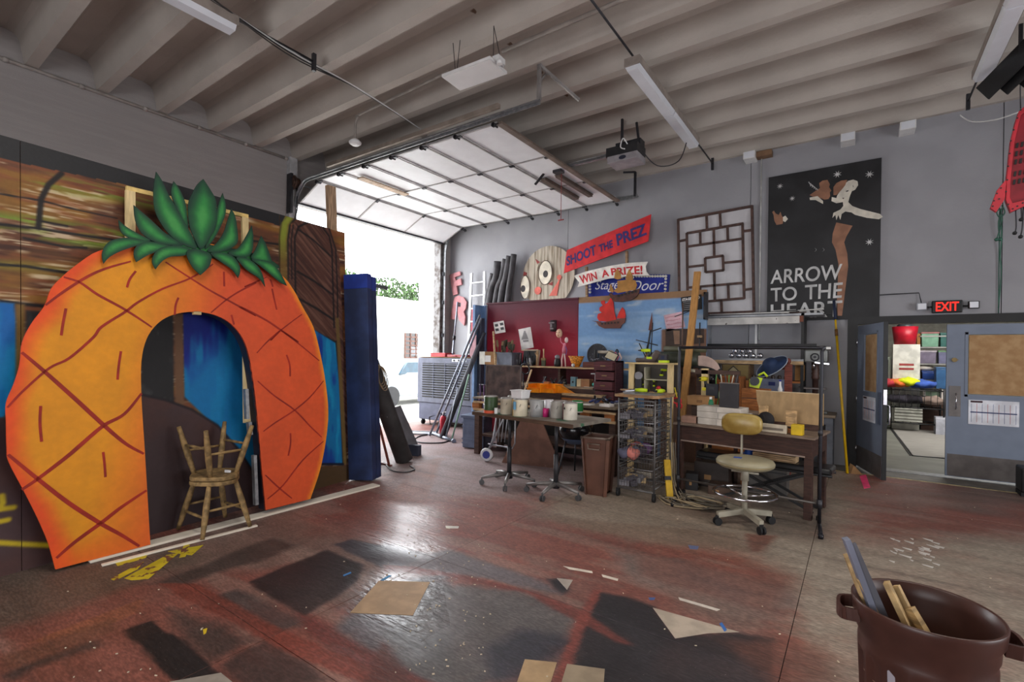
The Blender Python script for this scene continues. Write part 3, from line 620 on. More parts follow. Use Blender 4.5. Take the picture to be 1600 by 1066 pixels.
# car: side profile lofted
c0 = at(600, 640, x=-12.4); t = thing('car', 'pale small car parked in the bright yard outside the doorway', 'car', (-12.2, c0.y+.6, -.04))
pro = [(-1.9, .3), (-1.95, .65), (-1.7, .85), (-1.0, .95), (-.55, 1.4), (.5, 1.45), (1.1, 1.02), (1.8, .88), (2.0, .6), (1.95, .3)]
cm = mat('car paint', (112, 118, 122), .25, var=.02)
g = MB(); wv = [(.78, 0), (.84, .0), (.8, .0)]; n = len(pro); V_ = []
for sx, sc_ in ((-.84, 1), (-.7, 1), (.7, 1), (.84, 1)):
    for y, z in pro: zz = z if abs(sx) < .8 else min(z, .92); V_.append((sx*(.93 if z > 1 and abs(sx) < .8 else 1), y, zz))
F_ = []
for k in range(3):
    for i in range(n): j = (i+1) % n; F_.append((k*n+i, k*n+j, (k+1)*n+j, (k+1)*n+i))
F_ += [tuple(range(n)), tuple(range(3*n, 4*n))]; g.add(V_, F_, False); obj('body', g, cm, t, .04)
gl = mat('car glass', (24, 52, 66), .1)
for a_, b_ in (((-.85, .98), (-.05, 1.36)), ((.02, .98), (.85, 1.36))):
    obj('side_window', MB().prism([(a_[0]+.0, .98), (b_[0]+(.0 if a_[0] < 0 else .05), .98), (b_[0]+(.0 if a_[0] < 0 else -.3), 1.34), (a_[0]+(.32 if a_[0] < 0 else 0), 1.34)], .72, .8, F=lambda u, v, c: (c, u, v)), gl, t)
for y in (-1.2, 1.25): obj('wheel', MB().cyl((.65, y, .31), (.86, y, .31), .31, n=24).use(rubber), rubber, t)
# ================================================================== PAINTED BACKDROP FLATS (left)
paint_m = mat('scenic paint', (252, 252, 252), .6, var=.04, sc=20, attr='paint', bump=.15, bsc=40)
th = .047
FB = Frame((-4.80, .3, 0), (-.105, .994, 0), (-math.sin(th), 0, math.cos(th)))
def ib(p): return FB.L(p)
def b1(p): return FB.L(p, 2.96, 0, 200)      # points read at 2.96x from (0,200)
def b2(p): return FB.L(p, 2.805, 0, 540)
def b3(p): return FB.L(p, 3.44, 350, 250)
def b4(p): return FB.L(p, 3.5525, 380, 480)
top = ib([(0, 217), (400, 320)]); vtop = (top[0][1]+top[1][1])/2
uL = -1.1; uR = ib([(545, 700)])[0][0]; s1 = b1([(95, 440)])[0][0]; s2 = b3([(300, 430)])[0][0]
plank_top = b1([(-300, 60), (0, 140), (95, 162), (590, 265), (1184, 420)])+b3([(300, 355), (330, 300), (380, 300)])
strokes = [(b1(p), w_) for p, w_ in (([(-300, 240), (0, 305), (185, 335), (360, 380), (540, 418)], .012), ([(-300, 390), (0, 445), (180, 465), (400, 500), (540, 520), (700, 560)], .018), ([(110, 510), (230, 535), (300, 550), (400, 555)], .016),
    ([(-100, 610), (0, 632), (120, 640), (300, 668), (380, 680)], .018), ([(-100, 780), (0, 800), (200, 825)], .02), ([(285, 210), (225, 262), (190, 330), (178, 462)], .03), ([(190, 430), (250, 445), (310, 455)], .016))]
st3 = [(b3(p), w_) for p, w_ in (([(300, 640), (298, 420), (310, 340), (350, 300)], .02), ([(345, 640), (342, 430), (355, 340), (400, 305)], .02), ([(385, 740), (380, 420), (400, 360), (450, 335), (520, 350), (565, 410), (580, 480), (592, 900)], .02),
    ([(400, 375), (480, 430), (570, 515)], .02), ([(395, 600), (490, 655), (585, 725)], .022), ([(400, 745), (500, 800), (590, 860)], .024), ([(450, 900), (520, 940), (605, 985)], .03), ([(380, 300), (480, 320), (560, 350), (600, 480), (610, 700), (612, 1000)], .018),
    ([(150, 435), (230, 445), (300, 455)], .02), ([(230, 570), (300, 580)], .012), ([(365, 640), (362, 430), (372, 350)], .014))]
st3 += [(b4(p), .03) for p in ([(520, 190), (530, 500), (555, 870)],)]
dark_win = ib([(221, 640), (221, 560), (224, 480), (270, 480), (272, 640)]); dwin2 = b1([(120, 845), (195, 850), (120, 960)])
post = ib([(272, 480), (285, 480), (288, 640), (274, 640)]); post2 = b1([(75, 815), (115, 815), (110, 1066), (90, 1300), (72, 1300)])
blueL = b1([(-500, 760), (0, 805), (65, 812), (75, 900), (78, 1066), (80, 1120), (60, 1250), (0, 1380), (-500, 1400)])
blueM = ib([(285, 470), (430, 470), (430, 860), (400, 740), (350, 680), (288, 620)])
blueR = ib([(470, 495), (484, 511), (524, 536), (530, 600), (535, 727), (470, 727)])
hillM = ib([(180, 610), (222, 617), (258, 625), (300, 640), (340, 665), (375, 705), (400, 745), (425, 790), (430, 880), (180, 940)])
hillL = b2([(-300, 320), (0, 315), (30, 312), (60, 420), (120, 600), (300, 1000), (350, 1200), (-300, 1300)])
yl = [(b2(p), .035) for p in ([(-60, 722), (0, 718), (60, 710)], [(-60, 775), (0, 772), (35, 764)], [(-60, 862), (0, 865), (125, 872), (215, 876)], [(0, 715), (12, 690), (8, 660)])]
stripG = b3([(300, 640), (298, 420), (312, 330), (350, 290), (380, 300), (345, 350), (335, 430), (342, 660)])
ochreR = b4([(512, 60), (530, 60), (578, 870), (555, 875), (530, 400)])
grnB = b4([(430, 885), (585, 880), (590, 1000), (300, 1066)])
doorR = ib([(445, 700), (450, 360), (470, 338), (510, 342), (530, 400), (545, 700)])
def back_paint(u, v):
    n = fbm(u, v, 2.2, 26); n2 = fbm(u+3, v+9, 3, 60); n3 = fbm(u+7, v+1, 1.3, 5); f = fbm(u+2, v+4, 1.5)
    c = np.tile(np.array([(100., 60., 38.)]), (len(u), 1))
    c = mixc(c, (58, 32, 24), np.clip((n-.5)*5, 0, .85)); c = mixc(c, (150, 106, 40), np.clip((n3-.52)*5, 0, .75))
    c = mixc(c, (214, 196, 164), np.clip((n2-.53)*11, 0, .8)*np.clip((fbm(u+1, v+6, 2.2, 9)-.46)*7, 0, 1)); c = mixc(c, (132, 72, 42), np.clip((fbm(u+12, v+3, 1.8, 14)-.52)*6, 0, .6))
    tl = plank_top; gy = np.interp(u, [p[0] for p in tl], [p[1] for p in tl])
    gm = np.clip(1-np.abs((gy-v)-.1)/.09, 0, 1)*.8+np.clip(1-np.abs(dline(u, v, strokes[1][0])-.05)/.06, 0, 1)*.9+np.clip(1-dline(u, v, strokes[3][0])/.06, 0, 1)*.4
    c = mixc(c, (116, 146, 46), np.clip(gm*np.clip((fbm(u+8, v, 2.6, 24)-.47)*8, 0, 1), 0, .85)*(u < s1+1.5))
    d = region(u, v, doorR); dd = np.tile(np.array([(84., 50., 40.)]), (len(u), 1)); q = fbm(u*.8-v*.5, v+u*.9, 2, 40); dd = mixc(dd, (120, 84, 70), np.clip((q-.5)*5, 0, .8)); dd = mixc(dd, (54, 32, 28), np.clip((.42-q)*6, 0, .8)); c = c*(1-d[:, None])+dd*d[:, None]
    for p, w_ in strokes+st3: c = mixc(c, (20, 16, 18), np.clip(1.6-dline(u, v, p)/(w_*.5), 0, 1)*.95)
    b = region(u, v, stripG, .02); c = mixc(c, (120, 92, 40), b*.9); c = mixc(c, (140, 160, 50), b*np.clip((v-2.55)*3, 0, 1)*.8)
    blue = np.tile(np.array([(4., 116., 176.)]), (len(u), 1)); k = fbm(u, v, 8, 1.6)
    dk = np.clip((k-.48)*7, 0, 1)
    bb = mixc(blue, (10, 60, 150), dk*.8); bb = mixc(bb, (14, 160, 205), np.clip((.4-k)*6, 0, .6)); 
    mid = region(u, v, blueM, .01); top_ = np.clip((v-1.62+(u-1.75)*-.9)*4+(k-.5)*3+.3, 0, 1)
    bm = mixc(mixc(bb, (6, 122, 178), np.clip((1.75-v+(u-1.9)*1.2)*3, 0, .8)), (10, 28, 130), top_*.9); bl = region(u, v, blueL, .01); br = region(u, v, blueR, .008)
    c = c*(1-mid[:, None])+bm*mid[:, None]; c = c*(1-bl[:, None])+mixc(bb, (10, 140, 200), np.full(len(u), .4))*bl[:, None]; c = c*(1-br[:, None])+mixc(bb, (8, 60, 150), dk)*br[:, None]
    for p in (dark_win, dwin2): c = mixc(c, (34, 34, 36), region(u, v, p, .01)); c = mixc(c, (80, 80, 82), region(u, v, p, .06)*np.clip((fbm(u, v, 10, 4)-.55)*5, 0, .6))
    c = mixc(c, (112, 80, 56), region(u, v, post, .01)); c = mixc(c, (120, 92, 44), region(u, v, post2, .01))
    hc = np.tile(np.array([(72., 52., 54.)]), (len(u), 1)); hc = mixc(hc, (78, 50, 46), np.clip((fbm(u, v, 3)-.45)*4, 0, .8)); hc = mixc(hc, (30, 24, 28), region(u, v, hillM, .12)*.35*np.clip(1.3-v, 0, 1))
    for p in (hillM, hillL): h = region(u, v, p, .008); c = c*(1-h[:, None])+hc*h[:, None]
    c = mixc(c, (22, 16, 24), np.clip(1.4-dline(u, v, hillM[1:8])/.012, 0, 1)*.8)
    for p, w_ in yl: c = mixc(c, (196, 172, 30), np.clip(1.5-dline(u, v, p)/(w_*.5), 0, 1))
    c = mixc(c, (116, 92, 48), region(u, v, ochreR, .008)*.9); g = region(u, v, grnB, .01); c = mixc(c, (82, 60, 34), g); c = mixc(c, (110, 140, 40), g*np.clip((v-.33)*6+(n3-.5)*6, 0, .8))
    c = mixc(c, (8, 10, 30), np.clip(1.4-dline(u, v, b4([(425, 872), (555, 872)]))/.014, 0, 1))
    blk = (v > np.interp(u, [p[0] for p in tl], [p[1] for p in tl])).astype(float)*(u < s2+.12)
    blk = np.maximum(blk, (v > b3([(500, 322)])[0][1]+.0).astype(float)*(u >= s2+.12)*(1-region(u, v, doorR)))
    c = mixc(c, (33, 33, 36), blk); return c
bt = thing('stage_backdrop', 'tall painted stage backdrop of brown planks, blue windows and purple hill at the left', 'stage flat', M=FB.M)
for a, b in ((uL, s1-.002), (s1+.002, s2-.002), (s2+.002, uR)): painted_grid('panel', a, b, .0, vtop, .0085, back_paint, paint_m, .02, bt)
g = MB()
for a in (uL+.05, s1, s2, uR-.05): g.bb(a-.04, 0, -.1, a+.04, vtop, -.021)
for v in (.05, 1.6, vtop-.05): g.bb(uL, v-.04, -.1, uR, v+.04, -.06)
obj('batten', g, wood('batten wood', (150, 120, 90), stretch=(3, 30, 3)), bt)
# ------------------------------------------------------------------ pineapple arch
FPn = Frame((-4.64, .3, 0), (0, 1, 0), (-math.sin(.048), 0, math.cos(.048)))
def i_(p): return FPn.L(p)
def q1(p): return FPn.L(p, 2.96, 0, 200)
def q2(p): return FPn.L(p, 2.805, 0, 540)
def q3(p): return FPn.L(p, 3.44, 350, 250)
def q4(p): return FPn.L(p, 3.5525, 380, 480)
outl = smooth_line(i_([(87, 890), (76, 850), (60, 812), (38, 768), (14, 722), (11, 700), (10, 660), (10, 630), (22, 600), (31, 570), (35, 535), (50, 505), (70, 478), (80, 452), (98, 432), (125, 410), (155, 392), (200, 384), (280, 378), (345, 384), (400, 404), (440, 430), (458, 452), (472, 478), (490, 512), (501, 555), (509, 600), (513, 645), (509, 690), (500, 735), (485, 780)]), 4)
arch = i_([(235, 851)])+smooth_line(i_([(232, 800), (226, 700), (221, 620), (221, 565), (229, 530), (245, 507), (265, 494), (290, 488), (315, 488), (340, 494), (362, 507), (380, 530), (390, 560), (397, 605), (402, 650), (408, 720), (413, 775)]), 4)+i_([(415, 797.5)])
outline = [tuple(p)[:2] for p in outl]+[tuple(p)[:2] for p in arch[::-1]]
uc = i_([(330, 600)])[0][0]
def pine_paint(u, v):
    d = dline(u, v, [tuple(p)[:2] for p in outl]); n = fbm(u, v, 2.5)
    t = np.clip((u-.95+.35*(1.8-v)*0-(v-1.5)*.22)/1.1, 0, 1)
    c = np.tile(np.array([(220., 142., 14.)]), (len(u), 1)); c = mixc(c, (212, 80, 34), np.clip((t-.12)*1.8, 0, 1)); c = mixc(c, (200, 70, 46), np.clip((t-.5)*1.4, 0, .5)*np.clip((v-1.6), 0, 1)*1.4)
    left = np.clip(1-t*1.7, 0, 1)
    c = mixc(c, (228, 70, 24), np.clip(1.05-(d+ (n-.5)*.08)/.12, 0, .9)*left)
    c = mixc(c, (238, 150, 22), np.clip(1-d/.05, 0, .8)*(1-left))
    db = np.abs(v); c = mixc(c, (236, 86, 20), np.clip(1.05-(db+(n-.5)*.15)/.2, 0, .9)*left)
    da = dline(u, v, [tuple(p)[:2] for p in arch]); c = mixc(c, (232, 96, 20), np.clip(1-(da+(n-.5)*.1)/.07, 0, .75)*left*np.clip(1.2-v, 0, 1)*1.2)
    return c*(.94+.12*fbm(u+3, v, 7)[:, None])
pt = thing('pineapple_arch', 'giant orange painted pineapple cutout with an arched doorway and green crown', 'stage prop', M=FPn.M)
painted_poly('body', outline, .03, pine_paint, paint_m, .022, pt)
edge = MB()
ar = [Vector(p)[:2] for p in arch]
vs = [(p[0], p[1], 0) for p in ar]+[(p[0], p[1], -.13) for p in ar]; k = len(ar); edge.add(vs, [(i, i+1, k+i+1, k+i) for i in range(k-1)], False)
obj('arch_reveal', edge, mat('navy reveal', (22, 24, 40), .6), pt)
rs = MB(); sv = lambda pts: smooth_line(pts, 5)
red = mat('dark red stroke', (150, 32, 12), .6, var=.2)
lines = [q1([(605, 617), (490, 650), (400, 690), (290, 760), (210, 820)]), q1([(295, 690), (370, 715), (450, 770), (560, 830), (640, 880), (702, 922)]), q1([(985, 630), (880, 695), (750, 745), (640, 805), (580, 850), (470, 920), (430, 970), (320, 1065)])+q2([(215, 100), (100, 200), (32, 272)]),
 q1([(765, 620), (850, 675), (960, 745), (1050, 795), (1184, 868)])+q3([(80, 788), (150, 820), (240, 870), (305, 915), (400, 980)])+q4([(205, 125), (310, 205), (422, 298)]), q1([(1184, 715), (1100, 760), (1040, 800), (975, 855)])[::-1]+q3([(60, 655), (110, 685), (230, 630)][::-1])[1:2]*0+q3([(110, 682), (230, 630)]),
 q3([(418, 830), (305, 915), (250, 970)])+q4([(205, 130), (140, 185), (75, 255)]), q4([(80, 410), (170, 490), (285, 572), (370, 660), (435, 722)]), q4([(445, 410), (370, 500), (285, 572), (180, 640), (112, 690)]), q4([(445, 745), (330, 850), (220, 990), (135, 1065)]), q4([(122, 932), (200, 1005), (270, 1062)]),
 q2([(95, 30), (190, 110), (330, 235), (455, 350), (550, 430), (630, 475)]), q2([(620, 210), (545, 300), (455, 350), (360, 430), (290, 490), (165, 585), (95, 632)]), q2([(35, 478), (165, 585), (300, 690), (440, 780), (530, 830), (610, 880)]), q2([(642, 635), (530, 710), (440, 780), (330, 860), (247, 932)])]
dashes = [q2([(530, 25), (520, 90), (515, 150)]), q2([(178, 265), (175, 340), (182, 422)]), q2([(452, 467), (458, 520), (462, 577)]), q1([(628, 662), (600, 700), (587, 738)]), q1([(305, 835), (292, 900), (283, 960)]), q1([(825, 785), (812, 820), (808, 865)]), q1([(1035, 665), (1037, 733)]), q1([(1070, 865), (1082, 910)]), q3([(258, 692), (270, 750), (283, 805)]), q4([(240, 265), (258, 320), (260, 385)]), q4([(262, 700), (262, 760), (250, 825)]), q1([(1250, 700), (1262, 735)])]
for i, l in enumerate(lines):
    lt = l[0][0] < .9 or i >= 10
    g = MB(); s_ = sv(l); g.ribbon(s_, lambda t: (.022 if i >= 10 else .015 if i < 4 else .012)*(.75+.5*math.sin(PI*t)), .0, .002); obj('stroke', g, red, pt)
for l in dashes: obj('dash', MB().ribbon(sv(l), .016, 0, .002), red, pt)
# crown leaves
def leaf_paint(poly):
    def f(u, v):
        d = dline(u, v, poly, True); n = fbm(u, v, 9); mx = d.max()
        c = np.tile(np.array([(4., 48., 34.)]), (len(u), 1)); c = mixc(c, (36, 124, 56), np.clip(d/(mx*.75)+(n-.5)*.5, 0, 1)); return mixc(c, (84, 160, 80), np.clip((d/mx-.6)*1.4+(n-.58)*1.5, 0, .5))
    return f
LV = [q1(p) for p in ([(800,248),(830,290),(855,350),(862,400),(866,470),(830,410),(795,330),(788,290)], [(718,205),(745,245),(775,310),(800,350),(850,440),(895,520),(905,560),(850,545),(790,505),(745,450),(712,380),(706,290)], [(1025,303),(1038,350),(1038,400),(1015,460),(985,515),(945,562),(955,510),(985,450),(1000,370)],
 [(543,428),(580,460),(640,495),(690,520),(670,527),(610,518),(565,495),(548,465)], [(612,360),(660,400),(710,445),(760,490),(820,530),(840,545),(780,545),(710,530),(650,490),(620,430)], [(1062,378),(1080,410),(1090,470),(1092,530),(1060,560),(1000,578),(950,572),(990,540),(1025,490),(1045,430)], [(932,240),(965,290),(990,340),(995,420),(985,470),(950,530),(920,565),(890,510),(868,450),(862,360),(880,310),(905,265)],
 [(1155,455),(1162,500),(1158,570),(1130,600),(1080,598),(1045,580),(1090,560),(1120,520)])]+[q3([(188,412),(215,460),(240,530),(245,560),(200,560),(135,532),(155,490)])]+[q1(p) for p in ([(470,632),(462,590),(480,545),(520,520),(590,512),(660,525),(700,535),(640,545),(560,570),(500,600)], [(620,625),(608,590),(618,555),(650,535),(700,532),(760,545),(800,555),(740,570),(680,590),(645,610)],
 [(708,658),(692,625),(700,590),(730,560),(790,548),(850,555),(872,575),(840,595),(780,600),(740,620)], [(1088,698),(1060,660),(1010,625),(960,585),(1010,580),(1060,595),(1090,630),(1098,665)])]+[q3([(204,685),(170,640),(110,600),(70,560),(50,530),(100,530),(160,570),(190,620)]), q3([(320,680),(280,660),(220,610),(170,570),(130,540),(200,545),(250,565),(290,620)])]+[q1([(912,685),(880,655),(858,620),(848,580),(880,565),(930,575),(962,595),(955,640),(930,670)])]
LV.insert(0, q1([(690, 520), (760, 490), (905, 530), (1080, 560), (1230, 600), (1290, 650), (1160, 625), (950, 600), (850, 585), (700, 550)]))
for i, l in enumerate(LV):
    sm = [tuple(p)[:2] for p in smooth_line(l+[l[0]], 3)[:-1]]
    o = painted_poly('leaf', sm, .016, leaf_paint(sm), paint_m, .010, pt, z=.012+.0035*i, relief=None)
# metal hinges inside arch, block at top
g = MB()
for a, b in (((388, 608), (390, 655)), ((393, 660), (395, 680)), ((401, 712), (404, 790))):
    p, r_ = i_([a, b]); g.bar((p[0]-.0, p[1], -.05), (r_[0], r_[1], -.05), .03, .05, (0, 0, 1))
o = obj('hinge_strip', g, steel, pt); p = i_([(309, 490)])[0]; obj('block', MB().bb(p[0]-.03, p[1]-.01, -.04, p[0]+.03, p[1]+.02, .0), wood('pine', (205, 180, 130)), pt)
# wooden frame behind the crown
FR = Frame((-4.80, .3, 0), (0, 1, 0), (-math.sin(.05), 0, math.cos(.05)))
r1 = FR.L([(600, 280), (1128, 410)], 2.96, 0, 200); r0 = FR.L([(612, 500)], 2.96, 0, 200)
t = thing('timber_flat', 'pale pine frame standing behind the pineapple crown', 'frame', M=FR.M); pine = wood('pine', (205, 180, 130), var=.08); pin2 = wood('pine upright', (214, 190, 140), stretch=(30, 4, 4), var=.1)
a, b = r1; vv = (a[1]+b[1])/2
obj('rail', MB().bb(a[0]-.03, vv-.02, 0, b[0]+.03, vv+.015, .03), wood('pine rail', (206, 178, 110), stretch=(4, 4, 4)), t)
obj('upright', MB().bb(a[0]-.035, .9, 0, a[0]+.03, vv-.02, .03), pin2, t); obj('upright', MB().bb(b[0]-.03, .9, 0, b[0]+.03, vv-.02, .03), pin2, t)
# planks on floor under the arch
pa, pb = at(140, 880, z=0), at(592, 760, z=0); ang = math.atan2((pb-pa).y, (pb-pa).x); l = (pb-pa).length
single('plank', 'long pale plank lying along the foot of the pineapple, nearest the floor edge', 'plank', MB().bb(0, -.0, 0, l, .13, .018), wood('white plank', (226, 216, 200), stretch=(3, 30, 30), sc=1.5, var=.06), (pa.x+.02, pa.y, .001), ang, bevel=.002)
pc = at(158, 884, z=0); pd = at(400, 822, z=0); ang2 = math.atan2((pd-pc).y, (pd-pc).x)
single('plank', 'shorter narrow pale plank on the floor in front of the arch foot', 'plank', MB().bb(0, -.035, 0, (pd-pc).length, .0, .014), wood('white plank', (226, 216, 200)), (pc.x, pc.y, .001), ang2, bevel=.002)
# ------------------------------------------------------------------ stools
sw = wood('worn stool wood', (138, 112, 72), stretch=(14, 14, 14), sc=1.3, var=.35, bump=.3)
def stool(name, label, M, stone=True):
    t = thing(name, label, 'stool', M=M)
    # seat: rounded shield shape, saddle
    sh = [(math.cos(a)*(.21+.02*math.cos(2*a)), math.sin(a)*(.19+.012*math.cos(4*a))) for a in np.linspace(0, 2*PI, 29)[:-1]]
    obj('seat', MB().prism(sh, .415, .452), sw, t, .009)
    L_ = []
    for a, b in ((-1, -1), (1, -1), (1, 1), (-1, 1)):
        p0 = Vector((a*.22, b*.20, 0)); p1 = Vector((a*.13, b*.11, .425)); L_.append((p0, p1))
        prf = [p0.lerp(p1, k) for k in (0, .12, .35, .6, .85, 1)]; obj('leg', MB().tube(prf, [.017, .019, .024, .026, .021, .018], 10), sw, t)
    def s_(i, j, k): p = L_[i][0].lerp(L_[i][1], k); q = L_[j][0].lerp(L_[j][1], k); obj('stretcher', MB().tube([p, p.lerp(q, .5), q], [.009, .013, .009], 8), sw, t)
    s_(0, 1, .38); s_(2, 3, .38); s_(1, 2, .5); s_(3, 0, .5)
    return t
sf = [at(*p, z=.02) for p in ((274.5, 830), (313.7, 848), (393, 820))]
c = Vector(((sf[0].x+sf[2].x)/2, (sf[0].y+sf[2].y)/2, .021))
az = math.atan2(sf[1].y-sf[0].y, sf[1].x-sf[0].x)
sc_ = (sf[2]-sf[0]).length/(2*math.hypot(.22, .2))
hh = .452*sc_
M1 = Matrix.Translation(c) @ Matrix.Rotation(az, 4, 'Z') @ Matrix.Scale(sc_, 4)
stool('wooden_stool', 'worn wooden stool standing upright in the pineapple doorway', M1)
M2 = Matrix.Translation(c+Vector((0, 0, hh*2+.004))) @ Matrix.Rotation(az+.05, 4, 'Z') @ Matrix.Rotation(PI, 4, 'X') @ Matrix.Scale(sc_, 4)
stool('wooden_stool', 'worn wooden stool turned upside down on top of the upright one', M2)
single('white_clip', 'tiny white clip lying on the upturned stool', 'clip', MB().bb(-.02, -.01, 0, .02, .01, .012).bb(-.03, -.004, 0, .03, .004, .02), white_m, c+Vector((.1, .06, hh+.046)), .4)
# ------------------------------------------------------------------ navy column box, leaning post, dark tubes
navy = mat('navy column paint', (30, 42, 74), .55, var=.3, sc=3, col2=(44, 60, 104)); navyt = mat('navy bright paint', (26, 52, 140), .5)
base = [at(545, 752, z=0), at(582, 755, z=0), at(596, 749, z=0)]
u_ = (base[1]-base[0]); w_ = u_.length; u_.normalize(); n_ = Vector((-u_.y, u_.x, 0))
lean = -.045
def colbox(label, off, dep, zz, mtop):
    o3 = base[0]+n_*off; M = Matrix((u_, n_, Vector((0, 0, 1)))).transposed().to_4x4(); M.translation = o3
    M = M @ Matrix.Shear('XY', 4, (lean, 0)) if False else M @ Matrix.Rotation(lean, 4, 'Y')
    t = thing('tall_flat', label, 'stage flat', M=M)
    obj('box', MB().bb(0, 0, .015, w_, dep, zz-.18), navy, t, .004); obj('top', MB().bb(0, 0, zz-.18, w_, dep, zz), navyt, t, .004); return t
colbox('tall navy blue box flat with brighter top standing right of the backdrop', 0, .11, 2.56, 0); colbox('second navy box flat directly behind the front navy one', .125, .1, 2.54, 0)
pb_ = at(532, 640, x=-5.45); pt_ = at(520, 290, x=-5.6)
t = single('wooden_post', 'rough upright timber post leaning behind the navy column', 'post', MB().bar((0, 0, 0), (pt_.x-pb_.x-.05, (pt_.y-pb_.y)*1.45, pt_.z), .12, .06, (1, 0, 0)), wood('timber post', (172, 142, 114), stretch=(20, 20, 2)), (pb_.x, pb_.y-(pt_.y-pb_.y)*.45, 0.0), bevel=.003)
o = t
p0 = at(590, 446, x=-5.5); single('steel_arm', 'short dark bar sticking out beside the navy column top', 'bar', MB().bar((0, 0, 0), (.0, .42, -.02), .03, .05), mat('grey arm', (86, 88, 92), .6), (-5.5, p0.y-.25, p0.z))
pt1 = at(590, 560, x=-5.55); pf = at(632, 722, z=0)
tm = mat('dark carpet tube', (62, 60, 60), .75, var=.2, sc=5, speck=((150, 150, 150), 30, .76))
single('leaning_tube', 'thick dark grey tube leaning against the back of the navy column', 'tube', MB().cyl((0, 0, .02), (pt1.x-pf.x-.1, pt1.y-pf.y-.1, 1.55), .125, n=20), tm, (pf.x, pf.y, 0))
p1_ = at(650, 712, z=0); single('leaning_board', 'grey carpeted board leaning behind the dark tube', 'board', MB().bar((0, 0, 0.01), (-.35, -.12, .72), .03, .35, (0, 1, 0)), mat('grey board', (112, 112, 118), .8), (p1_.x-.05, p1_.y-.02, .0))
p2_ = at(650, 712, z=0); single('offcut_block', 'small dark blue offcut block on the floor by the leaning tube', 'block', MB().bb(-.14, -.05, 0, .06, .06, .16).bb(-.14, -.06, .16, .06, -.03, .17), mat('slate block', (60, 66, 84), .6), (p2_.x, p2_.y, 0.001), .3, bevel=.004)
p3_ = at(608, 728, z=0); t = thing('red_stand', 'small rusty red folding stand between navy column and tube', 'stand', (p3_.x, p3_.y, .0))
rst = mat('rusty red', (120, 58, 44), .6); obj('leg', MB().bar((0, 0, 0.01), (-.12, -.1, .62), .03, .03), rst, t); obj('leg', MB().bar((-.2, .0, 0.01), (-.12, -.1, .62), .03, .03), rst, t); obj('foot', MB().bar((.05, 0, .012), (-.2, 0, .012), .03, .02), rst, t)
pc_ = at(592, 585, x=-5.35); t = thing('cable_coil', 'coil of tan cord hooked on the navy column side', 'cord', (-5.33, pc_.y, pc_.z))
for i in range(4): obj('loop', MB().torus((0, .02*i, -.02*i), .13+.01*i, .006, (.3, .2, .1), 24, 6, 1.3), mat('tan cord', (150, 128, 96), .7), t)
single('cable', 'thin grey cable snaking on the floor by the navy column', 'cable', MB().tube(smooth_line([at(600, 722, z=.01), at(612, 735, z=.01), at(632, 738, z=.01), at(648, 734, z=.01), at(640, 728, z=.01)]), .007), dsteel)
# ================================================================== BACK WALL SIGNS AND SCENERY
def on(px, py, z):
    y = 7.2 if z > 1.3 else 6.9 if z > 1.05 else min(max(at(px, py, z=z).y, 6.02), 6.6) if .9 < z < .93 else at(px, py, z=z).y
    return Vector((at(px, py, y=y).x, y, z+.001))
def C(name, col, r=.6, **k): return mat(name, col, r, **k)
W9 = FY(9.05)
def shaped(name, label, cat, fr_, poly, thick, m, off=0.0, group=None, bevel=0):
    # cutout with its own origin: Empty-free single mesh in a frame
    g = MB().prism(poly, off, off+thick); o = obj(name, g, m, None, bevel); o.matrix_world = fr_.M; return tag(o, label, cat, group)
def fthing(name, label, cat, fr_, group=None): return thing(name, label, cat, M=fr_.M, group=group)
# poster
PO = lambda p: W9.L(p, 4.444, 1040, 300)
PT = lambda p: W9.L(p, 3.23, 1200, 0)
t = fthing('poster_board', 'tall black painted poster board with two lovers and white lettering on the wall', 'poster', W9)
q = W9.L([(1198, 500), (1374, 498), (1375, 250), (1198, 275)]); x0, x1, z0, z1 = q[0][0], q[1][0], q[1][1], (q[2][1]+q[3][1])/2
obj('board', MB().bb(x0, z0, -.03, x1, z1, .0), mat('chalk black', (34, 34, 37), .55, var=.3, sc=2), t)
skin = C('tan figure paint', (152, 108, 84)); cream = C('cream figure paint', (222, 216, 202)); lw_ = C('letter white', (200, 200, 200))
for s_, qd in (('ARROW', [(728, 640), (1218, 608), (1228, 498), (732, 545)]), ('TO', [(730, 765), (912, 750), (912, 655), (730, 668)]), ('THE', [(968, 748), (1222, 735), (1232, 628), (968, 648)]), ('HEART', [(730, 880), (1222, 865), (1228, 752), (730, 782)])):
    obj('lettering', text_mb(MB(), s_, quadmap(PO(qd)), .0, .004, bold=.012, res=5), lw_, t)
man = PT([(210, 985), (238, 965), (262, 950), (258, 925), (275, 912), (300, 908), (312, 930), (308, 945), (320, 962), (312, 972), (314, 990), (305, 1005), (285, 1008), (265, 1000), (240, 1000)])
obj('man_head', MB().prism(man, .0, .002), skin, t); obj('man_collar', MB().prism(PT([(210, 998), (250, 990), (278, 1015), (278, 1030), (240, 1010), (212, 1010)]), .002, .003), cream, t)
for k in range(5): a = 205+k*9; obj('wave_mark', MB().ribbon(PT([(a, 918+k*8), (a+12, 936+k*6), (a+8, 940+k*6)]), .012, 0, .002), lw_, t)
obj('woman_face', MB().prism(PT([(345, 1000), (350, 985), (375, 950), (385, 930), (400, 918), (425, 920), (430, 950), (415, 985), (405, 1020), (425, 1040), (465, 1055), (565, 1080), (580, 1095), (560, 1107), (500, 1100), (440, 1085), (420, 1072), (390, 1068), (372, 1080), (365, 1110), (355, 1085), (345, 1112), (340, 1085), (325, 1100), (330, 1075), (365, 1058), (380, 1040), (378, 1020), (345, 1026), (320, 1015), (322, 995)]), .0, .002), cream, t)
obj('hair', MB().prism(PT([(330, 985), (330, 945), (345, 925), (370, 912), (400, 908), (390, 935), (370, 960), (345, 985)]), .002, .003), skin, t)
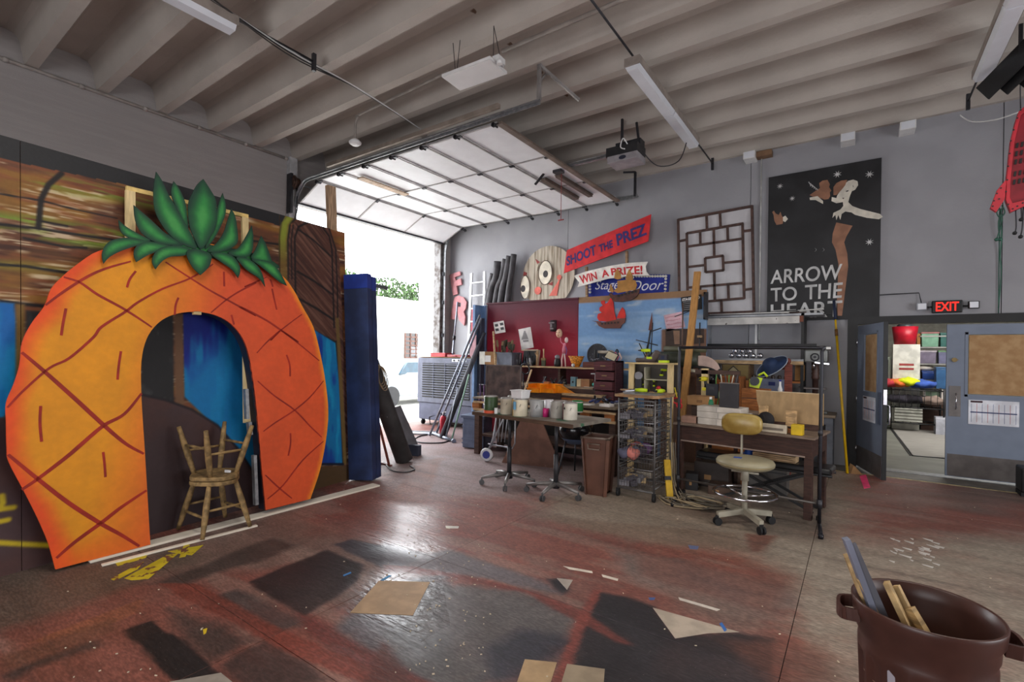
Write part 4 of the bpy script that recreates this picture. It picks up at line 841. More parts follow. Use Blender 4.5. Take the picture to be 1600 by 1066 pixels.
obj('hat', MB().prism(PT([(400, 915), (430, 907), (452, 915), (455, 935), (440, 958), (425, 965), (432, 940), (420, 925)]), .002, .0035), cream, t); obj('mouth', MB().prism(PT([(374, 1000), (386, 998), (380, 1006)]), .003, .004), C('dark mouth', (60, 30, 30)), t)
obj('eye', MB().prism(PT([(392, 965), (408, 960), (404, 967), (394, 969)]), .003, .004), black_m, t)
obj('leg', MB().prism(PO([(1185, 212), (1298, 235), (1255, 310), (1240, 350), (1262, 430), (1268, 520), (1250, 660), (1225, 860), (1195, 860), (1190, 750), (1195, 640), (1200, 500), (1180, 400), (1155, 350), (1160, 290)]), .0, .002), skin, t)
obj('hand', MB().prism(PO([(740, 140), (752, 130), (765, 150), (785, 160), (798, 138), (806, 165), (822, 185), (812, 222), (770, 230), (755, 200), (750, 160)]), .0, .002), skin, t); obj('cuff', MB().prism(PO([(815, 175), (832, 165), (850, 188), (830, 210), (815, 200)]), .002, .003), cream, t)
for cx, cy, r in ((60, 940, 15), (122, 1002, 14), (350, 880, 18), (512, 880, 18), (512+.0, 1222, 17)):
    c = PT([(cx, cy)])[0]; rr = r/3.23*.0105; pts = [(c[0]+math.cos(a)*rr*(1 if k % 2 else .3), c[1]+math.sin(a)*rr*(1 if k % 2 else .3)) for k, a in enumerate(np.linspace(0, 2*PI, 17)[:-1])]
    obj('star', MB().prism(pts, 0, .002), lw_, t)
for cx in (1030, 1084):
    c = PO([(cx, 403)])[0]; obj('crescent', MB().prism([(c[0]+.03*math.cos(a), c[1]+.03*math.sin(a)) for a in np.linspace(-1.3, 1.3, 8)]+[(c[0]+.012+.022*math.cos(a), c[1]+.022*math.sin(a)) for a in np.linspace(1.3, -1.3, 8)], 0, .002), lw_, t)
# lattice
t = fthing('lattice_screen', 'brown wooden geometric lattice screen over pale paper hung on the wall', 'screen', W9)
lat = wood('lattice brown', (78, 56, 50), stretch=(6, 6, 6)); LB = PO
q = LB([(88, 195), (600, 100), (612, 832), (95, 855)]); obj('paper', MB().prism(q, -.02, -.012), mat('lattice paper', (198, 196, 200), .8, var=.03), t)
bars = [((88, 195), (600, 100), 16), ((88, 190), (98, 850), 16), ((600, 95), (614, 835), 18), ((98, 852), (612, 832), 14), ((285, 160), (288, 258), 14), ((378, 145), (382, 238), 12), ((148, 288), (540, 220), 14), ((148, 285), (154, 770), 14), ((535, 218), (546, 742), 16), ((154, 772), (548, 738), 14),
 ((98, 342), (148, 332), 12), ((545, 273), (602, 265), 12), ((550, 680), (608, 672), 12), ((240, 275), (242, 362), 10), ((335, 258), (338, 452), 10), ((430, 240), (433, 337), 10), ((155, 380), (532, 325), 10), ((275, 460), (402, 443), 12), ((275, 458), (278, 560), 12), ((398, 443), (402, 546), 12), ((278, 558), (404, 544), 12),
 ((155, 522), (277, 508), 10), ((402, 493), (535, 480), 10), ((338, 555), (342, 748), 10), ((155, 665), (542, 632), 10), ((435, 645), (438, 742), 10), ((240, 660), (242, 758), 10), ((388, 752), (390, 838), 14), ((280, 765), (284, 845), 12)]
for a, b, w_ in bars:
    p, r_ = LB([a, b]); obj('slat', MB().bar((p[0], p[1], .005), (r_[0], r_[1], .005), .04, w_/4.444*.0108, (0, 0, 1)), lat, t)
# SHOOT THE PREZ
SG = lambda p: W9.L(p, 4.442, 860, 320)
W9_ = W9; W9 = FY(8.90); t = fthing('shoot_sign', 'slanted red sign board lettered SHOOT THE PREZ in blue', 'sign', W9)
obj('board', MB().prism(SG([(708, 72), (688, 258), (103, 480), (125, 320)]), .05, .07), C('sign red', (208, 44, 50), .45), t, .003)
bl = C('sign blue', (52, 44, 110))
for s_, qd in (('SHOOT', [(125, 430), (330, 352), (322, 280), (122, 365)]), ('THE', [(352, 338), (445, 300), (440, 248), (345, 285)]), ('PREZ', [(475, 292), (682, 212), (668, 135), (465, 212)])):
    obj('lettering', text_mb(MB(), s_, quadmap(SG(qd)), .07, .075, bold=.03), bl, t)
obj('post', MB().bar((*SG([(525, 320)])[0], -.04), (*SG([(528, 640)])[0], -.04), .04, .06, (0, 0, 1)), wood('sign post', (160, 128, 96), stretch=(4, 20, 4)), t); obj('post', MB().bar((*SG([(245, 430)])[0], -.04), (*SG([(248, 640)])[0], -.04), .04, .06, (0, 0, 1)), wood('sign post', (160, 128, 96)), t)
W9 = W9_; W8 = FY(8.86); SG8 = lambda p: W8.L(p, 4.442, 860, 320)
t = fthing('prize_banner', 'cream forked banner sign lettered WIN A PRIZE! in red', 'sign', W8)
obj('board', MB().prism(SG8([(165, 495), (245, 465), (400, 428), (540, 405), (678, 396), (662, 430), (668, 465), (690, 492), (560, 494), (400, 515), (290, 545), (190, 572), (203, 540)]), 0, .015), C('banner cream', (232, 226, 218)), t)
rl = C('banner red', (196, 36, 44))
for s_, qd in (('WIN', [(215, 552), (330, 518), (318, 465), (200, 495)]), ('A', [(362, 508), (412, 496), (402, 448), (355, 458)]), ('PRIZE!', [(428, 492), (642, 482), (640, 422), (420, 442)])): obj('lettering', text_mb(MB(), s_, quadmap(SG8(qd)), .015, .019, bold=.025), rl, t)
W7 = FY(9.03); SG7 = lambda p: W7.L(p, 4.442, 860, 320)
t = fthing('door_sign', 'blue marquee sign with Stage Door in white script and bulbs round its edge', 'sign', W7)
obj('board', MB().prism(SG7([(268, 530), (680, 484), (830, 484), (815, 640), (260, 660)]), -.02, .01), C('marquee blue', (34, 48, 140), .4), t)
for s_, qd in (('Stage', [(305, 608), (465, 608), (470, 520), (310, 530)]), ('Door', [(560, 600), (770, 590), (775, 520), (560, 530)])): obj('lettering', text_mb(MB(), s_, lambda u, v, f=quadmap(SG7(qd)): f(u+.12*v, v), .01, .014, bold=-.005, res=5), C('sign white', (235, 235, 235)), t)
blb = None
for k in range(26):
    if k < 4: c = (278, 545+k*21)
    elif k < 16: c = (600+(k-4)*18.5, 497)
    elif k < 21: c = (803-(k-16)*1, 515+(k-16)*24)
    else: c = (480+(k-21)*24, 505)
    c = SG7([c])[0]
    if blb is None: blb = obj('bulb', MB().ball((0, 0, 0), .026, 8, 5), C('bulb', (240, 236, 220), .3), t); blb.location = (c[0], c[1], .02)
    else: q = blb.copy(); COL.objects.link(q); q.location = (c[0], c[1], .02)
# clown disc
W10 = FY(9.05); FC = lambda p: W10.L(p, 5.33, 680, 360)
t = fthing('face_disc', 'round whitewashed plank disc painted as a cartoon face leaning on the wall', 'stage prop', W10)
cc, rr = FC([(940, 385)])[0], None; a_, b_ = FC([(725, 400), (1158, 400)]); rr = (b_[0]-a_[0])/2
pw_ = mat('whitewashed planks', (196, 186, 170), .75, col2=(140, 126, 108), sc=2, stretch=(9, .8, 4))
for k in range(8):
    xa = cc[0]-rr+2*rr*k/8; xb = xa+2*rr/8-.006; pts = []
    for x in np.linspace(xa, xb, 5): pts.append((x, cc[1]+math.sqrt(max(0, rr*rr-(x-cc[0])**2))))
    for x in np.linspace(xb, xa, 5): pts.append((x, cc[1]-math.sqrt(max(0, rr*rr-(x-cc[0])**2))-.001))
    obj('plank', MB().prism(pts, 0, .02), pw_, t)
def oval(mb, c, a, b, w0, w1, rot=0): return mb.prism([(c[0]+a*math.cos(g)*math.cos(rot)-b*math.sin(g)*math.sin(rot), c[1]+a*math.cos(g)*math.sin(rot)+b*math.sin(g)*math.cos(rot)) for g in np.linspace(0, 2*PI, 25)[:-1]], w0, w1)
for (c, r_) in (((925, 355), .17), ((757, 476), .12)):
    c = FC([c])[0]; e = obj('eye', oval(MB(), c, r_, .26, .02, .045, .12), C('eye cream', (226, 218, 200)), t); obj('iris', oval(MB(), (c[0]+(.01 if r_ > .15 else -.05), c[1]-.03), .06, .075, .045, .05), C('pupil', (50, 46, 48)), e); obj('eye_rim', MB().torus((c[0], c[1], .045), .26, .008, (0, 0, 1), 24, 6, r_/.26), C('rim brown', (90, 70, 60)), e)
pk = C('salmon paint', (222, 110, 96))
for c, r_ in (((862, 504), .085), ((1040, 393), .055)): obj('cheek', oval(MB(), FC([c])[0], r_, r_, .02, .04), pk, t)
obj('mouth', MB().prism(FC([(1045, 405), (1020, 545), (955, 548), (1030, 425)]), .02, .035), pk, t)
dr = C('dark red patch', (150, 60, 58))
for p in ([(840, 240), (880, 268), (855, 280)], [(745, 345), (770, 355), (765, 385), (738, 378)], [(945, 450), (985, 430), (980, 462)]): obj('patch', MB().prism(FC(p), .02, .03), dr, t)
obj('brow', MB().tube([(*p, .04) for p in FC([(855, 340), (862, 300), (885, 268)])], .012), C('eye cream', (226, 218, 200)), t)
# letters F, R, (A) pink blocks on wall at the corner
LT = lambda p: W9.L(p, 5.33, 680, 360)
lk = mat('pink letter block', (186, 128, 132), .8, var=.1, sc=9)
single('letter_f', 'dusty pink block letter F at the corner of the back wall', 'letter', MB().prism(LT([(128, 372), (213, 343), (220, 375), (170, 392), (178, 420), (222, 402), (228, 455), (185, 465), (196, 530), (157, 545)]), 0, .04), lk).matrix_world = W9.M
single('letter_r', 'dusty pink block letter R below the F by the doorway', 'letter', MB().prism(LT([(168, 562), (200, 545), (245, 560), (268, 600), (262, 650), (245, 680), (258, 720), (250, 795), (205, 745), (195, 690), (180, 690), (170, 745), (136, 740), (150, 640)]), 0, .04, [LT([(195, 600), (225, 605), (222, 640), (195, 635)])]), lk).matrix_world = W9.M
single('letter_a', 'dusty pink block letter mostly hidden behind the white ladder', 'letter', MB().prism(LT([(290, 650), (330, 640), (355, 720), (320, 745), (322, 830), (290, 850)]), 0, .04), mat('pink letter dark', (160, 84, 92), .8)).matrix_world = W9.M
# ladder
t = thing('ladder', 'white aluminium ladder leaning on the back wall beside the pink letters', 'ladder')
wl = C('ladder white', (222, 224, 228), .4); wr = C('ladder grey rail', (150, 150, 152), .4, metal=.4)
a0, a1 = at(737, 427, y=8.93), at(727, 650, y=8.75); b0, b1_ = at(757, 424, y=8.93), at(757, 650, y=8.75)
a1.z = .0; b1_.z = .0; obj('rail', MB().bar(a1, a0, .03, .07), wr, t); obj('rail', MB().bar(b1_, b0, .03, .07), wr, t)
for k in range(11): f = (k+.7)/11.5; obj('rung', MB().bar(a1.lerp(a0, f), b1_.lerp(b0, f), .05, .03), wl, t)
# dark carpet rolls / pipes bundle above panel at left
tubm = mat('dark rubber hose', (64, 62, 66), .6, var=.25, sc=6)
for k, (p, r_, lab) in enumerate((([(478, 360), (430, 580)], .05, 'dark hose leaning at left of the bundle on the wall'), ([(520, 260), (545, 330), (480, 470), (450, 600)], .075, 'looped dark padded tube, second in the bundle on the wall'), ([(585, 240), (575, 350), (500, 600)], .06, 'dark padded tube in the middle of the bundle on the wall'), ([(620, 215), (605, 350), (560, 430), (545, 600)], .07, 'thick dark padded tube right of middle in the wall bundle'), ([(655, 200), (640, 350), (600, 600)], .06, 'dark padded tube at right of the wall bundle with flat top'))):
    pts = [at(680+a/5.33, 360+b/5.33, y=8.85) for a, b in p]; pts.append(Vector((pts[-1].x-.05, 8.5, 0.0)));  single('padded_tube', lab, 'tube', MB().tube(smooth_line([pts[0], pts[0].lerp(pts[-2], .5)+(pts[1]-pts[0].lerp(pts[-2], .5))*.35, pts[-2], pts[-1]]), r_*1.15, 10), tubm)
# ================================================================== SWAMP COOLER
cg = C('cooler grey', (92, 96, 114), .5); cgd = C('cooler dark', (14, 15, 20), .6)
t = thing('evaporative_cooler', 'grey evaporative cooler with louvred grille standing inside the doorway', 'cooler', (-8.1, 7.75, 0))
X1 = at(742, 600, y=7.75).x+8.1
obj('body', MB().bb(0, .0, .5, X1, .8, 1.5), cg, t, .02); obj('tank', MB().bb(.02, .03, .12, X1-.02, .77, .5), C('cooler tank', (78, 82, 104), .5), t, .02)
fo = obj('grille_shade', MB().bb(.16, -.005, .62, X1-.14, .02, 1.38), cgd, t)  # near-black plate paints the shade in the gaps behind the louvres
lv = obj('louvre', MB().bar((.16, -.012, 0), (X1-.14, -.012, 0), .022, .012, (0, .6, 1)), cg, t); lv.location = (0, 0, .66)
for k in range(1, 14): q = lv.copy(); COL.objects.link(q); q.location = (0, 0, .66+k*.053)
for k in range(1, 4): obj('divider', MB().bb(.16+k*(X1-.3)/4-.008, -.02, .62, .16+k*(X1-.3)/4+.008, -.0, 1.38), cg, t)
pc = obj('control_panel', MB().bb(X1*.62, -.008, 1.42, X1*.86, 0, 1.48), C('panel pale', (210, 212, 216)), t)
for k in range(3): obj('knob', MB().cyl((X1*(.66+.08*k), -.02, 1.45), (X1*(.66+.08*k), 0, 1.45), .018), cgd, pc)
obj('side_grille', MB().bb(-.006, .1, .7, .0, .7, 1.4), cgd, t)
for x, y in ((.1, .1), (X1-.1, .1), (.1, .7), (X1-.1, .7)): obj('caster', MB().cyl((x-.02, y, .055), (x+.02, y, .055), .055, n=16).bb(x-.03, y-.03, .06, x+.03, y+.03, .13), rubber, t)
single('cardboard_sheet', 'flattened brown cardboard on top of the grey cooler', 'cardboard', MB().bb(0, 0, 0, X1, .75, .012).bb(.1, -.03, .012, X1*.9, .6, .02), C('cardboard', (150, 118, 88), .8), (-8.1, 7.76, 1.502), .02)
single('red_crate', 'flat red plastic crate lying on top of the cooler', 'crate', MB().bb(0, 0, 0, .42, .3, .07).bb(-.02, -.02, .07, .44, .32, .085), C('crate red', (196, 60, 70), .4), (-7.75, 7.8, 1.523), .05, bevel=.004)
single('red_tool_case', 'flat dark red case beside the crate on the cooler', 'case', MB().bb(0, 0, 0, .45, .28, .05).bb(.15, -.03, .01, .3, 0, .03), C('case red', (150, 50, 55), .4), (-7.25, 7.8, 1.523), -.1, bevel=.004)
# ================================================================== POLES
ms = mat('pole steel', (140, 146, 160), .35, .6, sc=20)
def pole(lab, a, b, r, m=ms, name='metal_pole', y0=None): return single(name, lab, 'pole', MB().cyl(a, b, r, n=12).cyl(Vector(a).lerp(b, .0), Vector(a).lerp(b, .02), r*1.25, n=12), m)
G0 = lambda px, py: Vector(at(px, py, z=.02))
t = thing('lighting_boom', 'grey telescoping vertical pole standing behind the leaning poles', 'pole', (0, 0, 0)); b = G0(697, 665); tp = at(715, 472, y=b.y+.3)
obj('lower_tube', MB().cyl(b, b.lerp(tp, .72), .024), ms, t); obj('upper_tube', MB().cyl(b.lerp(tp, .7), tp, .018), ms, t); obj('clamp', MB().cyl(b.lerp(tp, .69), b.lerp(tp, .72), .035), dsteel, t)
P_ = [((671, 681), (750, 492), 7.35, .022, ms, 'leftmost silver pole of the bundle leaning on the panel end'), ((681, 679), (752, 497), 7.4, .022, ms, 'second silver pole of the leaning bundle'), ((688, 684), (747, 540), 7.3, .03, C('grey flat pole', (112, 114, 124), .5), 'thick grey pole in the middle of the leaning bundle'), ((694, 684), (757, 520), 7.4, .035, C('dark pole', (58, 60, 70), .5), 'dark thick pole right of middle in the leaning bundle'), ((706, 687), (733, 585), 6.9, .016, C('green white pole', (150, 190, 170), .4), 'pale green pole at right of the leaning bundle'), ((696, 686), (716, 606), 7.0, .014, ms, 'short thin silver rod among the leaning poles')]
for a, b, y, r, m_, lab in P_: pole(lab, G0(*a), at(*b, y=y), r, m_)
a, b = at(673, 676, z=.03), at(708, 689, z=.03); single('floor_tube', 'thick silver tube lying on the floor at the foot of the poles', 'tube', MB().cyl(a, b, .03).cyl(b, b+(b-a)*.04, .04), ms)
t = thing('fire_extinguisher', 'red fire extinguisher standing on the floor among the leaning poles', 'fire extinguisher', G0(692, 679)+Vector((0, 0, -.015))); obj('cylinder', MB().lathe([(0, 0), (.06, 0), (.065, .02), (.065, .3), (.05, .36), (.02, .39), (0, .39)]), C('ext red', (196, 40, 60), .35), t); obj('valve', MB().cyl((0, 0, .39), (0, 0, .43), .015).bar((-.02, 0, .44), (.08, 0, .46), .015, .012), white_m, t); obj('hose', MB().tube(smooth_line([(.02, 0, .41), (.08, .0, .36), (.08, 0, .2), (.075, 0, .1)]), .008), rubber, t)
a = at(640, 700, z=.01); t = single('floor_tray', 'pale flat sheet metal tray lying on the floor by the cooler', 'tray', MB().bb(-.3, -.12, .0, .3, .16, .015).bb(-.3, -.14, 0, .3, -.12, .03).bb(-.3, .16, 0, .3, .18, .03), C('pale tray', (175, 178, 184), .4), (at(655, 678, z=0).x, at(655, 678, z=0).y, .001), .5)
single('floor_hose', 'dark hose looped on the floor in front of the poles', 'hose', MB().tube(smooth_line([at(*p, z=.012) for p in ((675, 678), (655, 682), (648, 688), (660, 692), (690, 692), (703, 688))]), .011), dsteel)
single('folding_chair_frame', 'bent chrome chair frame lying near the cooler wheels', 'frame', MB().tube([at(672, 662, z=.02), at(671, 652, z=.28), at(690, 646, z=.35), at(684, 668, z=.02)], .012), dsteel)
# tote
t = thing('storage_tote', 'grey blue plastic tote with lid standing at left of the can table', 'tote', (at(722, 700, z=0).x, at(722, 700, z=0).y, .001), math.radians(12))
tg = C('tote blue grey', (110, 122, 148), .4); obj('body', MB().box((.2, .17, .26), (.40, .34, .50)), tg, t, .015); obj('lid', MB().bb(-.03, -.03, .51, .43, .37, .56), C('tote lid', (112, 124, 150), .4), t, .008)
for z in (.08, .15, .36, .42): obj('rib', MB().bb(-.008, -.008, z, .408, .0, z+.02), C('tote lid', (112, 124, 150), .4), t)
# ================================================================== RED / BLUE PANEL
YP = 7.62; FPl = FY(YP); R_ = FPl.L([(762, 470), (904, 464), (1105, 452)]); xa, xm, xb = R_[0][0], R_[1][0], R_[2][0]; zt_ = 2.58
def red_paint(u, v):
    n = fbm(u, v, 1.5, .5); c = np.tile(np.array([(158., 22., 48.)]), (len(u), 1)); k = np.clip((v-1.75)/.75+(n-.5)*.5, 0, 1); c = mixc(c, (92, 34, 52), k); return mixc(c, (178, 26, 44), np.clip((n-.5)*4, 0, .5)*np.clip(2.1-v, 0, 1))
def blue_paint(u, v):
    n = fbm(u, v, 1.0, 7); c = np.tile(np.array([(118., 158., 205.)]), (len(u), 1)); c = mixc(c, (150, 184, 220), np.clip((n-.5)*4, 0, .7)); c = mixc(c, (196, 206, 214), np.clip((fbm(u+5, v, 2, 9)-.64)*8, 0, .6))
    c = mixc(c, (150, 116, 84), (v > 2.50).astype(float)); return mixc(c, (128, 96, 78), ((u > xb-.68) & (v < 2.02)).astype(float))
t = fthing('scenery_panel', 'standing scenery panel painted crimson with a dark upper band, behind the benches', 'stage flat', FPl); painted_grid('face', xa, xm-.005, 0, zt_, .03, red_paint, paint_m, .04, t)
obj('cap', MB().bb(xa-.02, zt_, -.2, xm, zt_+.03, .02), C('maroon cap', (88, 34, 48)), t)
t2 = fthing('scenery_panel', 'standing scenery panel painted pale sky blue with a tan strip along its top', 'stage flat', FPl); painted_grid('face', xm+.005, xb, 0, zt_+.03, .03, blue_paint, paint_m, .04, t2)
ep = at(752, 470, y=7.4)
t = thing('end_post', 'pale blue flat post at the left end of the red panel', 'post', (xa-.12, 7.5, 0)); obj('board', MB().bb(-.06, -.12, 0, .0, .12, 2.56).bb(.0, .08, 0, .1, .12, 2.56), C('post blue', (106, 136, 178)), t, .003); obj('pink_tag', MB().prism([(-.1, 1.55), (.05, 1.52), (.05, 1.95), (.02, 2.02), (-.08, 2.02), (-.11, 1.95)], -.14, -.125, F=lambda a, b, c: (a, c, b)), C('tag pink', (196, 150, 158)), t)
obj('dark_board', MB().bb(.02, -.05, 0, .1, .06, 2.3), C('post dark', (60, 66, 84)), t)
# brown ship and red ship
FS = FY(YP-.045)
def SH(p): return FS.L(p, 4.442, 860, 320)
gold = C('gold sail', (176, 126, 62)); hull = wood('hull brown', (84, 52, 44), stretch=(6, 6, 6)); hr = C('hull rust', (104, 62, 52)); rs_ = C('sail red', (200, 44, 36))
t = fthing('ship_cutout', 'brown galleon cutout with golden sails fixed to the top edge of the blue panel', 'ship cutout', FS)
obj('hull', MB().prism(SH([(410, 625), (425, 612), (440, 628), (500, 622), (570, 600), (622, 582), (618, 612), (600, 640), (560, 665), (500, 676), (450, 674), (425, 650)]), 0, .03), hull, t)
for p in ([(412, 600), (420, 548), (440, 590), (436, 612)], [(445, 512), (452, 470), (468, 445), (490, 480), (492, 515), (468, 520)], [(468, 530), (530, 522), (590, 525), (603, 560), (592, 592), (540, 600), (470, 615), (440, 600), (468, 575)], [(530, 492), (548, 448), (572, 490), (575, 528), (532, 520)]): obj('sail', MB().prism(SH(p), 0, .02), gold, t)
for k in range(6): c = SH([(478+k*24, 634-k*6)])[0]; obj('port', MB().bb(c[0]-.02, c[1]-.018, .03, c[0]+.02, c[1]+.018, .034), black_m, t)
t = fthing('ship_cutout', 'red sailed galleon cutout with rust hull on the blue panel', 'ship cutout', FS)
obj('hull', MB().prism(SH([(290, 806), (345, 810), (362, 820), (500, 790), (527, 788), (522, 818), (502, 832), (490, 858), (380, 860), (342, 842), (325, 815)]), .01, .04), hr, t)
for p in ([(342, 808), (330, 785), (334, 760), (362, 750), (345, 735), (346, 715), (368, 700), (355, 685), (358, 668), (380, 665), (384, 690), (402, 680), (425, 645), (442, 680), (446, 740), (462, 802), (400, 812)], [(464, 790), (482, 745), (503, 712), (520, 735), (527, 775), (520, 790)]): obj('sail', MB().prism(SH(p), .01, .03), rs_, t)
for k in range(6): c = SH([(366+k*22, 828-k*2)])[0]; obj('port', MB().bb(c[0]-.014, c[1]-.014, .04, c[0]+.014, c[1]+.014, .044), black_m, t)
# masks, papers on panel
FT = FY(YP-.01)
c = at(862, 509, y=YP-.08); t = thing('carved_mask', 'dark carved tiki mask hanging on the red panel', 'mask', (c.x, YP-.02, c.z)); dk_ = mat('dark carving', (56, 46, 50), .6, bump=.5); obj('face', MB().lathe([(0, -.1), (.055, -.1), (.065, 0), (.06, .1), (0, .1)], n=14, sy=.8), dk_, t); obj('brow', MB().bb(-.055, -.075, .04, .055, -.04, .06), C('mask grey', (120, 112, 116)), t); obj('nose', MB().box((0, -.065, 0), (.02, .03, .06)), C('mask grey', (120, 112, 116)), t); obj('mouth', MB().bb(-.035, -.065, -.065, .035, -.045, -.04), C('mask grey', (120, 112, 116)), t)
c = at(872, 521, y=YP-.12); t = thing('face_mask', 'pale oval face mask hung on the red panel beside the dark one', 'mask', (c.x, YP-.08, c.z)); sk = C('mask skin', (214, 178, 150)); obj('face', MB().ball((0, 0, 0), (.058, .05, .08), 14, 10).cyl((0, .02, 0), (0, .08, 0), .02), sk, t); obj('nose', MB().ball((0, -.05, -.005), (.01, .015, .022), 8, 6), sk, t); 
for s in (-1, 1): obj('eye', MB().ball((s*.024, -.042, .018), (.012, .008, .006), 8, 5), black_m, t)
obj('mouth', MB().ball((0, -.044, -.038), (.016, .008, .006), 8, 5), C('lip', (150, 60, 60)), t)
def sheet(lab, pts, m, y=None, name='paper_sheet', cat='paper', marks=(), F=None, mk=None):
    f = F or FT; t = fthing(name, lab, cat, f); obj('sheet', MB().prism(f.L(pts), .0, .004), m, t)
    for p in marks: obj('print', MB().prism(f.L(p), .004, .0045), mk or C('print dark', (60, 60, 64)), t)
    return t
pw2 = C('paper white', (218, 214, 212), .8)
F73 = FY(7.5)
sheet('white sheet with four dark photographs tucked behind the brushes', [(771, 504), (787, 501), (790, 519), (774, 522)], pw2, marks=[[(773, 507), (778, 506), (779, 510), (774, 511)], [(781, 505), (786, 504), (787, 508), (782, 509)], [(774, 514), (779, 513), (780, 517), (775, 518)], [(782, 512), (787, 511), (788, 515), (783, 516)]], F=F73)
sheet('white sheet with a faint figure sketch propped behind the tools', [(810, 515), (829, 511), (834, 543), (815, 547)], pw2, marks=[[(819, 517), (821, 517), (826, 530), (815, 531)], [(817, 532), (826, 531), (826, 534), (818, 535)]], F=F73, mk=C('sketch grey', (140, 136, 138)))
pinkp = sheet('pinkish handwritten notice in red pen on the right of the blue panel', [(1037, 493), (1065, 487), (1071, 511), (1042, 518)], C('paper pink', (214, 178, 190)), y=0, cat='notice')
for k in range(4):
    y0 = 493+k*5.6; obj('handwriting', MB().ribbon([Vector((a, b)) for a, b in FT.L([(1040+k*1.2+q*.75, y0+3.6-q*.13+(1.2 if q % 2 else -1.0)*(.5+.5*math.sin(q*1.7+k)**2)) for q in range(30)])], .006, .004, .0045), C('red pen', (170, 50, 70)), pinkp)
st = sheet('black printed notice headed STAGEHAND on the blue panel', [(1064, 465), (1096, 460), (1097, 483), (1066, 488)], C('notice black', (34, 34, 38)), cat='notice', marks=[[(1067, 472+k*3), (1090-(k % 2)*4, 469+k*3), (1090-(k % 2)*4, 470+k*3), (1067, 473+k*3)] for k in range(5)], mk=C('notice grey', (130, 130, 134)))
obj('heading', text_mb(MB(), 'STAGEHAND', quadmap(FT.L([(1066, 471), (1094, 467), (1094, 462.5), (1066, 466.5)])), .004, .005, bold=.04, res=1), C('sign white', (235, 235, 235)), st)
sheet('dark brown photograph poster pinned low on the blue panel', [(1040, 514), (1100, 514), (1100, 536), (1040, 542)], C('photo brown', (64, 50, 44)), cat='poster', marks=[[(1052, 517), (1062, 517), (1062, 538), (1054, 538)]], mk=C('photo skin', (140, 108, 86)))
c = at(1090, 425, y=7.2); single('timber_upright', 'long yellowish timber leaning in front of the blue panel', 'timber', MB().bar((0, 0, 0), (c.x-at(1078, 545, y=6.9).x+.12, .45, c.z), .09, .045, (0, 1, 0)), wood('yellow timber', (178, 130, 72), var=.12, stretch=(20, 20, 3)), (at(1078, 545, y=6.9).x-.12, 6.75, 0))
c = at(1106, 478, y=7.5); single('small_frame', 'narrow black and white picture frame at the right end of the blue panel', 'frame', MB().bb(-.05, 0, -.2, -.03, .2, .2).bb(-.05, 0, -.2, .01, .03, -.17).bb(-.05, 0, .17, .01, .03, .2).bb(-.04, .02, -.2, -.035, .2, .2), dsteel, (c.x, 7.45, c.z))
# ================================================================== WORKBENCHES
plyw = wood('pale plywood', (186, 156, 118), stretch=(4, 20, 20)); dkw = wood('dark bench wood', (74, 52, 44), stretch=(3, 20, 20)); orw = wood('orange wood', (160, 98, 50), stretch=(3, 20, 20)); grw = wood('grey worn wood', (128, 114, 98), stretch=(3, 20, 20))
def legs(mbname, pts, h, w_, m, t, z0=0):
    for x, y in pts: obj(mbname, MB().bb(x-w_/2, y-w_/2, z0, x+w_/2, y+w_/2, h), m, t)
# bench with planks (front left, behind the can table)
t = thing('workbench', 'low plank workbench behind the paint can table, cluttered with clamps', 'workbench', (-5.0, 5.98, 0))
for i in range(4): obj('plank', MB().bb(0, .01+i*.2, .885, 2.42, .2+i*.2-.006, .915), grw, t, .002)
obj('apron', MB().bb(.0, .02, .82, 2.42, .05, .85), plyw, t); obj('lower_rail', MB().bb(.0, .02, .70, 2.42, .05, .735), plyw, t); obj('back_rail', MB().bb(.0, .75, .70, 2.42, .79, .88), dkw, t)
for x in (1.98, 2.34, .05): obj('block', MB().bb(x-.08, .03, .735, x+.06, .1, .82), orw, t)
legs('leg', ((.05, .1), (2.36, .1), (.05, .7), (2.36, .7)), .84, .09, dkw, t); obj('lower_shelf', MB().bb(.05, .15, .28, 2.36, .75, .31), dkw, t)
obj('shade_panel', MB().bb(.0, .78, .05, 2.42, .80, .84), C('bench shadow board', (38, 34, 34)), t)  # dark sheet standing in for the shade under the bench
# shelf unit behind against the panel
t = thing('shelving_bench', 'long two level wooden shelf bench against the red and blue panels', 'workbench', (-5.7, 6.85, 0))
obj('lower_board', MB().bb(.3, .0, 1.07, 2.38, .62, 1.10), wood('light shelf board', (150, 130, 108), stretch=(3, 20, 20)), t); obj('upper_board', MB().bb(.35, .32, 1.375, 3.1, .66, 1.40), plyw, t)
obj('lower_apron', MB().bb(.3, .0, .98, 2.56, .03, 1.065), dkw, t); obj('main_top', MB().bb(.1, -.02, .86, 2.7, .62, .90), dkw, t); legs('leg', ((.2, .08), (2.5, .08), (.2, .55), (2.5, .55)), .86, .09, dkw, t)
for x in (.6, 1.55, 2.5): obj('riser', MB().bb(x-.02, .4, 1.10, x+.02, .6, 1.375), dkw, t); obj('post', MB().bb(x-.03, .3, .9, x+.03, .36, 1.07), dkw, t)
obj('maroon_back', MB().bb(.35, .63, 1.1, 2.6, .645, 1.37), C('maroon board', (84, 26, 36)), t)
ZA, ZB, ZD_, ZT_ = 1.40, 1.10, .915, .88
def box_(name, label, cat, base, d, m, rz=0, group=None, extra=None, bevel=.004):
    # single cuboid item with small real detail (lid line or label) centred on base
    t = thing(name, label, cat, base, rz, group); obj('body', MB().bb(-d[0]/2, -d[1]/2, 0, d[0]/2, d[1]/2, d[2]), m, t, min(bevel, min(d)/4))
    if extra: extra(t, d)
    return t
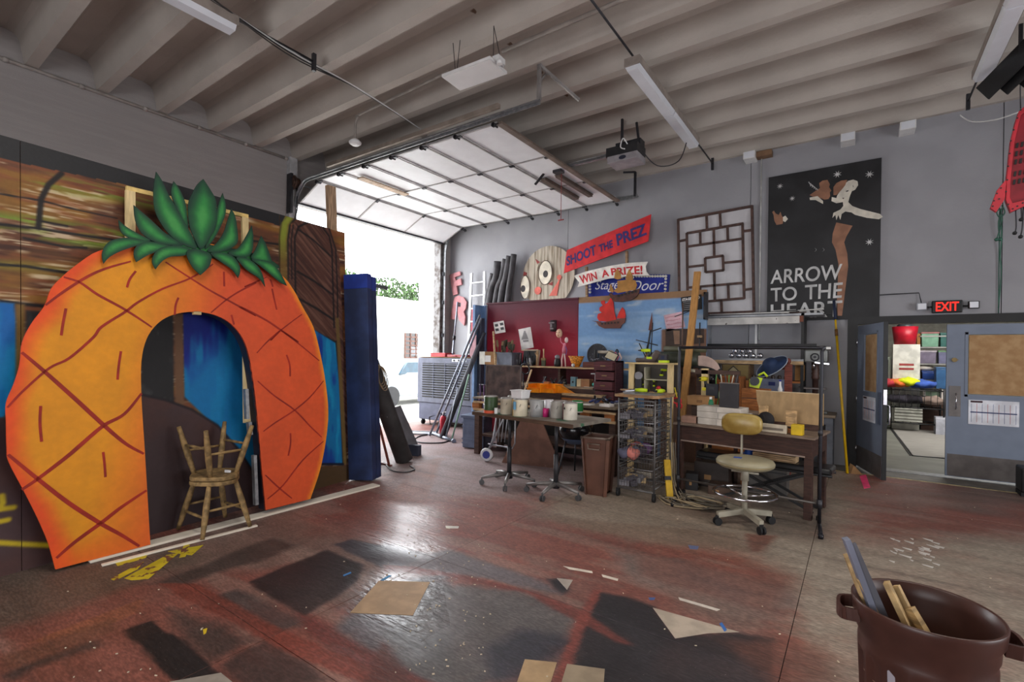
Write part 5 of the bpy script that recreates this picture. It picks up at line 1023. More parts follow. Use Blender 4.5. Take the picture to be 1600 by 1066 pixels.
def lbl(m, x0=.2, x1=.8, z0=.2, z1=.8, nm='label'):
    return lambda t, d: obj(nm, MB().bb(-d[0]/2+d[0]*x0, -d[1]/2-.002, d[2]*z0, -d[0]/2+d[0]*x1, -d[1]/2, d[2]*z1), m, t)
card = C('box cardboard', (154, 116, 76), .8)
# shelf A
b = on(762, 577, 1.10); t = box_('cardboard_box', 'brown cardboard box with a white left side and label, at left end of the shelf', 'box', Vector((on(762, 577, ZA).x, 7.2, 1.401)) if False else on(764, 577, 1.401)+Vector((0, .1, 0)), (.36, .24, .24), card, .1, extra=lbl(white_m, .25, .6, .2, .7)); 
obj('white_side', MB().bb(-.21, -.125, .0, -.09, -.122, .24).bb(-.185, -.12, 0, -.181, .12, .24), C('box white', (228, 228, 220)), t)
t = thing('plastic_basin', 'grey open plastic tub of brushes on the shelf beside the cardboard box', 'tub', on(788, 572, 1.401)+Vector((0, .12, 0))); gb = C('basin grey', (110, 116, 130), .4)
obj('tub', MB().bb(-.15, -.11, 0, .15, .11, .01).bb(-.17, -.13, 0, .17, -.115, .22).bb(-.17, .115, 0, .17, .13, .22).bb(-.17, -.13, 0, -.155, .13, .22).bb(.155, -.13, 0, .17, .13, .22), gb, t, .003); obj('rim', MB().bb(-.19, -.15, .21, .19, -.13, .23).bb(-.19, .13, .21, .19, .15, .23).bb(-.19, -.15, .21, -.17, .15, .23).bb(.17, -.15, .21, .19, .15, .23), gb, t)
bb_ = on(788, 572, 1.401)+Vector((0, .12, 0)); brc = [C('brush handle %d' % i, c) for i, c in enumerate(((150, 130, 80), (96, 84, 50), (70, 60, 52), (180, 160, 120), (60, 70, 50)))]
def brush(lab, base, h, tilt, hm, group, wd=.022):
    t = thing('paint_brush', lab, 'brush', base, random.random()*2, group); d = Vector((tilt[0], tilt[1], 1)).normalized()
    obj('handle', MB().tube([Vector((0, 0, 0)), d*h*.5, d*h*.72], [.006, .009, .007], 7), hm, t); obj('bristles', MB().bar(d*h*.72, d*h, wd, wd*.6, (0, 1, 0)), C('bristle %d' % random.randint(0, 2), random.choice([(70, 62, 48), (120, 100, 70), (50, 60, 40)])), t); return t
for i in range(14): brush('worn paint brush bristles up in the grey tub bunch', bb_+Vector((random.uniform(-.13, .13), random.uniform(-.08, .08), .012)), random.uniform(.34, .46), (random.uniform(-.25, .25), random.uniform(-.2, .2)), random.choice(brc), 'brushes bunched in the grey tub', .04)
single('long_stick', 'long pale wooden stick leaning at left of the brush tub', 'stick', MB().bar((0, 0, 0), (-.14, .1, .62), .03, .02), plyw, on(783, 571, 1.401)+Vector((-.09, -.05, 0)))
t = thing('open_case', 'open black tray with pale rim standing on edge among the tools on the shelf', 'tray', on(822, 571, 1.401)+Vector((0, .16, 0)), 0); obj('board', MB().bar((0, 0, .015), (.02, .12, .3), .30, .02, (1, 0, 0)) if False else MB().box((0, 0, .14), (.34, .02, .26), (-.2, 0, 0)), black_m, t); obj('rim', MB().box((.17, -.01, .14), (.02, .03, .28), (-.2, 0, 0)).box((0, -.04, .275), (.36, .03, .02), (-.2, 0, 0)), C('rim beige', (170, 150, 130)), t)
tb = on(820, 573, 1.401); tcols = [(40, 40, 46), (90, 92, 100), (60, 70, 96), (120, 112, 104), (30, 30, 34), (150, 150, 156)]
def tool(lab, base, h, col, group, tilt=None):
    t = thing('hand_tool', lab, 'tool', base, random.random()*3, group); d = Vector(tilt or (random.uniform(-.3, .3), random.uniform(-.1, .3), 1)).normalized(); obj('grip', MB().tube([d*0, d*h*.3, d*h*.55], [.014, .018, .013], 8), C('grip %d %d' % (col[0], col[2]), col), t); obj('head', MB().bar(d*h*.55, d*h, .03, .012), dsteel, t); return t
for i in range(11): tool('dark handled tool standing in the cluster right of the tub', tb+Vector((random.uniform(-.2, .16), random.uniform(0, .12), 0)), random.uniform(.12, .27), tcols[i % 6], 'dark tools clustered right of the brush tub')
t = thing('wooden_hand', 'pale jointed wooden hand model standing right of the sketch', 'hand model', on(833, 571, 1.401)+Vector((0, .12, 0))); wh = C('hand wood', (196, 160, 120)); obj('arm', MB().tube([(0, 0, 0), (0, 0, .1), (.01, 0, .2)], [.018, .014, .02]), wh, t); 
for i in range(4): obj('finger', MB().tube([(-.01+i*.009, 0, .2), (-.012+i*.012, 0, .25+(.01 if i in (1, 2) else 0)), (-.008+i*.013, -.008, .28+(.012 if i in (1, 2) else 0))], .0055, 6), wh, t)
obj('thumb', MB().tube([(-.012, 0, .18), (-.03, -.004, .21), (-.034, -.006, .235)], .006, 6), wh, t)
brush('broad paint brush standing bristles down alone against the red panel', on(847, 571, 1.401)+Vector((0, .1, .0)), .01, (0, 0), plyw, None) if False else None
t = thing('wide_brush', 'wide paint brush standing alone bristles down against the red panel', 'brush', on(847, 570, 1.401)+Vector((0, .05, 0))); obj('bristles', MB().bb(-.04, -.015, 0, .04, .015, .1), C('bristle green', (64, 66, 44)), t, .003); obj('ferrule', MB().bb(-.042, -.017, .1, .042, .017, .14), C('brass', (150, 130, 90), .4, metal=.6), t); obj('handle', MB().tube([(0, 0, .14), (0, 0, .2), (0, 0, .3)], [.016, .01, .012]), C('hand wood', (196, 160, 120)), t)
t = thing('dark_figurine', 'small black figurine with grey head on the shelf', 'figurine', on(868, 572, 1.401)+Vector((0, .06, 0))); obj('body', MB().lathe([(0, 0), (.05, 0), (.06, .05), (.05, .11), (.03, .15), (0, .15)]), black_m, t); obj('head', MB().ball((0, 0, .16), (.045, .045, .04)), C('fig grey', (130, 130, 136)), t)
t = thing('puppet', 'skinny pink and white wooden puppet standing beside the mask', 'puppet', on(879, 573, 1.401)+Vector((0, .03, 0)))
pk2 = C('puppet pink', (206, 120, 140)); pw3 = C('puppet pale', (220, 196, 190)); pv = C('puppet violet', (130, 90, 150))
obj('leg', MB().tube([(-.03, 0, 0), (-.035, 0, .12), (-.01, 0, .24)], .011), pw3, t); obj('leg', MB().tube([(.04, 0, 0), (.03, 0, .12), (.01, 0, .24)], .011), pw3, t); obj('torso', MB().tube([(0, 0, .22), (.005, 0, .3), (.02, 0, .4)], [.022, .03, .02]), pk2, t); obj('head', MB().ball((.05, 0, .45), (.03, .03, .05)), pw3, t); obj('arm', MB().tube([(.01, 0, .36), (-.05, -.01, .42), (-.07, 0, .5)], .009), pk2, t); obj('arm', MB().tube([(.02, 0, .37), (.06, 0, .28), (.05, -.01, .2)], .009), pv, t)
t = thing('orange_basket', 'orange woven basket with loose handles on the shelf', 'basket', on(896, 573, 1.401)+Vector((0, .1, 0))); ow = C('basket orange', (206, 132, 40), .6, var=.4, sc=40); obj('bowl', MB().lathe([(.05, 0), (.07, .03), (.1, .1), (.125, .17), (.12, .175), (.095, .1), (.06, .03), (.04, .01)]), ow, t); obj('rim', MB().torus((0, 0, .175), .128, .008), ow, t)
t = thing('striped_ball', 'small black and white striped ball in front of the orange basket', 'ball', on(897, 575, 1.401)+Vector((0, -.03, 0))); obj('ball', MB().ball((0, 0, .03), .03), white_m, t); obj('stripe', MB().torus((0, 0, .03), .0295, .003, (1, .5, .3)).torus((0, 0, .03), .0295, .003, (0, 1, .3)), black_m, t)
bx = on(933, 578, 1.401); t = box_('long_box', 'long low dark red wooden box at the blue part of the shelf', 'box', bx+Vector((.05, .08, 0)), (.62, .16, .09), wood('red brown', (92, 48, 40)), 0)
c = bx+Vector((.0, .2, .0)); t = thing('round_shield', 'round dark disc standing against the blue panel behind the sewing machine', 'disc', (at(932, 551, y=7.56).x, 7.56, 1.61)); obj('disc', MB().cyl((0, .03, 0), (0, .045, 0), .185, n=32), mat('dark disc', (44, 44, 50), .6, speck=((110, 110, 120), 20, .62)), t); obj('rim', MB().torus((0, .03, 0), .183, .01, (0, 1, 0)), C('disc rim', (70, 70, 76)), t); obj('stand', MB().bb(-.1, .02, -.20, .1, .06, -.17), black_m, t)
t = thing('sewing_machine', 'old black sewing machine head with pale arm on the long box', 'sewing machine', bx+Vector((.12, .06, .092)))
bk = C('machine black', (34, 34, 36), .35); obj('base', MB().bb(-.19, -.06, 0, .19, .06, .03), bk, t, .004); obj('arm', MB().tube(smooth_line([(.13, 0, .03), (.13, 0, .12), (.1, 0, .165), (-.02, 0, .16), (-.15, 0, .165)]), [.032]*6+[.026]*18+[.03]), C('arm pale', (170, 160, 146), .4), t); obj('head', MB().bb(-.19, -.03, .06, -.13, .03, .2), bk, t, .008); obj('needle_bar', MB().cyl((-.16, 0, .03), (-.16, 0, .07), .006), chrome, t); obj('hand_wheel', MB().torus((.19, 0, .16), .045, .01, (1, 0, 0)).cyl((.15, 0, .16), (.19, 0, .16), .012), bk, t)
t = thing('doll_legs', 'pink jointed doll limbs slumped beside the sewing machine', 'figurine', bx+Vector((.33, -.02, .092))); obj('limb', MB().tube([(0, 0, .0), (.04, 0, .09), (-.02, 0, .16)], [.012, .016, .014]), pk2, t); obj('limb', MB().tube([(.05, 0, .0), (.09, 0, .07), (.04, .02, .15)], [.01, .014, .014]), pw3, t)
t = thing('tilted_mirror', 'beige rectangular vanity mirror tilted on a dark box at the blue panel', 'mirror', (-3.1, 7.0, 1.524), -.1); obj('glass', MB().box((0, .02, .07), (.17, .012, .11), (-.5, .35, 0)), C('mirror beige', (196, 186, 160), .3), t, .003); obj('frame', MB().box((0, .03, .07), (.19, .012, .13), (-.5, .35, 0)), dsteel, t)
# dark drawer chest
dc = on(962, 603, 1.101); t = thing('drawer_chest', 'small dark maroon chest of drawers, drawers ajar, right end of the middle shelf', 'drawer chest', (-3.12, 6.84, .902)); mr = wood('maroon chest', (70, 34, 40))
obj('case', MB().bb(-.17, .02, 0, .17, .42, .02).bb(-.17, .02, .60, .17, .31, .62).bb(-.17, .02, 0, -.155, .31, .62).bb(.155, .02, 0, .17, .31, .62).bb(-.17, .29, 0, .17, .31, .62), mr, t)
for k in range(4): d = obj('drawer', MB().bb(-.15, -.02-.05*(k % 2), .03+k*.148, .15, .28, .155+k*.148), wood('drawer maroon', (88, 44, 50)), t, .003); obj('pull', MB().bb(-.04, -.03-.05*(k % 2), .09+k*.148, .04, -.02-.05*(k % 2), .105+k*.148), C('brass', (150, 130, 90)), d)
# middle shelf B items
ZB1 = 1.101
def item(name, lab, cat, px, py, z, d, col, rz=0, dy=0, **k): return box_(name, lab, cat, on(px, py, z)+Vector((0, d[1]/2+dy, 0)), d, C('c%s' % '_'.join(map(str, col)), col, .55), rz, **k)
for i in range(9): tool('loose dark tool lying jumbled on the middle shelf at left', on(845+i*4.2, 600, ZB1)+Vector((0, .05+random.random()*.1, .02)), random.uniform(.12, .2), tcols[(i+2) % 6], 'loose tools on the middle shelf left end', (random.uniform(-1, 1), random.uniform(-.4, .4), .35))
item('orange_can', 'small orange and brown tin on the middle shelf behind the jumbled tools', 'tin', 853, 598, ZB1, (.1, .08, .05), (190, 110, 60))
t = item('blue_box', 'small slate blue upright box on the middle shelf', 'box', 895, 601, ZB1, (.09, .08, .15), (96, 130, 142), extra=lambda t, d: obj('hole', MB().cyl((0, -d[1]/2-.003, .07), (0, -d[1]/2+.001, .07), .016), black_m, t))
item('wood_box', 'pale wooden block standing left of the tan box on the middle shelf', 'block', 904, 603, ZB1, (.07, .1, .12), (196, 176, 140)); item('tan_box', 'tan cardboard box on the middle shelf left of the teal pouch', 'box', 914, 602, ZB1, (.15, .14, .12), (150, 106, 72), extra=lbl(card, .1, .9, .85, .95, 'flap'))
t = thing('teal_pouch', 'soft teal pouch lying at the front of the middle shelf', 'pouch', on(933, 605, ZB1)+Vector((0, .04, 0))); obj('pouch', MB().ball((0, 0, .045), (.11, .06, .045), 16, 8), C('teal', (20, 140, 126), .6), t); obj('zip', MB().tube([(-.1, -.01, .06), (0, -.03, .088), (.1, -.01, .06)], .004), dsteel, t)
t = thing('scroll_saw', 'white and lime green bench tool standing behind the teal pouch', 'power tool', on(928, 601, ZB1)+Vector((0, .16, 0))); lime = C('lime green', (190, 214, 30), .4); obj('base', MB().bb(-.08, -.05, 0, .08, .05, .03), dsteel, t); obj('column', MB().bb(-.05, -.03, .03, -.0, .03, .2), white_m, t); obj('motor', MB().bb(-.05, -.04, .03, .0, -.03, .08), lime, t); obj('table', MB().bb(-.11, -.05, .2, .12, .05, .215), C('table pale', (200, 200, 204)), t); obj('post', MB().bb(.04, -.02, .03, .08, .02, .2), black_m, t)
single('small_pot', 'small dark round pot beside the teal pouch', 'pot', MB().lathe([(0, 0), (.05, 0), (.06, .05), (.05, .1), (.04, .1), (.045, .05), (0, .02)]), C('pot brown', (82, 70, 60)), on(948, 602, ZB1)+Vector((0, .06, 0)))
item('white_card', 'thin white card lying at the shelf front under the teal pouch', 'card', 922, 607, ZB1, (.22, .1, .006), (214, 210, 204), .1, bevel=.001)
# main bench top items behind cans
for k, (px, lab) in enumerate(((837, 'left orange plastic parts bin behind the paint cans'), (860, 'right orange plastic parts bin behind the paint cans'))):
    t = thing('parts_bin', lab, 'bin', on(px, 622, .916)+Vector((0, .05, .09))); og = C('bin orange', (246, 146, 20), .4); w_ = .11
    obj('shell', MB().prism([(-w_, 0), (w_, 0), (w_+.01, .13), (-w_-.01, .13)], .14, .15, F=lambda a, b, c: (a, c, b)).bb(-w_, -.13, 0, w_, .14, .01).bb(-w_-.005, -.1, 0, -w_+.005, .15, .13).bb(w_-.005, -.1, 0, w_+.005, .15, .13).bb(-w_, -.14, 0, w_, -.13, .07), og, t, .002); obj('lip', MB().bb(-w_-.01, -.15, .06, w_+.01, -.13, .075), C('bin orange deep', (236, 124, 14), .4), t)
single('bin_riser', 'dark wooden riser block under the orange parts bins', 'block', MB().bb(-.35, -.1, 0, .35, .22, .088).bb(-.36, -.11, .08, .36, .23, .089), dkw, on(848, 622, .916)+Vector((0, .05, 0)))
single('orange_wedge', 'orange plastic wedge piece lying right of the parts bins', 'wedge', MB().prism([(0, 0), (.25, 0), (0, .12)], 0, .12, F=lambda a, b, c: (a, c, b)), C('bin orange', (246, 146, 20)), on(868, 622, .916)+Vector((.02, .02, .09)))
for k in range(3): single('timber_offcut', ['lowest of three long timber offcuts stacked right of the orange bins', 'middle of three long timber offcuts stacked right of the orange bins', 'topmost of three long timber offcuts stacked right of the orange bins'][k], 'timber', MB().bb(0, 0, 0, .72-.02*k, .1, .032), [orw, dkw, plyw][k], (-3.72+.01*k, 6.55, .916+k*.034), -.03)
t = thing('art_board', 'dark brown embossed board standing behind the green paint can', 'board', on(786, 612, 1.0)+Vector((0, 0, 0)) if False else Vector((at(786, 612, y=6.05).x, 6.05, .916)), 0); d_ = mat('dark embossed', (62, 50, 50), .6, bump=1, bsc=10, col2=(96, 78, 72), sc=7)
obj('panel', MB().bb(-.32, -.01, .02, .32, .01, .5), d_, t); obj('frame', MB().bb(-.335, -.015, .0, .335, .012, .02).bb(-.335, -.015, .5, .335, .012, .515).bb(-.335, -.015, 0, -.32, .012, .515).bb(.32, -.015, 0, .335, .012, .515), C('frame grey', (100, 92, 90)), t)
single('wood_stick', 'wooden stick standing behind the white tub with a bent dark loop', 'stick', MB().bar((0, 0, 0), (.11, .02, .5), .028, .02), plyw, (at(815, 622, y=5.95).x, 5.9, .89)) if False else single('wood_stick', 'wooden stirring stick leaning behind the white tub', 'stick', MB().bar((0, 0, 0), (.11, .1, .46), .028, .02), plyw, (at(815, 622, y=6.0).x, 5.99, .917))
t = thing('loop_handle', 'dark curved magnifier loop standing near the stirring stick', 'loop', (at(818, 572, y=6.2).x, 6.2, .917)); obj('stem', MB().cyl((0, 0, 0), (0, 0, .38), .008), dsteel, t); obj('ring', MB().torus((.03, 0, .46), .08, .012, (0, 1, .2), sq=1), dsteel, t)
for i in range(10): tool(['blue handled', 'black handled', 'slate handled'][i % 3]+' clamp lying jumbled on the plank bench', on(912+i*4.6, 634, ZD_+.002)+Vector((0, random.uniform(.04, .3), .03)), random.uniform(.12, .2), [(50, 60, 110), (34, 34, 40), (80, 84, 120)][i % 3], 'blue and black clamps on the plank bench', (random.uniform(-1, 1), random.uniform(-.5, .5), .2))
for i, (px, py) in enumerate(((915, 634), (952, 632), (945, 636))): single('paper_scrap', ['crumpled white paper at the left end of the clamps', 'folded white paper at the right end of the clamps', 'white paper sheet lying at the bench front by the clamps'][i], 'paper', MB().prism([(-.08, -.04), (.07, -.05), (.09, .06), (-.05, .07)], 0, .012+.01*i), pw2, on(px, py, ZD_+.002)+Vector((0, .04, .0)))
# purple hanging cloth strips & clutter left of art board
t = thing('cloth_rack', 'small rack hung with twisted purple and orange fabric strips by the tote', 'rack', (at(746, 600, y=6.55).x, 6.75, 0)); obj('post', MB().cyl((0, 0, 0), (0, 0, 1.05), .015), dsteel, t); obj('bar', MB().cyl((-.12, 0, 1.05), (.22, 0, 1.05), .012), dsteel, t); obj('foot', MB().bb(-.15, -.15, 0, .15, .15, .02), dsteel, t)
for k, (x, col) in enumerate(((-.08, (84, 66, 98)), (.0, (110, 84, 120)), (.06, (200, 96, 60)), (.13, (96, 110, 140)), (.19, (150, 80, 96)))):
    obj('strip', MB().tube(smooth_line([(x, -.02, 1.06), (x+.02, -.04, .9), (x-.01, -.03, .75), (x+.01, -.04, .6-.05*k % .2)]), [.012+.01*(i % 4 == 2) for i in range(19)], 7), C('strip %d' % k, col, .8), t)
# ================================================================== PAINT CAN TABLE
A_, B_, C_ = [Vector(q) for q in ((-3.91, 4.68, 0), (-2.39, 4.48, 0), (-2.62, 5.25, 0))]
ux = (B_-A_); LW = ux.length; ux.normalize(); uy = Vector((-ux.y, ux.x, 0)); azt = math.atan2(ux.y, ux.x)
t = thing('can_table', 'worn table top on two swivel chair bases carrying the paint cans', 'table', A_, azt)
obj('top', MB().bb(0, 0, .845, LW, .74, .88), mat('worn table top', (112, 104, 94), .6, col2=(140, 134, 122), sc=5, speck=((52, 96, 70), 3, .62)), t, .003); obj('edge', MB().bb(-.003, -.004, .84, LW+.003, .0, .882), wood('edge brown', (84, 64, 50)), t)
def base5(parent, c, rot):
    m_ = C('chair base grey', (122, 118, 116), .4, metal=.4)
    col_ = obj('column', MB().cyl((c[0], c[1], .1), (c[0], c[1], .46), .028).cyl((c[0], c[1], .46), (c[0], c[1], .84), .02).cyl((c[0], c[1], .07), (c[0], c[1], .14), .045), dsteel, parent)
    for k in range(5):
        a = rot+2*PI*k/5; d = Vector((math.cos(a), math.sin(a), 0)); p = Vector((c[0], c[1], 0)); e = p+d*.34
        l = obj('foot_arm', MB().tube([p+d*.03+Vector((0, 0, .12)), p+d*.18+Vector((0, 0, .11)), e+Vector((0, 0, .085))], [.026, .022, .016], 8), m_, parent)
        pn = Vector((-d.y, d.x, 0)); obj('caster', MB().cyl(e+Vector((0, 0, .032))-pn*.022, e+Vector((0, 0, .032))-pn*.006, .031, n=16).cyl(e+Vector((0, 0, .032))+pn*.006, e+Vector((0, 0, .032))+pn*.022, .031, n=16).cyl(e+Vector((0, 0, .05)), e+Vector((0, 0, .09)), .009), C('caster grey', (70, 70, 72)), l)
base5(t, (.38, .28), .3); base5(t, (1.06, .34), -.1)
def tpt(px, py, dy=0): p = at(px, py, z=.881); q = p; return Vector((q.x, q.y+dy, .8815))
canm = C('can metal', (170, 168, 164), .35, metal=.5)
def can(lab, px, py, r, h, m=canm, label=None, lid=None, name='paint_can', cat='can', handle=True, drip=None, n=22):
    b = tpt(px, py); b += uy*r; t = thing(name, lab, cat, b, azt-.6)
    obj('body', MB().lathe([(0, 0), (r*.97, 0), (r, .006), (r, h-.006), (r*.96, h), (0, h)] if lid is not False else [(0, 0), (r*.9, 0), (r, h), (r*.96, h), (r*.87, .01), (0, .01)], n=n), m, t)
    if label is not None: obj('label', MB().lathe([(r+.0015, h*.12), (r+.0015, h*.88)], n=n), label, t)
    if lid: obj('lid', MB().cyl((0, 0, h), (0, 0, h+.008), r*.9, n=n).torus((0, 0, h), r*.97, .004, n=n), lid, t)
    if handle: obj('handle', MB().tube([(r*math.cos(a)*1.02, -r*.2-.03*math.sin(a), h*.75-r*.9*math.sin(a)) for a in np.linspace(0, PI, 10)], .0025, 5), dsteel, t)
    if drip: obj('drip', MB().prism([(-.03, h), (.02, h), (.012, h*.8), (.004, h*.75), (.002, .0), (-.006, .0), (-.006, h*.7), (-.02, h*.85)], r, r+.004, F=lambda a, b_, c: (a, -c, b_)), drip, t)
    return t
t = can('square green labelled paint can at the left end of the table', 759, 646, .085, .2, C('can green', (52, 74, 44), .4), lid=canm); obj('band', MB().lathe([(.087, .0), (.087, .035)], n=22), C('can red', (190, 80, 50)), t); obj('text_mark', MB().bb(-.02, -.09, .1, .04, -.087, .115), white_m, t)
can('small white bottle between the first two paint cans', 773, 647, .022, .07, white_m, name='bottle', cat='bottle', handle=False)
can('beige paint can with a green stripe, second from left', 785, 648, .075, .19, C('can beige', (186, 176, 158), .5), C('can beige2', (180, 170, 150)), canm); 
t = can('large yellowish white paint can with a blue label', 805, 651, .088, .195, C('can cream', (204, 194, 170), .45), None, canm, drip=C('drip ochre', (180, 140, 50))); obj('label', MB().bb(.01, -.092, .08, .07, -.07, .17), C('label blue', (90, 140, 170)), t)
t = thing('white_tub', 'white square plastic tub sitting on the yellowish paint can', 'tub', tpt(805, 651)+uy*.088+Vector((0, 0, .205)), azt); obj('tub', MB().box((0, 0, .045), (.16, .14, .09), None, 1.12), white_m, t, .01); obj('rim', MB().box((0, 0, .092), (.19, .17, .01)), white_m, t, .003)
can('open grey plastic pail with paint streaks in the middle of the table', 831, 652, .085, .19, C('pail grey', (156, 156, 156), .3), lid=False)
can('clear plastic cup of pink paint between the grey pails', 849, 652, .04, .1, C('pink paint', (186, 40, 110), .3), name='paint_cup', cat='cup', lid=False, handle=False, n=16)
can('translucent white plastic cup with paper behind the pink paint', 853, 651, .055, .19, C('cup pale', (214, 210, 216), .3), name='plastic_cup', cat='cup', lid=False, handle=False)
can('plain grey paint pail right of the pink cup', 864, 654, .075, .185, C('pail worn', (158, 154, 146), .5), lid=canm)
t = can('white paint can with a dark red drip, front right of the table', 884, 657, .08, .185, C('can white', (206, 200, 186), .45), lid=canm, drip=C('drip dark red', (90, 30, 40))); obj('spot', MB().cyl((.03, -.082, .13), (.03, -.076, .13), .013), black_m, t)
can('green lidded white can behind the dripped one', 897, 645, .07, .14, C('can white2', (210, 210, 204), .4), C('label green', (40, 130, 66)), C('lid green', (30, 120, 60)), handle=False)
can('low white container lid at the back of the table between cans', 874, 650, .06, .17, C('can white3', (214, 220, 224), .4), handle=False, lid=canm)
can('beige can lid edge behind the second can', 795, 645, .05, .2, C('can beige3', (190, 190, 176), .4), handle=False, lid=canm)
# cart, brown board, grill
t = thing('folding_cart', 'folded grey hand cart with a white and blue wheel under the can table', 'cart', (at(757, 722, z=0).x, at(757, 722, z=0).y+.05, 0), .3); gm = C('cart grey', (150, 150, 156), .35, metal=.5)
wh_ = obj('wheel', MB().torus((0, 0, .1), .075, .025, (0, 1, 0)), C('wheel white', (206, 204, 206)), t); obj('hub', MB().cyl((0, -.03, .1), (0, .03, .1), .055), C('hub blue', (50, 60, 140)), wh_)
obj('frame', MB().tube([(0, 0, .1), (.1, 0, .35), (.16, 0, .76)], .012).tube([(.05, 0, .2), (.3, 0, .75)], .012).tube([(.02, .0, .26), (.4, 0, .22), (.44, .0, .3), (.44, 0, .76)], .012), gm, t)
for k in range(4): obj('rib', MB().tube([(.12+.05*k, .02, .3), (.14+.06*k, .02, .72)], .008), gm, t)
single('brown_board', 'large brown painted triangular board leaning under the can table', 'board', MB().prism([(0, 0), (.95, .02), (.56, .72), (.3, .74)], 0, .02, F=lambda a, b, c: (a, c+b*.12, b)), mat('brown board', (108, 74, 60), .6, speck=((180, 160, 150), 12, .72)), (at(768, 728, z=0).x, at(768, 728, z=0).y+.25, 0.003), .12)
g_ = Vector((-3.12, 5.2, 0)); t = thing('kettle_grill', 'black domed kettle grill on thin legs in the shade behind the bin', 'grill', (g_.x+.1, g_.y+.55, 0)); obj('dome', MB().ball((0, 0, .62), (.24, .24, .19), 24, 12), C('gloss black', (18, 18, 20), .15), t); obj('bowl', MB().lathe([(0, .42), (.12, .44), (.19, .5), (.235, .6), (.24, .62)]), C('slate blue bowl', (70, 82, 104), .4), t)
for k in range(3): a = 2.1*k; obj('leg', MB().cyl((.15*math.cos(a), .15*math.sin(a), .5), (.28*math.cos(a), .28*math.sin(a), .01), .012), dsteel, t)
# ================================================================== BROWN BIN, WIRE TOWER
q0, q1_, q2_ = at(912, 773, z=0), at(945, 778, z=0), at(962, 768, z=0); rz = math.atan2((q1_-q0).y, (q1_-q0).x)
brn = mat('brown plastic', (96, 62, 48), .45, var=.1); t = thing('waste_bin', 'tall brown rectangular plastic waste bin beside the wire drawers', 'bin', (q0.x, q0.y, .001), rz)
w0_, d0_, w1_, d1_, h_ = .26, .28, .34, .36, .66
def ring(w_, d, z, i): cx, cy = w0_/2, d0_/2; w_, d = w_/2-i, d/2-i; r = .03; pts = []
g = MB(); R4 = [(w0_, d0_, 0, 0), (w1_, d1_, h_, 0), (w1_-.016, d1_-.016, h_, 0), (w0_-.016, d0_-.016, .02, 0)]; vs = []
for w_, d, z, _ in R4:
    for sx, sy in ((-1, -1), (1, -1), (1, 1), (-1, 1)):
        for cxx, cyy in (((sx*(w_/2-.03), sy*d/2), (sx*w_/2, sy*(d/2-.03))) if sx*sy > 0 else ((sx*w_/2, sy*(d/2-.03)), (sx*(w_/2-.03), sy*d/2))): vs.append((w0_/2+cxx, d0_/2+cyy, z))
fs = [(k*8+i, k*8+(i+1) % 8, (k+1)*8+(i+1) % 8, (k+1)*8+i) for k in range(3) for i in range(8)]+[tuple(range(8)), tuple(range(24, 32))]; g.add(vs, fs, False); obj('body', g, brn, t)
rimp = [Vector(v)+Vector((0, 0, .0)) for v in vs[8:16]]; obj('rim', MB().tube([(v.x+(v.x-w0_/2)*.03, v.y+(v.y-d0_/2)*.03, h_) for v in rimp], .012, 8, True), C('bin rim', (112, 96, 84), .4), t)
hx = w0_/2; obj('handle', MB().tube([(hx-.07, -.045, .6), (hx-.07, -.06, .6), (hx-.065, -.065, .54), (hx+.065, -.065, .54), (hx+.07, -.06, .6), (hx-.07, -.06, .6)], .008), C('bin rim', (112, 96, 84), .4), t)
tw = thing('wire_drawer_tower', 'chrome wire basket tower on casters full of cloth and hardware', 'drawer tower', (-2.22, 5.27, 0), -.02); wm = C('wire grey', (112, 110, 110), .4, metal=.5); TWx, TWy = .42, .52
for x, y in ((0, 0), (TWx, 0), (0, TWy), (TWx, TWy)):
    o_ = obj('post', MB().cyl((x, y, .09), (x, y, 1.12), .011), wm, tw); obj('caster', MB().cyl((x-.014, y, .035), (x+.014, y, .035), .035, n=14).bb(x-.018, y-.018, .04, x+.018, y+.018, .09), rubber, o_)
for z in (.1, .72, 1.1): obj('cross_bar', MB().cyl((0, 0, z), (TWx, 0, z), .009).cyl((0, TWy, z), (TWx, TWy, z), .009), wm, tw)
for z in (.14, .26, .36, .48, .63, .8, .87, 1.0): obj('runner', MB().cyl((TWx, 0, z), (TWx, TWy, z), .006).cyl((0, 0, z), (0, TWy, z), .006), wm, tw)
cl_cols = [(186, 96, 96), (190, 160, 110), (110, 80, 120), (200, 120, 110), (90, 90, 110), (160, 120, 60), (70, 60, 70)]
def basket(z0, z1, npile, seed):
    g = MB(); x0, x1, y0, y1 = .015, TWx-.015, -.02, TWy-.02
    for z in np.linspace(z0, z1, 5): g.tube([(x0, y0, z), (x1, y0, z), (x1, y1, z), (x0, y1, z)], .0028, 4, True)
    for x in np.linspace(x0, x1, 13): g.tube([(x, y0, z1), (x, y0, z0), (x, y1, z0), (x, y1, z1)], .0022, 4, cap=False)
    for y in np.linspace(y0, y1, 9): g.tube([(x0, y, z1), (x0, y, z0), (x1, y, z0), (x1, y, z1)], .0022, 4, cap=False)
    g.tube([(x0, y0, z1), (x1, y0, z1), (x1, y1, z1), (x0, y1, z1)], .006, 6, True)
    b_ = obj('basket', g, wm, tw); r_ = random.Random(seed)
    return b_, r_
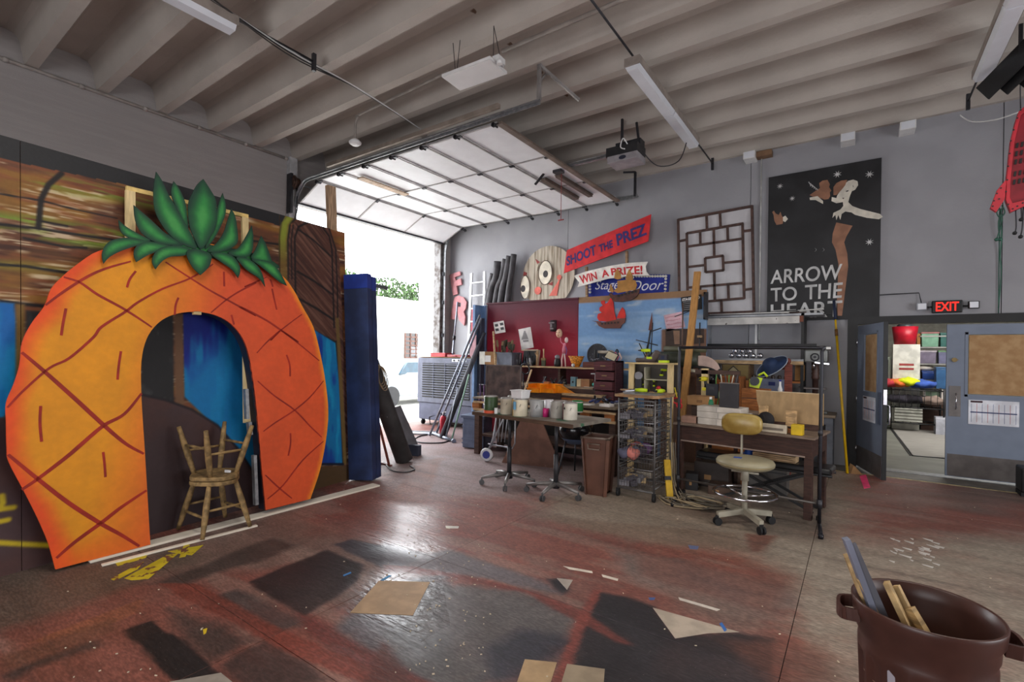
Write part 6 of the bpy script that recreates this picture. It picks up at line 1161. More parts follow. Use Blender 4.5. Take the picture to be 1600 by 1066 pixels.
for z0, z1, n_, kind, lab in ((.88, 1.06, 9, 'tool', 'small part lying in the top wire drawer'), (.66, .86, 8, 'tool', 'small part lying in the second wire drawer'), (.42, .62, 7, 'cloth', 'bundled cloth in the third wire drawer'), (.12, .34, 7, 'tool', 'dark part lying in the bottom wire drawer')):
    b_, r_ = basket(z0, z1, n_, int(z0*100)); n_ = n_+5
    for i in range(n_):
        x, y = .07+(i*.31*.9) % .27, .03+(i*.17) % .38; p = Vector((-2.22+x, 5.27+y, z0+.006)); col = cl_cols[(i*3+int(z0*10)) % 7]
        if kind == 'cloth':
            g = MB(); g.ball((0, 0, .07), (.09, .075, .068), 12, 8); g.v = [(a+.012*math.sin(9*b_v+i), b_v+.01*math.cos(40*a), max(0, c+.014*math.sin(50*a+30*b_v))) for a, b_v, c in g.v]; single('cloth_bundle', lab, 'cloth', g, C('cloth %d' % (i % 7), col, .9), p, i, 'cloths in the third wire drawer')
        else:
            g = MB().box((0, 0, .03+.012*(i % 4)), (.12+.03*(i % 3), .07, .06), (.2*i % .4, 0, i)).box((.02, .01, .05), (.05, .03, .03), (.1, .3, i*2)); single('small_part', lab, 'part', g, C('part %d' % (i % 5), [(120, 118, 124), (150, 140, 126), (90, 86, 96), (176, 150, 110), (70, 66, 74)][i % 5]), p, i, lab.replace('small part lying', 'small parts').replace('dark part lying', 'dark parts'))
t = thing('tower_board', 'wooden board with rounded front lying on top of the wire tower', 'board', (-2.27, 5.23, 1.135)); obj('slab', MB().prism([(0, .02), (.04, 0), (.46, -.02), (.52, .02), (.54, .5), (.02, .5)], 0, .03), wood('slab', (150, 116, 82)), t, .004); obj('tray', MB().bb(.1, .05, .03, .48, .35, .04), C('tray grey', (120, 118, 116)), t)
lim = C('lime green', (190, 214, 30), .4)
for i, (px, py, lab) in enumerate(((1008, 608, 'lime green cordless drill lying at left on the wire tower board'), (1028, 610, 'lime green sander lying at right on the wire tower board'))):
    t = thing('power_tool', lab, 'power tool', Vector((-2.02+.2*i, 5.45+.06*i, 1.176)), .3+i); obj('body', MB().tube([(-.08, 0, .03), (0, 0, .032), (.06, 0, .03)], [.018, .025, .018], 12), lim, t); obj('grip', MB().tube([(.02, 0, .03), (.05, .06, .025), (.06, .1, .022)], [.02, .017, .02]), lim if i else black_m, t); obj('chuck', MB().cyl((-.09, 0, .03), (-.14, 0, .03), .014, .008), black_m, t)
single('metal_rack_tray', 'silver pair of pliers and bits in a pale tray at left on the wire tower', 'tray', MB().bb(0, 0, 0, .14, .12, .012).bar((.02, .03, .02), (.12, .05, .03), .02, .015).bar((.02, .08, .02), (.12, .06, .03), .02, .015), C('silver grey', (150, 152, 158), .3, metal=.5), (-2.2, 5.32, 1.176))
single('leaf_board', 'curved brown wooden offcut sticking out left of the wire tower board', 'board', MB().prism([(0, .05), (.12, 0), (.35, .02), (.36, .1), (.1, .12)], 0, .02), wood('slab', (150, 116, 82)), (-2.42, 5.72, 1.168))
# pine tool stand behind tower
t = thing('tool_stand', 'pine post stand hung with yellow tools behind the wire tower', 'stand', (-2.40, 5.98, 0)); 
obj('post', MB().bb(0, 0, 0, .07, .05, 1.5), pin2, t, .003); obj('post', MB().bb(.5, 0, 0, .565, .05, 1.5), pin2, t, .003); obj('top_shelf', MB().bb(-.03, -.06, 1.5, .6, .14, 1.52), pine, t); obj('cross_shelf', MB().bb(.0, .0, 1.13, .565, .2, 1.15), plyw, t); obj('shade_board', MB().bb(.0, .2, 1.15, .565, .215, 1.5), C('stand shadow', (70, 64, 58)), t)  # dark board at the back colours in the shade of the bays
obj('slot', MB().bb(.20, .02, 1.15, .215, .2, 1.46).bb(.2, .02, 1.3, .5, .2, 1.312).bb(.49, .02, 1.15, .5, .2, 1.46), C('slot pale', (176, 172, 150)), t)
def drill(lab, loc, rz, s=.72, up=True, bodym=lim, name='cordless_drill'):
    t = thing(name, lab, 'power tool', loc, rz); obj('body', MB().tube([(-.09*s, 0, 0), (0, 0, .0), (.07*s, 0, 0)], [.022*s, .032*s, .026*s], 12), bodym, t); obj('grip', MB().tube([(.03*s, 0, -.01), (.05*s, 0, -.07*s), (.055*s, 0, -.11*s)], [.02*s, .018*s, .022*s]), black_m, t); obj('battery', MB().box((.05*s, 0, -.13*s), (.09*s, .05*s, .04*s)), bodym, t, .003); obj('chuck', MB().cyl((-.09*s, 0, 0), (-.14*s, 0, 0), .015*s, .008*s), dsteel, t); return t
drill('lime green drill standing on top of the pine stand, left', (-2.17, 5.98, 1.672), .4); 
t = thing('small_radio', 'small black instrument with lime base on top of the pine stand, right', 'instrument', (-1.95, 5.98, 1.521)); obj('base', MB().bb(-.05, -.04, 0, .06, .04, .03), lim, t); obj('case', MB().bb(-.05, -.035, .03, .05, .035, .1), dsteel, t, .004); obj('screen', MB().bb(-.02, -.038, .045, .02, -.035, .085), C('screen blue dark', (30, 40, 70)), t)
t = thing('red_knob_clamp', 'round red knob clamp on the pine stand shelf', 'clamp', (-2.02, 6.02, 1.151)); obj('knob', MB().ball((0, 0, .05), (.03, .03, .03)), C('knob red', (190, 40, 50), .3), t); obj('stem', MB().cyl((0, 0, 0), (0, 0, .03), .01), dsteel, t)
for i, (x, z) in enumerate(((.12, 1.2), (.3, 1.19), (.42, 1.33))): drill(['lime green drill hanging in the left bay of the pine stand', 'lime green drill in the middle bay of the pine stand', 'lime green drill high in the right bay of the pine stand'][i], (-2.40+x, 6.08, z+.1), 1+i, .5)
t = thing('sander', 'grey disc sander standing in the left bay of the pine stand', 'power tool', (-2.27, 6.0, 1.151)); obj('disc', MB().cyl((0, -.02, .2), (0, .02, .2), .05, n=20), C('silver grey', (150, 152, 158)), t); obj('body', MB().bb(-.04, -.02, 0, .04, .03, .16), dsteel, t, .004)
# green tank, spear, broken ship behind stand
t = thing('green_tank', 'long dark olive cylinder lying level in front of the blue panel', 'tank', (-2.62, 7.2, 1.40)); ol = mat('olive tank', (52, 56, 42), .5); obj('tank', MB().cyl((.12, 0, .16), (.78, 0, .16), .11, n=24).cyl((.1, 0, .16), (.12, 0, .16), .1, n=24), ol, t); obj('cradle', MB().bb(.2, -.08, .0, .26, .08, .07).bb(.62, -.08, 0, .68, .08, .07), dsteel, t); obj('upper_roll', MB().cyl((.25, .1, .31), (.85, .1, .31), .045, n=16), mat('olive roll', (86, 84, 62), .6), t)
single('rear_shelf', 'narrow rear shelf board carrying the olive tank', 'shelf', MB().bb(-2.66, 7.02, 1.36, -1.75, 7.5, 1.385).bb(-2.6, 7.1, 0, -2.52, 7.2, 1.36).bb(-1.85, 7.1, 0, -1.77, 7.2, 1.36).bb(-2.6, 7.4, 0, -2.52, 7.5, 1.36).bb(-1.85, 7.4, 0, -1.77, 7.5, 1.36), dkw)
t = thing('spear', 'dark prop spear with a rusty blade leaning on the blue panel', 'spear', (-2.72, 7.4, 1.39)); b_ = Vector((0, 0, 0)); e_ = Vector((.05, .14, .62)); obj('shaft', MB().cyl(b_, e_, .014), black_m, t); obj('blade', MB().prism([(-.035, 0), (.035, 0), (.03, .06), (0, .28), (-.03, .06)], -.004, .004, F=lambda a, b, c: (e_.x+a+b*.06, e_.y+c, e_.z+b)), mat('rusty blade', (98, 54, 46), .5), t); obj('binding', MB().tube([b_.lerp(e_, k) for k in (.1, .3, .4)], [.02, .035, .02]), C('tan cord', (150, 128, 96)), t)
t = thing('model_ship', 'dismasted model ship skeleton with grey hull on the rear shelf', 'model ship', (-2.45, 7.0, 1.54)); hg = C('hull grey', (92, 80, 74)); obj('hull', MB().tube(smooth_line([(-.25, 0, .0), (-.1, 0, .0), (.02, 0, .03), (.09, 0, .14)]), [.02]+[.035]*5+[.05]*12+[.02], 10), hg, t)
for p in ([(-.02, 0, .08), (.0, 0, .55)], [(-.25, 0, .3), (.08, 0, .22)], [(-.1, 0, .1), (-.02, 0, .45)], [(-.2, 0, .25), (-.1, 0, .05)], [(-.03, 0, .42), (.13, 0, .47)]): obj('spar', MB().tube(p, .008), dsteel, t)
obj('base', MB().bb(-.2, -.04, -.04, .1, .04, -.02), dkw, t); single('ship_stand_box', 'dark crate under the model ship skeleton', 'crate', MB().bb(-.24, -.1, 0, .14, .1, .11).bb(-.25, -.11, .1, .15, .11, .115), dkw, (-2.45, 7.02-.0, 1.386))
t = thing('model_mast', 'slim model ship masts standing against the blue panel behind the notice', 'model mast', (-2.15, 7.45, 1.386)); obj('mast', MB().cyl((0, 0, 0), (0, 0, 1.02), .01), C('mast brown', (96, 70, 56)), t); obj('yard', MB().cyl((-.12, 0, .82), (.12, 0, .9), .007), dsteel, t); obj('mast', MB().cyl((.25, 0, 0), (.25, 0, .72), .009), dsteel, t); obj('top', MB().bb(.22, -.03, .5, .28, .03, .53), plyw, t)
# ================================================================== RACK, DESK, STOOL
t = thing('pipe_rack', 'black pipe garment rack frame standing in front of the desk', 'rack', (-1.62, 5.52, 0), math.atan2(-.12, 1.34)); rl_ = mat('black pipe', (36, 36, 42), .3, .4); Wd = 1.35
obj('frame', MB().tube(smooth_line([(0, 0, .06), (0, 0, .6), (0, 0, 1.2), (0, 0, 1.66), (.04, 0, 1.7), (.5, 0, 1.7), (Wd-.04, 0, 1.7), (Wd, 0, 1.66), (Wd, 0, 1.2), (Wd, 0, .06)], 3), .016), rl_, t); obj('lower_bar', MB().cyl((0, 0, .24), (Wd, 0, .24), .012), mat('worn pipe', (96, 90, 86), .4, .5), t)
for x in (0, Wd): obj('foot', MB().cyl((x-.05, .3, .04), (x+.05, -.26, .04), .016).cyl((x-.05, .3, 0), (x-.05, .3, .04), .022).cyl((x+.05, -.26, 0), (x+.05, -.26, .04), .022), rl_, t); obj('coupling', MB().cyl((x, 0, .2), (x, 0, .28), .024).cyl((x, 0, .88), (x, 0, .93), .02), dsteel, t)
azd = math.atan2(5.60-5.80, -.37+1.72)
t = thing('desk', 'dark brown wooden desk with a broad apron behind the pipe rack', 'desk', (-1.74, 5.83, 0), azd); dwd = wood('desk brown', (62, 38, 30), stretch=(3, 20, 20)); DW, DD = 1.40, .66
obj('top', MB().bb(-.03, -.03, .80, DW+.03, DD, .825), wood('desk top grey brown', (122, 104, 90), stretch=(3, 20, 20)), t, .004); obj('apron', MB().bb(.06, .0, .62, DW-.06, .025, .80), dwd, t); obj('apron_trim', MB().bb(.06, -.005, .615, DW-.06, .003, .63), C('trim pale', (150, 130, 118)), t)
for x, y in ((0, 0), (DW-.07, 0), (0, DD-.08), (DW-.07, DD-.08)): obj('leg', MB().bb(x, y, 0, x+.07, y+.07, .8), dwd, t, .003)
obj('side_apron', MB().bb(.0, .06, .62, .025, DD-.06, .8).bb(DW-.03, .06, .62, DW, DD-.06, .8), dwd, t)
def dsk(u, v, z=.826): return Vector((-1.74+u*math.cos(azd)-v*math.sin(azd), 5.83+u*math.sin(azd)+v*math.cos(azd), z))
def don(px, py, z=.826): return on(px, py, z)
for k, (d, lab) in enumerate((((.46, .28, .075), 'lowest of three white boxes stacked on the desk'), ((.52, .28, .07), 'middle of three white boxes stacked on the desk'), ((.48, .28, .06), 'topmost of three white boxes stacked on the desk'))):
    box_('white_box', lab, 'box', dsk(.46+(.02 if k == 1 else 0), .2, .827+[0, .077, .149][k]), d, C('box offwhite', (196, 188, 178), .7), azd, extra=lbl(C('box grey mark', (150, 146, 142)), .46, .47, .05, .95, 'seam'))
box_('black_slab', 'black rectangular slab standing upright on the white boxes', 'slab', dsk(.56, .12, 1.039), (.2, .05, .27), C('slab black', (52, 50, 54), .6), azd, extra=lambda t, d: obj('edge', MB().bb(-d[0]/2, -d[1]/2, d[2]-.001, d[0]/2, d[1]/2, d[2]+.006), C('slab edge', (140, 128, 120)), t))
box_('pink_block', 'pinkish wooden block at the left end of the desk', 'block', dsk(.12, .12, .827), (.17, .15, .075), C('pink wood', (150, 116, 100), .7), azd+.1, extra=lbl(C('pink wood dark', (126, 94, 82)), 0, 1, .45, .5, 'joint'))
box_('dark_box', 'dark brown box supporting the tan box at left of the desk', 'box', dsk(.16, .38, .827), (.2, .2, .19), C('box dark brown', (64, 46, 38), .7), azd, extra=lbl(C('box dark lid', (84, 60, 48)), 0, 1, .8, .84, 'lid_line'))
box_('tan_box', 'tan cardboard box on the dark box left of the black slab', 'box', dsk(.14, .36, 1.019), (.26, .2, .11), card, azd+.05, extra=lbl(C('card dark', (120, 86, 54)), .45, .7, .3, .6, 'stamp'))
for k in range(6): box_('magazine', 'magazine or folder lying in the slanted heap behind the black slab', 'magazine', dsk(.52+.035*k, .47, .828+.026*k), (.36-.02*k, .26, .022), C('mag %d' % (k % 3), [(180, 172, 160), (60, 56, 60), (130, 112, 98)][k % 3], .6), azd+.15*math.sin(k*2), 'magazines heaped on the desk')
t = thing('glue_bottle', 'small green and white spray tin on the desk near the magazines', 'bottle', dsk(.28, .3, .828)+Vector((0, 0, .0)), 0); obj('body', MB().lathe([(0, 0), (.035, 0), (.035, .24), (.02, .27), (0, .27)]), C('spray green', (40, 130, 90), .4), t); obj('cap', MB().cyl((0, 0, .27), (0, 0, .3), .018), white_m, t)
b = dsk(1.06, .52, .828); t = thing('plywood_sheet', 'pale plywood sheet with a slanted left end standing at the back of the desk', 'plywood', b, azd); obj('sheet', MB().prism([(-.27, 0), (.33, 0), (.33, .33), (-.34, .33), (-.33, .22)], -.01, .01, F=lambda a, b_, c: (a, c, b_+.06)), wood('plywood face', (172, 142, 102), stretch=(6, 3, 3), sc=2, var=.12), t); obj('edge', MB().bb(-.34, -.01, .39, .33, .01, .398), C('ply edge', (206, 186, 150)), t); obj('foot', MB().bb(-.27, -.03, 0, .3, .03, .06), dkw, t)
pb1 = wood('pine block', (190, 156, 112), stretch=(6, 6, 20))
b = dsk(.86, .32, .828); single('pine_block', 'left of two upright pine blocks in front of the plywood sheet', 'block', MB().bb(-.045, -.02, 0, .045, .02, .24), pb1, b, azd, bevel=.003); b = dsk(1.13, .34, .828); single('pine_block', 'right of two upright pine blocks in front of the plywood sheet', 'block', MB().bb(-.05, -.02, 0, .05, .02, .21), pb1, b, azd, bevel=.003)
t = thing('felt_hat', 'soft black cap slumped before the left pine block', 'cap', dsk(.93, .16, .872), azd); bc = mat('black felt', (38, 36, 38), .9, bump=.4); obj('crown', MB().ball((0, 0, .06), (.085, .075, .09), 16, 10), bc, t); obj('brim', MB().prism([(-.09, -.06), (.1, -.08), (.12, -.02), (.05, .05), (-.08, .05)], 0, .012), bc, t)
single('black_strap', 'limp black leather strap lying right of the cap', 'strap', MB().ribbon([(0, 0), (.1, .02), (.2, -.01), (.3, -.05)], lambda k: .07-.03*k, 0, .012), C('black leather', (34, 34, 38), .5), dsk(1.02, .17, .872), azd)
box_('orange_board', 'orange brown board under the cap at the right of the desk', 'board', dsk(.99, .2, .827), (.4, .2, .042), orw, azd, bevel=.002)
box_('white_crate', 'whitewashed shallow wooden box at the front of the desk', 'box', dsk(1.02, .03, .827), (.30, .05, .085), C('whitewashed', (196, 184, 164), .8), azd, extra=lbl(C('crate groove', (120, 110, 98)), .08, .9, .3, .6, 'groove'))
box_('yellow_box', 'bright yellow cube box at the right front of the desk', 'box', dsk(1.26, .05, .827), (.1, .09, .105), C('box yellow', (216, 180, 20), .5), azd, extra=lbl(C('box yellow lid', (226, 196, 50)), 0, 1, .88, .92, 'lid_line'))
box_('record_crate', 'black open media crate with pale edges behind the desk front, centre', 'crate', dsk(.78, .18, .827), (.14, .24, .13), C('crate black', (26, 26, 30)), azd, extra=lambda t, d: [obj('strip', MB().bb(-d[0]/2, -d[1]/2-.003, z, d[0]/2, -d[1]/2, z+.006), canm, t) for z in (.04, .09)])
# rack hanging tools (left, behind the rack post) on a peg stand
t = thing('tool_post', 'wooden post hung with tools beside the left side of the desk', 'stand', (-1.62, 6.62, 0)); obj('post', MB().bb(-.04, 0, 0, .04, .06, 1.45), pin2, t); obj('arm', MB().bb(-.12, 0, 1.38, .42, .05, 1.43).bb(.36, 0, 0, .4, .05, 1.38), dkw, t)
drill('yellow cordless sander hung high on the tool post', (-1.60, 6.5, 1.32), 1.3, 1.0, bodym=C('tool yellow', (206, 190, 40), .4)); 
box_('battery_charger', 'black battery pack hanging on the tool post', 'battery', Vector((-1.50, 6.53, 1.08)), (.14, .08, .18), C('pack black', (36, 36, 44)), 0, extra=lbl(dsteel, .3, .7, .6, .8))
for k in range(6): single('hanging_cord', 'tangled green or pale cord hanging from the tool post arm', 'cord', MB().tube(smooth_line([(0, 0, 0), (.02*math.sin(k), -.02, -.12), (.03*math.cos(k*2), -.01, -.25), (.01, 0, -.4+.04*k)]), .007), C('cord %d' % (k % 3), [(70, 120, 60), (180, 176, 160), (60, 60, 66)][k % 3]), (-1.46+.05*k, 6.56, 1.38), 0, 'cords hanging from the tool post')
t = thing('red_pliers', 'red handled snips hanging left of the rack post', 'tool', (-1.80, 6.05, 1.06)); obj('handle', MB().torus((0, 0, 0), .035, .009, (0, 1, 0), sq=1.4).torus((.03, 0, -.06), .03, .009, (0, 1, 0)), C('handle red', (200, 36, 50), .3), t); obj('blade', MB().bar((0, 0, .04), (-.03, 0, .16), .02, .008), C('tool yellow', (206, 190, 40)), t)
# drafting stool
sc0 = Vector((-.87, 5.12, 0)); t = thing('drafting_stool', 'beige swivel drafting stool with chrome foot ring and blue tape on its seat', 'stool', sc0, 0); vin = mat('beige vinyl', (150, 142, 116), .4, var=.12, sc=5); crm = C('stool cream metal', (156, 150, 134), .4)
g = MB().lathe([(0, .56), (.14, .545), (.22, .55), (.255, .575), (.26, .60), (.245, .625), (.2, .637), (.1, .642), (0, .643)], n=36, sx=1.0, sy=.95); obj('seat', g, vin, t); obj('piping', MB().torus((0, 0, .585), .262, .006, sq=.95, n=40), C('piping', (140, 126, 90)), t)
obj('tape', MB().bb(-.09, -.08, .641, -.02, -.03, .645), C('tape blue', (40, 80, 160)), t)
bk0 = Vector((-.08, .26, 0)); a = PI*.09
g = MB(); vs = []
prof_ = [(math.copysign(abs(math.cos(q))**.6, math.cos(q))*.19, math.copysign(abs(math.sin(q))**.7, math.sin(q))*.105) for q in np.linspace(0, 2*PI, 33)[:-1]]
for s_, y in ((.85, -.035), (1, -.02), (1, .02), (.85, .04)):
    for x, z in prof_: vs.append((x*s_+bk0.x, y+.22*x*x/.19*.6+bk0.y-.02, .93+z*s_))
n = 32; fs = [(k*n+i, k*n+(i+1) % n, (k+1)*n+(i+1) % n, (k+1)*n+i) for k in range(3) for i in range(n)]+[tuple(range(n)), tuple(range(3*n, 4*n))]; g.add(vs, fs, True)
obj('backrest', g, mat('mustard vinyl', (164, 140, 76), .3, var=.2, sc=6, col2=(140, 112, 52)), t, .0); obj('back_bar', MB().bar((bk0.x, bk0.y+.02, .88), (bk0.x, bk0.y+.02, .52), .055, .012, (1, 0, 0)).bar((bk0.x, bk0.y+.02, .53), (0, .05, .53), .05, .012), crm, t)
obj('column', MB().cyl((0, 0, .09), (0, 0, .42), .026).cyl((0, 0, .42), (0, 0, .56), .036).bb(-.1, -.06, .53, .1, .06, .55).cyl((-.12, 0, .5), (.12, 0, .5), .01), crm, t)
fr2 = obj('foot_ring', MB().torus((0, 0, .30), .275, .014, n=40), chrome, t)
for k in range(3): q = .4+k*2*PI/3; obj('ring_spoke', MB().cyl((0, 0, .27), (.27*math.cos(q), .27*math.sin(q), .30), .012), chrome, t)
for k in range(4):
    q = -.35+k*PI/2-.5; d = Vector((math.cos(q), math.sin(q), 0)); l = obj('leg', MB().bar(d*.02+Vector((0, 0, .13)), d*.27+Vector((0, 0, .1)), .04, .05), crm, t); e = d*.27; pn = Vector((-d.y, d.x, 0)); obj('caster', MB().cyl(e+pn*.008+Vector((0, 0, .036)), e+pn*.026+Vector((0, 0, .036)), .036, n=16).cyl(e-pn*.026+Vector((0, 0, .036)), e-pn*.008+Vector((0, 0, .036)), .036, n=16).bb(e.x-.016, e.y-.016, .05, e.x+.016, e.y+.016, .09), rubber, l)
# weight bench under desk, clutter
t = thing('folding_bench', 'black padded bench on crossed folding legs behind the desk front', 'bench', (-1.55, 6.0, 0), -.1); obj('pad', MB().bb(0, .0, .42, .55, .3, .49), C('pad black', (28, 28, 30), .3), t, .02); obj('pad', MB().bb(.8, -.02, .42, 1.36, .28, .49), C('pad black', (28, 28, 30), .3), t, .02)
for y in (.02, .26): obj('cross_leg', MB().bar((.3, y, .01), (1.2, y, .42), .025, .025).bar((.3, y, .42), (1.2, y, .01), .025, .025).cyl((0.0, y, .41), (1.36, y, .41), .014), black_m, t)
box_('plank_stack', 'stack of pale boards lying on the bench pad under the desk', 'boards', Vector((-.72, 6.0, .492)), (.42, .16, .07), plyw, -.12, extra=lambda t, d: [obj('board', MB().bb(-d[0]/2+.01*k, -d[1]/2-.004, .02*k+.01, d[0]/2-.02*k, -d[1]/2, .02*k+.013), dkw, t) for k in range(3)])
t = thing('blue_tape_ball', 'crumpled ball of blue tape on the bench under the desk', 'ball', Vector((-.98, 6.0, .492))); g = MB().ball((0, 0, .05), .05, 9, 6); g.v = [(a*(1+.25*math.sin(40*b_)), b_, c*(1+.2*math.cos(50*a))) for a, b_, c in g.v]; obj('ball', g, C('tape blue', (40, 80, 160)), t); obj('flap', MB().bb(-.07, -.01, .03, -.03, .01, .04), C('tape blue', (40, 80, 160)), t)
box_('grey_bin', 'grey box in the dark under the folding bench', 'box', Vector((-.85, 6.55, .001)), (.4, .3, .3), C('box grey', (96, 92, 88)), 0, extra=lbl(dsteel, 0, 1, .86, .9, 'rim'))
for k, (x, y, d, c) in enumerate(((-1.45, 6.45, (.4, .3, .3), (60, 50, 46)), (-1.3, 6.1, (.24, .2, .12), (80, 60, 48)), (-1.62, 6.1, (.14, .16, .2), (40, 38, 40)))): box_('floor_box', ['dark brown carton at the back under the desk', 'small brown carton on the floor under the desk', 'black carton by the left desk leg'][k], 'box', Vector((x, y, .001)), d, C('fb%d' % k, c), .1*k, extra=lbl(card, .3, .5, .3, .5))
# cords on the floor and the yellow level
cdm = [C('cord tan', (168, 150, 120), .6), C('cord grey', (130, 120, 104), .6), C('cord dark', (90, 84, 74), .6)]
for k in range(9):
    c = at(1080, 788, z=.01); pts = []; ph = random.random()*6
    for i in range(16): q = ph+i*.55; pts.append((c.x+(.22+.06*math.sin(k+i))*math.cos(q)*1.15+.03*k-.1, c.y+(.14+.04*math.cos(k*i*.7))*math.sin(q)+.05*math.sin(k), .012+.009*k*.8+.006*math.sin(i)))
    single('extension_cord', ['tan', 'grey brown', 'dark'][k % 3]+' extension cord coiled in the tangle at the desk foot', 'cord', MB().tube(smooth_line(pts, 4), .008, 6), cdm[k % 3], group='extension cords tangled on the floor')
for k in range(3): p = at(1052+3*k, 690, y=5.7); q = at(1068+9*k, 790, z=.02); single('hanging_cable', ['pale cable dropping from the tower side to the cord tangle', 'second pale cable dropping to the cord tangle', 'third pale cable dropping by the left rack post'][k], 'cord', MB().tube(smooth_line([(p.x, 5.62, p.z+.0), (p.x+.02, 5.6, .4), (p.x+.05, 5.58, .15), q, (q.x+.2, q.y+.02, .02)]), .007, 6), cdm[k])
p = at(1047, 782, z=0); t = thing('yellow_level', 'yellow spirit level leaning between the wire tower and the cords', 'level', (p.x, p.y, 0)); obj('body', MB().bar((0, 0, .005), (-.08, .12, .42), .07, .03), C('level yellow', (200, 160, 36), .5), t); obj('vial', MB().bar((-.045, .045, .21), (-.052, .055, .25), .072, .034), dsteel, t)
# ================================================================== RIGHT REAR BENCH AND SHELVES
t = thing('grey_workbench', 'grey painted workbench against the back wall left of the yellow pole', 'workbench', (-1.75, 8.42, 0)); gw = C('bench grey paint', (96, 100, 108), .6); obj('top', MB().bb(0, 0, .74, 1.5, .6, .78), grw, t, .003); obj('rail', MB().bb(.04, .02, .64, 1.46, .05, .74), gw, t); obj('shelf', MB().bb(.04, .05, .22, 1.46, .55, .25), plyw, t)
for x, y in ((.04, .03), (1.38, .03), (.04, .5), (1.38, .5)): obj('leg', MB().bb(x, y, -.033, x+.09, y+.08, .74), gw, t)
for k in range(3): single('scrap_board', ['lowest of three orange boards on the lower shelf of the grey workbench', 'middle of three orange boards on the lower shelf of the grey workbench', 'topmost of three orange boards on the lower shelf of the grey workbench'][k], 'board', MB().bb(0, 0, 0, .5-.06*k, .3, .03), [orw, plyw, orw][k], (-.85+.03*k, 8.5, .252+.032*k), -.05*k)
# drill press
c = Vector((-.52, 8.7, .782)); t = thing('drill_press', 'grey bench drill press with a ribbed brown column on the rear bench', 'drill press', c); gmm = C('press grey', (120, 122, 120), .4, metal=.3); obj('base', MB().bb(-.16, -.14, 0, .16, .14, .03), gmm, t, .004); obj('column', MB().lathe([(.04, .03), (.04, .5)]+[(.045+.01*(k % 2), .5+k*.03) for k in range(7)]+[(.04, .75), (.04, .9)], n=16), mat('press brown', (86, 64, 58), .4), t)
obj('table', MB().bb(-.22, -.15, .36, .14, .12, .38), C('press table', (120, 112, 110), .4), t); obj('head', MB().bb(-.14, -.16, .76, .16, .14, .95), gmm, t, .02); obj('wheel', MB().torus((-.0, -.17, .84), .05, .01, (0, 1, 0)).cyl((0, -.19, .84), (0, -.16, .84), .02), dsteel, t); obj('spindle', MB().cyl((-.02, -.08, .66), (-.02, -.08, .76), .025), chrome, t); obj('belt_cover', MB().bb(-.16, -.12, .95, .2, .12, 1.0), canm, t, .01); obj('crank', MB().bar((0, -.18, .76), (.18, -.18, .74), .02, .02), chrome, t)
# metal shelving
t = thing('wall_shelf_unit', 'white and grey slotted steel shelving on the wall under the poster', 'shelving', (-2.12, 8.5, 0)); sg = C('shelf grey steel', (148, 150, 154), .4, metal=.3)
for x, m_ in ((0, sg), (1.42, black_m)): 
    for y in (0, .42): obj('upright', MB().bb(x, y, -.033, x+.04, y+.04, 2.30), m_, t)
obj('white_beam', MB().bb(.0, -.02, 2.13, 1.40, .02, 2.24), mat('chipped white', (200, 198, 194), .6, speck=((90, 84, 80), 12, .66)), t); obj('beam_end', MB().bb(1.40, -.02, 2.15, 1.45, .02, 2.24), C('rust end', (120, 66, 46)), t); obj('top_shelf', MB().bb(0, 0, 2.25, 1.7, .44, 2.28), sg, t); obj('middle_rail', MB().bb(0, -.01, 1.78, 1.62, .02, 1.82), black_m, t); obj('lower_shelf', MB().bb(0, -.02, 1.555, 1.46, .44, 1.585), sg, t); obj('lower_lip', MB().bb(0, -.03, 1.50, 1.46, -.0, 1.555), plyw, t); obj('divider', MB().bb(.73, .4, 1.6, .76, .43, 2.2), white_m, t); obj('third_shelf', MB().bb(.7, 0, 1.22, 1.42, .4, 1.25), orw, t)
for k in range(7): single('metal_strip', 'long thin metal or dark trim strip piled on the top steel shelf', 'strip', MB().bar((0, 0, 0), (1.1+.06*k, .02*k, .05*((k % 3) == 2)), .03, .016), [dsteel, canm, black_m, dkw][k % 4], (-2.08+.05*k, 8.55+.035*k, 2.292+.018*(k % 2)), 0, 'trim strips piled on the top shelf')
for k, (px, py, zz) in enumerate(((1143, 549, 0), (1154, 548, 0), (1165, 549, 0), (1176, 549, 0), (1188, 549, 0), (1148, 540, .075), (1159, 539, .075), (1171, 540, .075), (1150, 531, .14), (1166, 531, .14))):
    p = at(px, 550, z=1.60); x = at(px, 548, y=8.6).x; g = MB().lathe([(.0, 0), (.035, .0), (.04, .02), (.038, .035), (.012, .05), (.012, .056), (0, .056)], n=18) if False else MB().ball((0, 0, .045), .045, 14, 10)
    single('mirror_ball', 'shiny silver ball piled on the steel shelf beneath the rail', 'ball', g, chrome, (x, 8.6+.02*(k % 2), 1.587+zz*.95), 0, 'silver balls piled on the steel shelf')
t = thing('diamond_cabinet', 'olive tan cabinet door with a diamond inlay below the silver balls', 'cabinet', (at(1150, 590, y=8.45).x, 8.46, 0)); ot = mat('olive tan', (122, 104, 62), .6); obj('case', MB().bb(-.22, .0, .782, .2, .38, 1.49), wood('cab brown', (96, 72, 46)), t); obj('door', MB().bb(-.2, -.015, 1.27, .18, .0, 1.48), ot, t, .002)
dm = [(0, -.085), (.085, 0), (0, .085), (-.085, 0)]; obj('diamond', MB().prism([(a-.04, b+1.385) for a, b in dm], .015, .022, [[(a*.78-.04, b*.78+1.385) for a, b in dm]], F=lambda a, b, c: (a, -c, b)), black_m, t); obj('diamond_field', MB().prism([(a*.78-.04, b*.78+1.385) for a, b in dm], .015, .018, F=lambda a, b, c: (a, -c, b)), C('diamond field', (150, 140, 110)), t)
for k in range(3): obj('drawer', MB().bb(-.2-.0, -.02, .81+k*.15, .18, .0, .94+k*.15), orw, t, .003)
